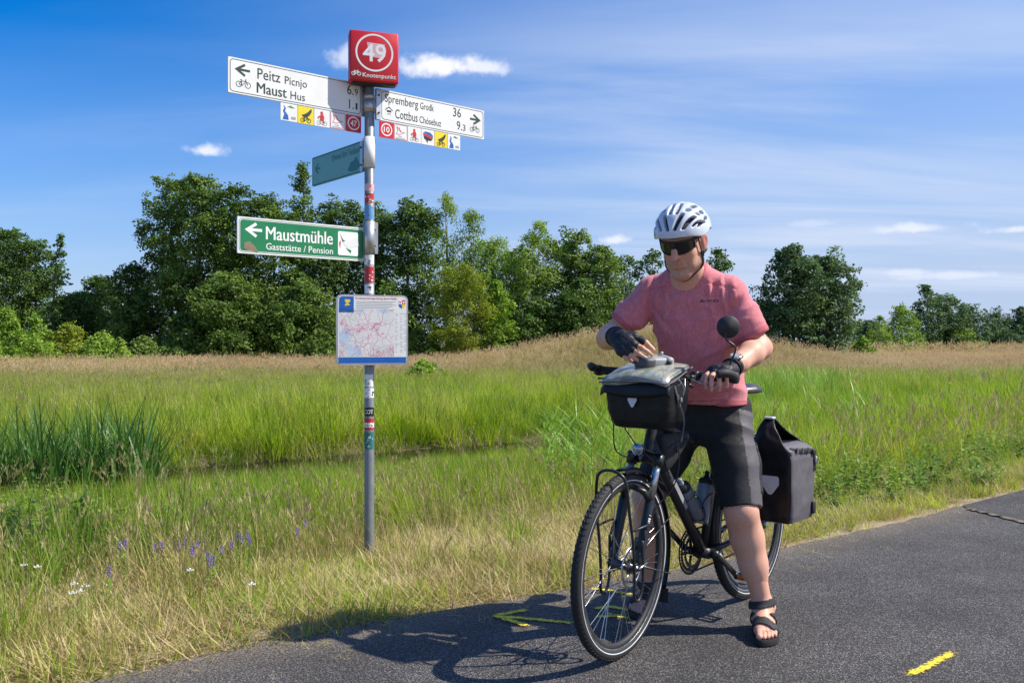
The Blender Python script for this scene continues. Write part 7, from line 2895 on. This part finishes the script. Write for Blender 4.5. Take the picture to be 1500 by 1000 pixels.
b = MB()
for ff, hb in ((fL, unit(A3(-.5, -.85, .1))), (fR, unit(A3(.1, -.75, .6)))):
    for i, f in enumerate(ff):
        d = f[3] - f[2]; n = unit(hb - unit(d) * np.dot(hb, unit(d)))
        nails(b, f[3] + n * (FR[i][3] + .0006) - unit(d) * .001, d, n, .0095, .011)
for Pq, t_ in ((PL_, tL), (PR_, tR)):
    for (i_, f_, z_, w_) in ((.028, .188, .0225, .015), (.010, .186, .0165, .009), (-.006, .177, .0155, .0085), (-.021, .165, .0148, .008), (-.036, .148, .0145, .0075)):
        nails(b, Pq(f_, i_, z_), t_ + A3(0, 0, -.35), A3(0, 0, 1) + t_ * .2, w_, w_ * .95)
wear_mb('nails', b, M['nail'], fixn=False)

# --- short hair under the helmet ---------------------------------------------------
fh = Field(.003, HC - .16, HC + .16)
fh.ell(hp(-.014, 0, .022), HAX, (.1005, .0805, .096), .0)
fh.ell(hp(-.035, 0, -.045), HAX, (.066, .068, .062), .03)
fh.plane(hp(.060, 0, .03), HF * .9 + HU * .25)
fh.plane(hp(0, 0, -.070), -HU + HF * .4)
fh.plane(hp(.012, 0, -.0), unit(HF * 1.0 - HU * .75), HC - .2, HC + .2)
vh, qh = fh.mesh()
vh = vh + vnormals(vh, qh) * (vnoise(vh, 180)[:, None] * .0012)
wear('hair', vh, qh, M['hair'])


# --- T-shirt -----------------------------------------------------------------------
def shirt_field():
    fl = Field(.0054, (.33, 3.22, .84), (1.22, 4.08, 1.58))
    th0 = math.atan2(TL[1], TL[0])
    thh = math.atan2(-.47, .883)
    rows = [(.86, .168, .148, .866, 3.800, thh), (.93, .166, .148, .853, 3.785, thh), (1.02, .167, .150, .829, 3.752, (th0 + thh) / 2), (1.12, .168, .146, .805, 3.722, th0), (1.22, .175, .138, .784, 3.696, th0), (1.30, .186, .132, .770, 3.682, th0),
            (1.37, .184, .120, .760, 3.672, th0), (1.415, .160, .100, .754, 3.664, th0), (1.45, .128, .085, .746, 3.652, th0), (1.485, .096, .074, .740, 3.640, th0), (1.51, .078, .068, .734, 3.632, th0), (1.54, .07, .066, .730, 3.62, th0)]
    fl.loft(rows, 0, 0, TL[:2], (.922, 1.515), .0, e=2.35)
    for S_, E_, W_, q in ((SH_L, EL_L, WR_L_, .80), (SH_R, EL_R, WR_R_, .70)):
        d = unit(E_ - S_)
        side = unit(S_ - SHC)
        fl.cone(S_ - side * .06 + A3(0, 0, .004), S_ + A3(0, 0, -.004), .062, .064, .05)
        fl.chain([S_ + A3(0, 0, -.004), S_ + (E_ - S_) * .45, S_ + (E_ - S_) * 1.0], [.063, .062, .064], .03)
    # sleeve hems
    for S_, E_, q in ((SH_L, EL_L, .80), (SH_R, EL_R, .72)):
        d = unit(E_ - S_)
        c = S_ + (E_ - S_) * q
        fl.plane(c, d, c - .11, c + .11)
        # hollow the sleeve
        fl.cone(S_ + (E_ - S_) * .35, S_ + (E_ - S_) * 1.2, .046, .057, .0, 'sub')
    # neck opening
    nk0 = A3(.742, 3.652, 1.44); nk1 = HC + HF * .0 + HU * -.06
    fl.cone(nk0 + A3(0, 0, .035), nk1 + A3(-.01, -.012, 0), .055, .062, .006, 'sub')
    # collar dips at the front
    fl.ell(A3(.742, 3.652, 1.49) + TFV * .052, (TL, TFV, A3(0, 0, 1)), (.058, .038, .030), .006, 'sub')
    # open at the bottom
    fl.loft([(z, a - .010, b_ - .010, x, y, t_) for z, a, b_, x, y, t_ in rows[:3]], 0, 0, TL[:2], (.80, .985), .0, 'sub', e=2.35)
    return fl


Vs, Fs = shirt_field().mesh()
Vs = relax(Vs, Fs, 1)
ns_ = vnormals(Vs, Fs)
u_ = (Vs - SHC) @ TL; w_ = (Vs - SHC) @ TFV; z_ = Vs[:, 2]


def ridge(a): return 1 - np.abs(np.sin(a))


ax_r = np.exp(-((Vs - (SH_R + A3(.02, -.0, -.10))) ** 2).sum(1) / .012)
ax_l = np.exp(-((Vs - (SH_L + A3(-.02, -.0, -.10))) ** 2).sum(1) / .012)
trunk = np.clip((.20 - np.abs(u_)) / .05, 0, 1)
disp = .0
# pulls running down from the shoulder seams
mask = np.clip((z_ - 1.22) / .12, 0, 1) * np.clip((1.47 - z_) / .05, 0, 1) * np.clip((np.abs(u_) - .05) / .05, 0, 1) * np.clip((w_ + .05) / .05, 0, 1) * trunk
disp = disp + .013 * mask * (ridge(u_ * 62 + 2.2 * vnoise(np.stack([u_, 0 * u_, z_], 1), 5) + z_ * 5 * np.sign(u_)) - .4)
# folds fanning out of the armpits
for cen, wt, sg in ((SH_R + A3(.03, 0, -.11), ax_r, -1), (SH_L + A3(-.03, 0, -.11), ax_l, 1)):
    du_ = (Vs - cen) @ TL; dz_ = z_ - cen[2]
    ang_ = np.arctan2(dz_, du_ * -sg)
    rr_ = np.hypot(du_, dz_)
    disp = disp + .0075 * (ridge(ang_ * 3.6 + 14 * rr_ + 1.5 * vnoise(Vs, 11, 8)) - .45) * np.exp(-((rr_ - .08) / .07) ** 2)
# slack across the belly and above the hem
mb = np.clip((1.20 - z_) / .12, 0, 1)
nz_ = vnoise(np.stack([u_ * 5 + z_ * 3, w_ * 4, z_ * 11 - u_ * 5], 1), 1.0, 1)
disp = disp + mb * .010 * nz_
disp = disp + mb * .008 * (ridge(z_ * 34 - u_ * 16 + 2.5 * vnoise(Vs, 6)) - .5) * np.clip(np.abs(u_) / .12, .25, 1)
# sleeves: short creases across the arm
for S_, E_ in ((SH_L, EL_L), (SH_R, EL_R)):
    d = unit(E_ - S_); f = (Vs - S_) @ d; rr_ = np.linalg.norm(Vs - S_ - f[:, None] * d, axis=1)
    ms = np.clip(f / .06, 0, 1) * (rr_ < .11)
    disp = disp + ms * .010 * vnoise(np.stack([f * 22 + 1.3 * vnoise(Vs, 9), (Vs @ TL) * 9, z_ * 7], 1), 1.0, 4)
disp = disp + .0035 * vnoise(Vs, 9, 3) + .002 * vnoise(Vs, 20, 5)
# a few long creases, each a ridge with a hollow beside it
for (u0, z0, u1, z1, a_, wd_) in ((.165, 1.30, .060, 1.215, .007, .008), (.168, 1.27, .085, 1.16, .006, .009), (-.150, 1.31, -.075, 1.22, .007, .008), (-.160, 1.26, -.10, 1.15, .006, .009),
                                  (.150, 1.06, .02, 1.015, .007, .009), (.155, 1.01, .04, .975, .007, .010), (.155, .965, .02, .945, .006, .009), (-.15, 1.07, -.03, 1.03, .006, .009), (-.15, 1.01, -.06, .965, .006, .010),
                                  (.125, 1.425, .110, 1.335, .006, .006), (.155, 1.405, .150, 1.320, .006, .006), (.090, 1.435, .082, 1.375, .005, .006), (-.125, 1.425, -.112, 1.345, .006, .006), (-.098, 1.435, -.088, 1.385, .005, .006), (-.150, 1.41, -.142, 1.33, .006, .006),
                                  (.13, 1.16, .01, 1.10, .005, .011), (.03, 1.06, -.07, 1.09, .004, .012)):
    eu, ez = u1 - u0, z1 - z0; ll = math.hypot(eu, ez)
    wob = .006 * vnoise(np.stack([u_, z_, 0 * u_], 1), 16, 12)
    tq = ((u_ - u0) * eu + (z_ - z0) * ez) / ll ** 2
    dq = ((u_ - u0) * -ez + (z_ - z0) * eu) / ll + wob
    fade = np.clip(tq / .15, 0, 1) * np.clip((1.05 - tq) / .55, 0, 1) * (w_ > -.02)
    disp = disp + a_ * fade * (np.exp(-(dq / wd_) ** 2) - .8 * np.exp(-((dq - 1.7 * wd_) / wd_) ** 2))
# sunk seam lines: shoulder yoke
yk = z_ - (1.437 - .30 * np.maximum(0, np.abs(u_) - .03) ** 1.2)
yok = np.exp(-(yk / .0035) ** 2) * (w_ > 0) * np.clip((np.abs(u_) - .055) / .02, 0, 1) * (np.abs(u_) < .19)
disp = disp - .005 * yok
# armhole seams
for S_, sg in ((SH_L, 1), (SH_R, -1)):
    sn = (Vs - S_) @ unit(TL * sg + A3(0, 0, .12))
    disp = disp - .003 * np.exp(-((sn + .005) / .0035) ** 2) * (np.linalg.norm(Vs - S_, axis=1) < .13)
Vs = Vs + ns_ * disp[:, None]
shirt = wear('t_shirt', Vs, Fs, M['jersey'])
# doubled hems and collar as narrow bands
ns2 = vnormals(Vs, Fs)
fc = Vs[Fs].mean(1)
nk_d = unit(HC + HU * -.06 - A3(.742, 3.652, 1.475))
nk_r = fc - A3(.742, 3.652, 1.475)
nk_t = nk_r @ nk_d
nk_q = np.linalg.norm(nk_r - nk_t[:, None] * nk_d, axis=1)
M['jersey_rib'] = simple('red_rib_knit', (.50, .125, .15), .85, 0, .12, scale=200, bump=.3, bscale=500)


def band(name, m, lift=.0016):
    v, f, ui = sub_patch(Vs, Fs, m)
    if len(f): wear(name, v + ns2[ui] * lift, f, M['jersey_rib'], parent=None)


front_dip = np.linalg.norm(((fc - (A3(.742, 3.652, 1.49) + TFV * .052)) @ np.stack([TL, TFV, A3(0, 0, 1)], 1)) / np.array([.058, .038, .030]), axis=1)
band('collar', (fc[:, 2] > 1.43) & (((nk_q < .0775) & (fc[:, 2] > 1.468)) | ((front_dip < 1.36) & ((fc - SHC) @ TFV > .03) & (np.abs((fc - SHC) @ TL) < .075))))
for S_, E_, q in ((SH_L, EL_L, .80), (SH_R, EL_R, .72)):
    d = unit(E_ - S_); c = S_ + (E_ - S_) * q
    al = (fc - c) @ d
    band('sleeve_hem', (al > -.021) & (al < .004) & (np.linalg.norm(fc - c, axis=1) < .10), .0014)
band('bottom_hem', fc[:, 2] < .946, .0014)
# print on the left chest, wrapped onto the shirt
dgm = shirt.data
from mathutils.bvhtree import BVHTree
bvh_s = BVHTree.FromPolygons([tuple(v) for v in Vs], [tuple(int(i) for i in f) for f in Fs])
b = MB()
pr_ = Print(0)
pr_.text('VAUDE', .012, 0, .0105, .050, .004, 0)
pr_.poly([(-.012, -.001), (-.004, .012), (.001, .004), (.004, .008), (.009, -.001), (.003, -.001), (.0, .003), (-.003, -.001)], 0)
VV2 = []
oc = A3(.752, 3.655, 1.352) + TL * .062
for q in pr_.b.v:
    s0 = Vector(oc + TL * q[0] + A3(0, 0, q[2]) + TFV * .30)
    hit = bvh_s.ray_cast(s0, Vector(-TFV), .6)
    VV2.append(tuple((hit[0] + Vector(TFV) * .0012) if hit[0] else s0))
b.add(VV2, pr_.b.f, 0)
M['dark_red_print'] = simple('dark_red_print', (.10, .02, .03), .6, 0, .1)
wear_mb('chest_print', b, M['dark_red_print'], fixn=False)


# --- shorts ------------------------------------------------------------------------
def shorts_field():
    fl = Field(.0056, (.45, 3.42, .40), (1.20, 4.10, 1.02))
    thh = math.atan2(-.47, .883)
    fl.loft([(.74, .150, .122, .848, 3.806, thh), (.84, .158, .136, .848, 3.806, thh), (.92, .155, .134, .849, 3.80, thh), (1.0, .148, .126, .842, 3.785, thh)], 0, 0, (1, 0), (.76, .985), .0, e=2.2)
    for H_, K_, q in ((HP_L, KN_L, 1.0), (HP_R, KN_R, .93)):
        fl.chain([H_ + A3(0, 0, .01), H_ + (K_ - H_) * .5, H_ + (K_ - H_) * 1.12], [.106, .093, .085], .04)
    for H_, K_, q in ((HP_L, KN_L, .965), (HP_R, KN_R, .90)):
        d = unit(K_ - H_)
        c = H_ + (K_ - H_) * q
        fl.plane(c, unit(d + A3(0, 0, -.35)), c - .13, c + A3(.13, .13, .05))
        fl.cone(H_ + (K_ - H_) * .55, H_ + (K_ - H_) * 1.25, .070, .0785, .0, 'sub')
    return fl


Vq, Fq = shorts_field().mesh()
Vq = relax(Vq, Fq, 1)
nq_ = vnormals(Vq, Fq)
dl = unit(KN_L - HP_L)
fq = (Vq - HP_L) @ dl
disp = .009 * vnoise(np.stack([Vq[:, 0] * 6, Vq[:, 1] * 6, Vq[:, 2] * 13], 1), 1.0, 7) + .003 * vnoise(Vq, 16, 2)
disp += .006 * (ridge(Vq[:, 2] * 42 + 2.2 * vnoise(Vq, 7)) - .5) * np.exp(-((Vq[:, 2] - .82) / .09) ** 2)
Vq = Vq + nq_ * disp[:, None]
shorts = wear('shorts', Vq, Fq, M['shorts'])
# cargo pocket on the left thigh: the cloth facing out to his left
nq2 = vnormals(Vq, Fq)
cen = Vq[Fq].mean(1); cn = nq2[Fq].mean(1)
rel = cen - HP_L
fa = rel @ dl
rad = rel - fa[:, None] * dl
rad_n = rad / (np.linalg.norm(rad, axis=1, keepdims=True) + 1e-9)
outv = unit(A3(.97, -.20, 0))
sidev = unit(np.cross(dl, outv))
az_ = np.arctan2(rad_n @ sidev, rad_n @ outv)
Lth = np.linalg.norm(KN_L - HP_L)


def thigh_patch(f0, f1, a0, a1, lift, name, mat, slant=0.0):
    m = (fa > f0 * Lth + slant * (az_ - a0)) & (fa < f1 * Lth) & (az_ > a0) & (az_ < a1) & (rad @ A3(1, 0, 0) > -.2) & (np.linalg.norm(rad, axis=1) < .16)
    v, f, ui = sub_patch(Vq, Fq, m)
    if len(f) == 0: return
    edge = np.zeros(len(v)); cnt = np.zeros(len(v))
    np.add.at(cnt, f.ravel(), 1)
    inner = cnt >= 4
    v = v + nq2[ui] * np.where(inner, lift, .0008)[:, None]
    return wear(name, v, f, mat)


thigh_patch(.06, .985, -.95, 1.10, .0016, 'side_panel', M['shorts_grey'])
thigh_patch(.36, .86, -1.30, .35, .0075, 'cargo_pocket', M['shorts'])
b = MB()
pc_ = HP_L + dl * Lth * .36 + outv * .090 - sidev * .060
b.ball(tuple(pc_), .006, 8)
wear_mb('pocket_button', b, M['steel'])

# --- gloves ------------------------------------------------------------------------
for (W0, K, r, f4, th_, E_) in ((WR_L_, K_L, rL, fL, thL, EL_L), (WR_R_, K_R, rR, fR, thR, EL_R)):
    gf_ = hand_field(W0, K, r, f4, th_, .0032, .62, fore=E_, cuff=.020)
    v, f = gf_.mesh()
    v = relax(v, f, 1)
    v = v + vnormals(v, f) * (.0012 * vnoise(v, 70) + .001 * vnoise(v, 150))[:, None]
    g_ = wear('glove', v, f, M['glove'])
    d = unit(E_ - W0)
    b = MB()
    x_ = unit(np.cross(d, A3(0, 0, 1))); y_ = np.cross(d, x_)
    c0 = W0 + d * .020
    b.tube([tuple(c0 + (x_ * math.cos(a) * .034 + y_ * math.sin(a) * .032)) for a in np.linspace(0, 6.283, 25)[:-1]], .0085, 8, closed=True, flat=(.35, 1.2), up=tuple(d))
    wear_mb('glove_cuff', b, M['glove'], fixn=False)

# --- watch on the left wrist ---------------------------------------------------------
d = unit(EL_L - WR_L_)
c0 = WR_L_ + d * .050
upv = unit(A3(-.30, -.62, .72)); upv = unit(upv - d * upv.dot(d)); xx = np.cross(d, upv)
b = MB()
b.tube([tuple(c0 + xx * math.cos(a) * .0335 + upv * math.sin(a) * .0335) for a in np.linspace(0, 6.283, 29)[:-1]], .010, 8, 0, closed=True, flat=(1.15, .28) if False else (.28, 1.15), up=tuple(upv))
wb = wear_mb('watch', b, M['black_matte'], fixn=False)
b = MB()
Mq = Matrix((Vector((*xx, 0)), Vector((*d, 0)), Vector((*upv, 0)), Vector((0, 0, 0, 1)))).transposed()
Mq.translation = Vector(c0 + upv * .0345)
b.lathe([(0, 0), (.0235, 0), (.0245, .003), (.0245, .009), (.0215, .0115), (.0195, .0108)], 28, 0, 'z', M=Mq)
b.lathe([(0, .0108), (.0196, .0108)], 28, 1, 'z', M=Mq)
for k in (-1, 0, 1):
    b.box((.0255, k * .009, .006), (.004, .005, .005), 0, Mq)
b.v = [tuple(np.array(v) - ROOT) for v in b.v]
b.build('watch_case', [M['steel'], M['ink_grey']], wb, fixn=False)

# --- helmet ------------------------------------------------------------------------
HELC = hp(-.012, 0, .030)
hr_ = np.array([.137, .112, .116])
HFp = unit(HF * math.cos(R(6)) + HU * math.sin(R(6))); HUp = np.cross(HFp, HL)
HEX = (HFp, HL, HUp)
fh = Field(.0029, HELC - .175, HELC + .175)
fh.ell(HELC, HEX, hr_, 0)
fh.ell(HELC - HUp * .004, HEX, hr_ - np.array([.026, .022, .024]), 0, 'sub')
sl, gx, gy, gz = fh.region(fh.lo, fh.lo + .36)
q0 = [(gx - HELC[0]) * A[0] + (gy - HELC[1]) * A[1] + (gz - HELC[2]) * A[2] for A in HEX]
f_, l_, u_ = q0
# lower rim: higher over the brow and the ears, lower at the temples and the nape
rimz = -.006 - .020 * np.clip(-f_ / .12, 0, 1) ** 2 - .012 * np.exp(-((f_ - .05) / .04) ** 2) + .010 * np.exp(-((f_ + .02) / .035) ** 2)
fh.D[sl] = np.maximum(fh.D[sl], (rimz - u_).astype(np.float32))
# vents: slots fanning back from the brow
beta = np.arctan2(u_ / hr_[2], f_ / hr_[0])              # 0 at the brow, pi at the nape
alpha = np.arctan2(l_ / hr_[1], np.hypot(u_ / hr_[2], f_ / hr_[0]))
vent = np.full(fh.D.shape, 1.0, np.float32)
rowsv = [  # alpha at the low end, alpha at the high end, beta0, beta1, half width
    (.12, .36, .20, .86, .082), (.42, .80, .22, .90, .088), (.76, 1.06, .34, .84, .055), (.98, 1.22, .36, 1.05, .07),
    (.12, .15, .80, 1.42, .078), (.44, .52, 1.00, 1.18, .085), (.54, .58, 1.28, 1.72, .085), (.82, .88, 1.04, 1.22, .075), (.90, .92, 1.32, 1.75, .075),
    (.11, .11, 1.54, 1.90, .07), (.50, .46, 1.86, 2.35, .08), (.86, .80, 1.88, 2.35, .08), (.16, .16, 2.05, 2.70, .08), (1.16, 1.16, 1.2, 1.9, .06)]
for (a0, a1, b0, b1, w) in rowsv:
    for s in (-1, 1):
        if s == -1 and abs(a0) < .05: continue
        tt = np.clip((beta - b0) / (b1 - b0), 0, 1)
        ac = s * (a0 + (a1 - a0) * tt)
        wd = w * (.62 + .5 * np.sin(np.pi * np.clip(tt * .75 + .12, 0, 1)))
        dd = np.hypot(np.maximum(np.abs(alpha - ac) - wd + .028, 0), np.maximum(np.maximum(b0 + .03 - beta, beta - b1 + .03), 0) * np.cos(np.clip(alpha, -1.2, 1.2))) - .028
        inside = np.maximum(np.abs(alpha - ac) - wd, np.maximum(b0 - beta, beta - b1))
        dd = np.where(inside < -.028, inside, dd)
        vent = np.minimum(vent, (dd * .115).astype(np.float32))
k = .004
A_ = fh.D[sl]; h_ = np.maximum(k - np.abs(A_ + vent[:A_.shape[0], :A_.shape[1], :A_.shape[2]]), 0) / k
fh.D[sl] = np.maximum(A_, -vent[:A_.shape[0], :A_.shape[1], :A_.shape[2]]) + h_ * h_ * k * .25
# raised bands between the vents
vh, qh = fh.mesh()
vh = relax(vh, qh, 1)
helmet = wear('helmet', vh, qh, M['helmet'])
fi = Field(.004, HELC - .16, HELC + .16)
fi.ell(HELC - HUp * .004, HEX, hr_ - np.array([.0205, .0175, .0185]), 0)
fi.ell(HELC - HUp * .006, HEX, hr_ - np.array([.030, .026, .028]), 0, 'sub')
fi.plane(HELC - HUp * .012, -HUp)
vi, qi = fi.mesh()
wear('helmet_lining', vi, qi, M['black_matte'])
bvh_b = BVHTree.FromPolygons([tuple(v) for v in Vb], [tuple(int(i) for i in f) for f in Fb])


def on_skin(pts, lift=.0035):
    out = []
    for p_ in pts:
        loc, nrm, _i, dist = bvh_b.find_nearest(Vector(p_))
        out.append(loc + nrm * lift if (Vector(p_) - loc).dot(nrm) < lift else Vector(p_))
    return out


b = MB()
for s in (-1, 1):
    b.tube([tuple(p_) for p_ in on_skin(catmull([hp(.045, s * .080, .02), hp(.030, s * .079, -.02), hp(.016, s * .077, -.060), hp(.022, s * .066, -.100), hp(.040, s * .035, -.138), hp(.048, 0, -.148)], 8))], .0068, 6, 0, flat=(.35, 1), up=tuple(HL * s))
    b.tube([tuple(p_) for p_ in on_skin(catmull([hp(-.050, s * .078, .01), hp(-.020, s * .083, -.045), hp(.010, s * .079, -.064)], 8))], .0058, 6, 0, flat=(.35, 1), up=tuple(HL * s))
    b.box(tuple(hp(.014, s * .080, -.062)), (.010, .010, .022), 0)
wear_mb('chin_strap', b, M['black_matte'], fixn=False)

# --- wrap-around sunglasses -----------------------------------------------------------
b = MB(); V = []; F = []
na, nv = 28, 8
for i in range(na + 1):
    ph = (i / na * 2 - 1)
    a = ph * R(64)
    for j in range(nv + 1):
        v = j / nv                          # 0 top, 1 bottom
        top = .024 - .004 * ph * ph
        bot = -.030 + .016 * abs(ph) ** 2.2 + .030 * math.exp(-(ph / .11) ** 2)
        u = top + (bot - top) * v
        rx, ry = .085, .078
        V.append(tuple(hp(.030 + rx * math.cos(a) - .004 * v, ry * math.sin(a), u - .004)))
for i in range(na):
    for j in range(nv):
        q = i * (nv + 1) + j
        F.append((q, q + nv + 1, q + nv + 2, q + 1))
b.add(V, F, 0, smooth=True)
gl = wear_mb('sunglasses', b, M['lens'], fixn=False)
md = gl.modifiers.new('thick', 'SOLIDIFY'); md.thickness = .0022; md.offset = 1
b = MB()
top_edge = [V[i * (nv + 1)] for i in range(na + 1)]
bot_edge = [V[i * (nv + 1) + nv] for i in range(na + 1)]
b.tube(top_edge, .0042, 8, 0)
b.tube(bot_edge, .0026, 8, 0)
for e in (0, na):
    b.tube([V[e * (nv + 1)], V[e * (nv + 1) + nv]], .0036, 8)
b.tube([tuple(hp(.1165, 0, .016)), tuple(hp(.1155, 0, -.006))], .0075, 8, flat=(.6, 1), up=tuple(HF))
for s in (-1, 1):
    e = A3(*V[0 if s == -1 else na * (nv + 1)])
    b.tube([tuple(e), tuple(hp(.03, s * .081, .014)), tuple(hp(-.02, s * .0835, .008)), tuple(hp(-.045, s * .083, -.008))], [.006, .005, .0035, .003], 8, flat=(.4, 1), up=tuple(HL * s))
b.v = [tuple(np.array(v) - ROOT) for v in b.v]
b.build('glasses_frame', M['black_matte'], gl, fixn=False)

# --- sandals ---------------------------------------------------------------------
for (AN, KN, t_, inn, P) in ((AN_L, KN_L, tL, inL, PL_), (AN_R, KN_R, tR, inR, PR_)):
    outline = [(-.075, 0), (-.066, .026), (-.02, .033), (.04, .034), (.10, .046), (.15, .050), (.188, .044), (.206, .026), (.203, .004), (.190, -.018), (.165, -.040), (.125, -.052), (.07, -.046), (.0, -.036), (-.05, -.030), (-.068, -.016)]
    cv = catmull([(a, c, 0) for a, c in outline], 3, True)
    n = len(cv)
    V = []
    for (zz_, k) in ((.0015, .96), (.006, 1.0), (.018, 1.0), (.0265, .985), (.0255, .90)):
        for p_ in cv:
            V.append(tuple(P(p_.x * k + .06 * (1 - k), p_.y * k, zz_ - .026)))
    F = []
    for i in range(4):
        for k in range(n):
            F.append((i * n + k, i * n + (k + 1) % n, (i + 1) * n + (k + 1) % n, (i + 1) * n + k))
    F.append(tuple(reversed(range(n)))); F.append(tuple(4 * n + k for k in range(n)))
    b = MB(); b.add(V, F)
    sand_ = wear_mb('sandal', b, M['rubber'])
    ff_, _P = foot_field(AN, KN, t_, inn, h=.0034, infl=.0035)
    v, f = ff_.mesh()
    v = relax(v, f, 1)
    base = A3(AN[0], AN[1], 0)
    c_ = v[f].mean(1) - base
    fa_ = c_ @ t_; za_ = c_[:, 2]; ia_ = c_ @ inn
    rel_a = (v[f].mean(1) - AN) @ unit(KN - AN)
    b1 = (np.abs(fa_ - .118 + .10 * (ia_) - .0 * za_) < .0165) & (za_ > .0285) & (za_ < .09)
    b2 = (np.abs(rel_a - .012 - .28 * np.maximum(fa_ - .0, -.03)) < .0135) & (za_ > .07)
    b3 = (np.abs(za_ - .062) < .012) & (fa_ < .012)
    b4 = (np.abs(fa_ - .045 - .55 * (za_ - .06)) < .010) & (za_ > .0285) & (za_ < .095) & (np.abs(ia_) > .012)
    for nm, mk_ in (('strap', b1), ('strap', b2), ('strap', b3), ('strap', b4)):
        pv, pf, _u = sub_patch(v, f, mk_)
        if len(pf):
            o = link(nm, np_mesh(nm, pv - ROOT, pf, M['cloth_black']), sand_)
            md = o.modifiers.new('thick', 'SOLIDIFY'); md.thickness = .003; md.offset = 1
    b = MB()
    bx_ = P(.118, -.022, .040)
    b.box(tuple(bx_), (.020, .014, .012), 0, bev=.003)
    b.box(tuple(AN + inn * -.036 + t_ * .02 + A3(0, 0, .012)), (.014, .018, .026), 0, bev=.004)
    b.v = [tuple(np.array(v) - ROOT) for v in b.v]
    b.build('buckle', M['black_matte'], sand_, fixn=False)

# ------------------------------------------------------------------ controller on the map case, held by the right hand
ctl_p = A3(.552, 3.405, 1.112)
cx_ = unit(A3(.90, .40, .0)); cz_ = unit(A3(-.10, -.22, .97)); cz_ = unit(cz_ - cx_ * cz_.dot(cx_)); cy_ = np.cross(cz_, cx_)
Mc = Matrix((Vector((*cx_, 0)), Vector((*cy_, 0)), Vector((*cz_, 0)), Vector((0, 0, 0, 1)))).transposed()
Mc.translation = Vector(ctl_p)
ctl = bpy.data.objects.new('remote_controller', None); COL.objects.link(ctl); ctl.matrix_world = Mc
tag(ctl, 'grey remote controller with two thumb sticks lying on the map case under his right hand', 'remote control')
b = MB()
b.box((0, 0, 0), (.128, .086, .044), 0, bev=.011)
b.box((.048, -.004, .001), (.036, .092, .050), 0, bev=.013)
b.build('case', M['device_grey'], ctl)
b = MB()
b.box((-.040, -.001, -.002), (.052, .090, .048), 0, bev=.012)
b.build('grip_end', M['device_dark'], ctl)
for x in (-.018, .042):
    b = MB()
    b.lathe([(.010, .014), (.012, .017), (.008, .020), (.0035, .021), (.003, .030), (.0062, .032), (.0062, .036), (.004, .038), (0, .038)], 14, 0, 'z', M=Matrix.Translation((x, .012, 0)))
    b.build('thumb_stick', M['reflector'], ctl)
b = MB()
b.box((.040, -.0485, .006), (.020, .006, .014), 0, bev=.002)
b.lathe([(0, -.004), (.006, -.004), (.006, .004), (0, .004)], 12, 0, 'y', M=Matrix.Translation((.04, -.051, .006)))
b.build('dial', M['black_matte'], ctl)
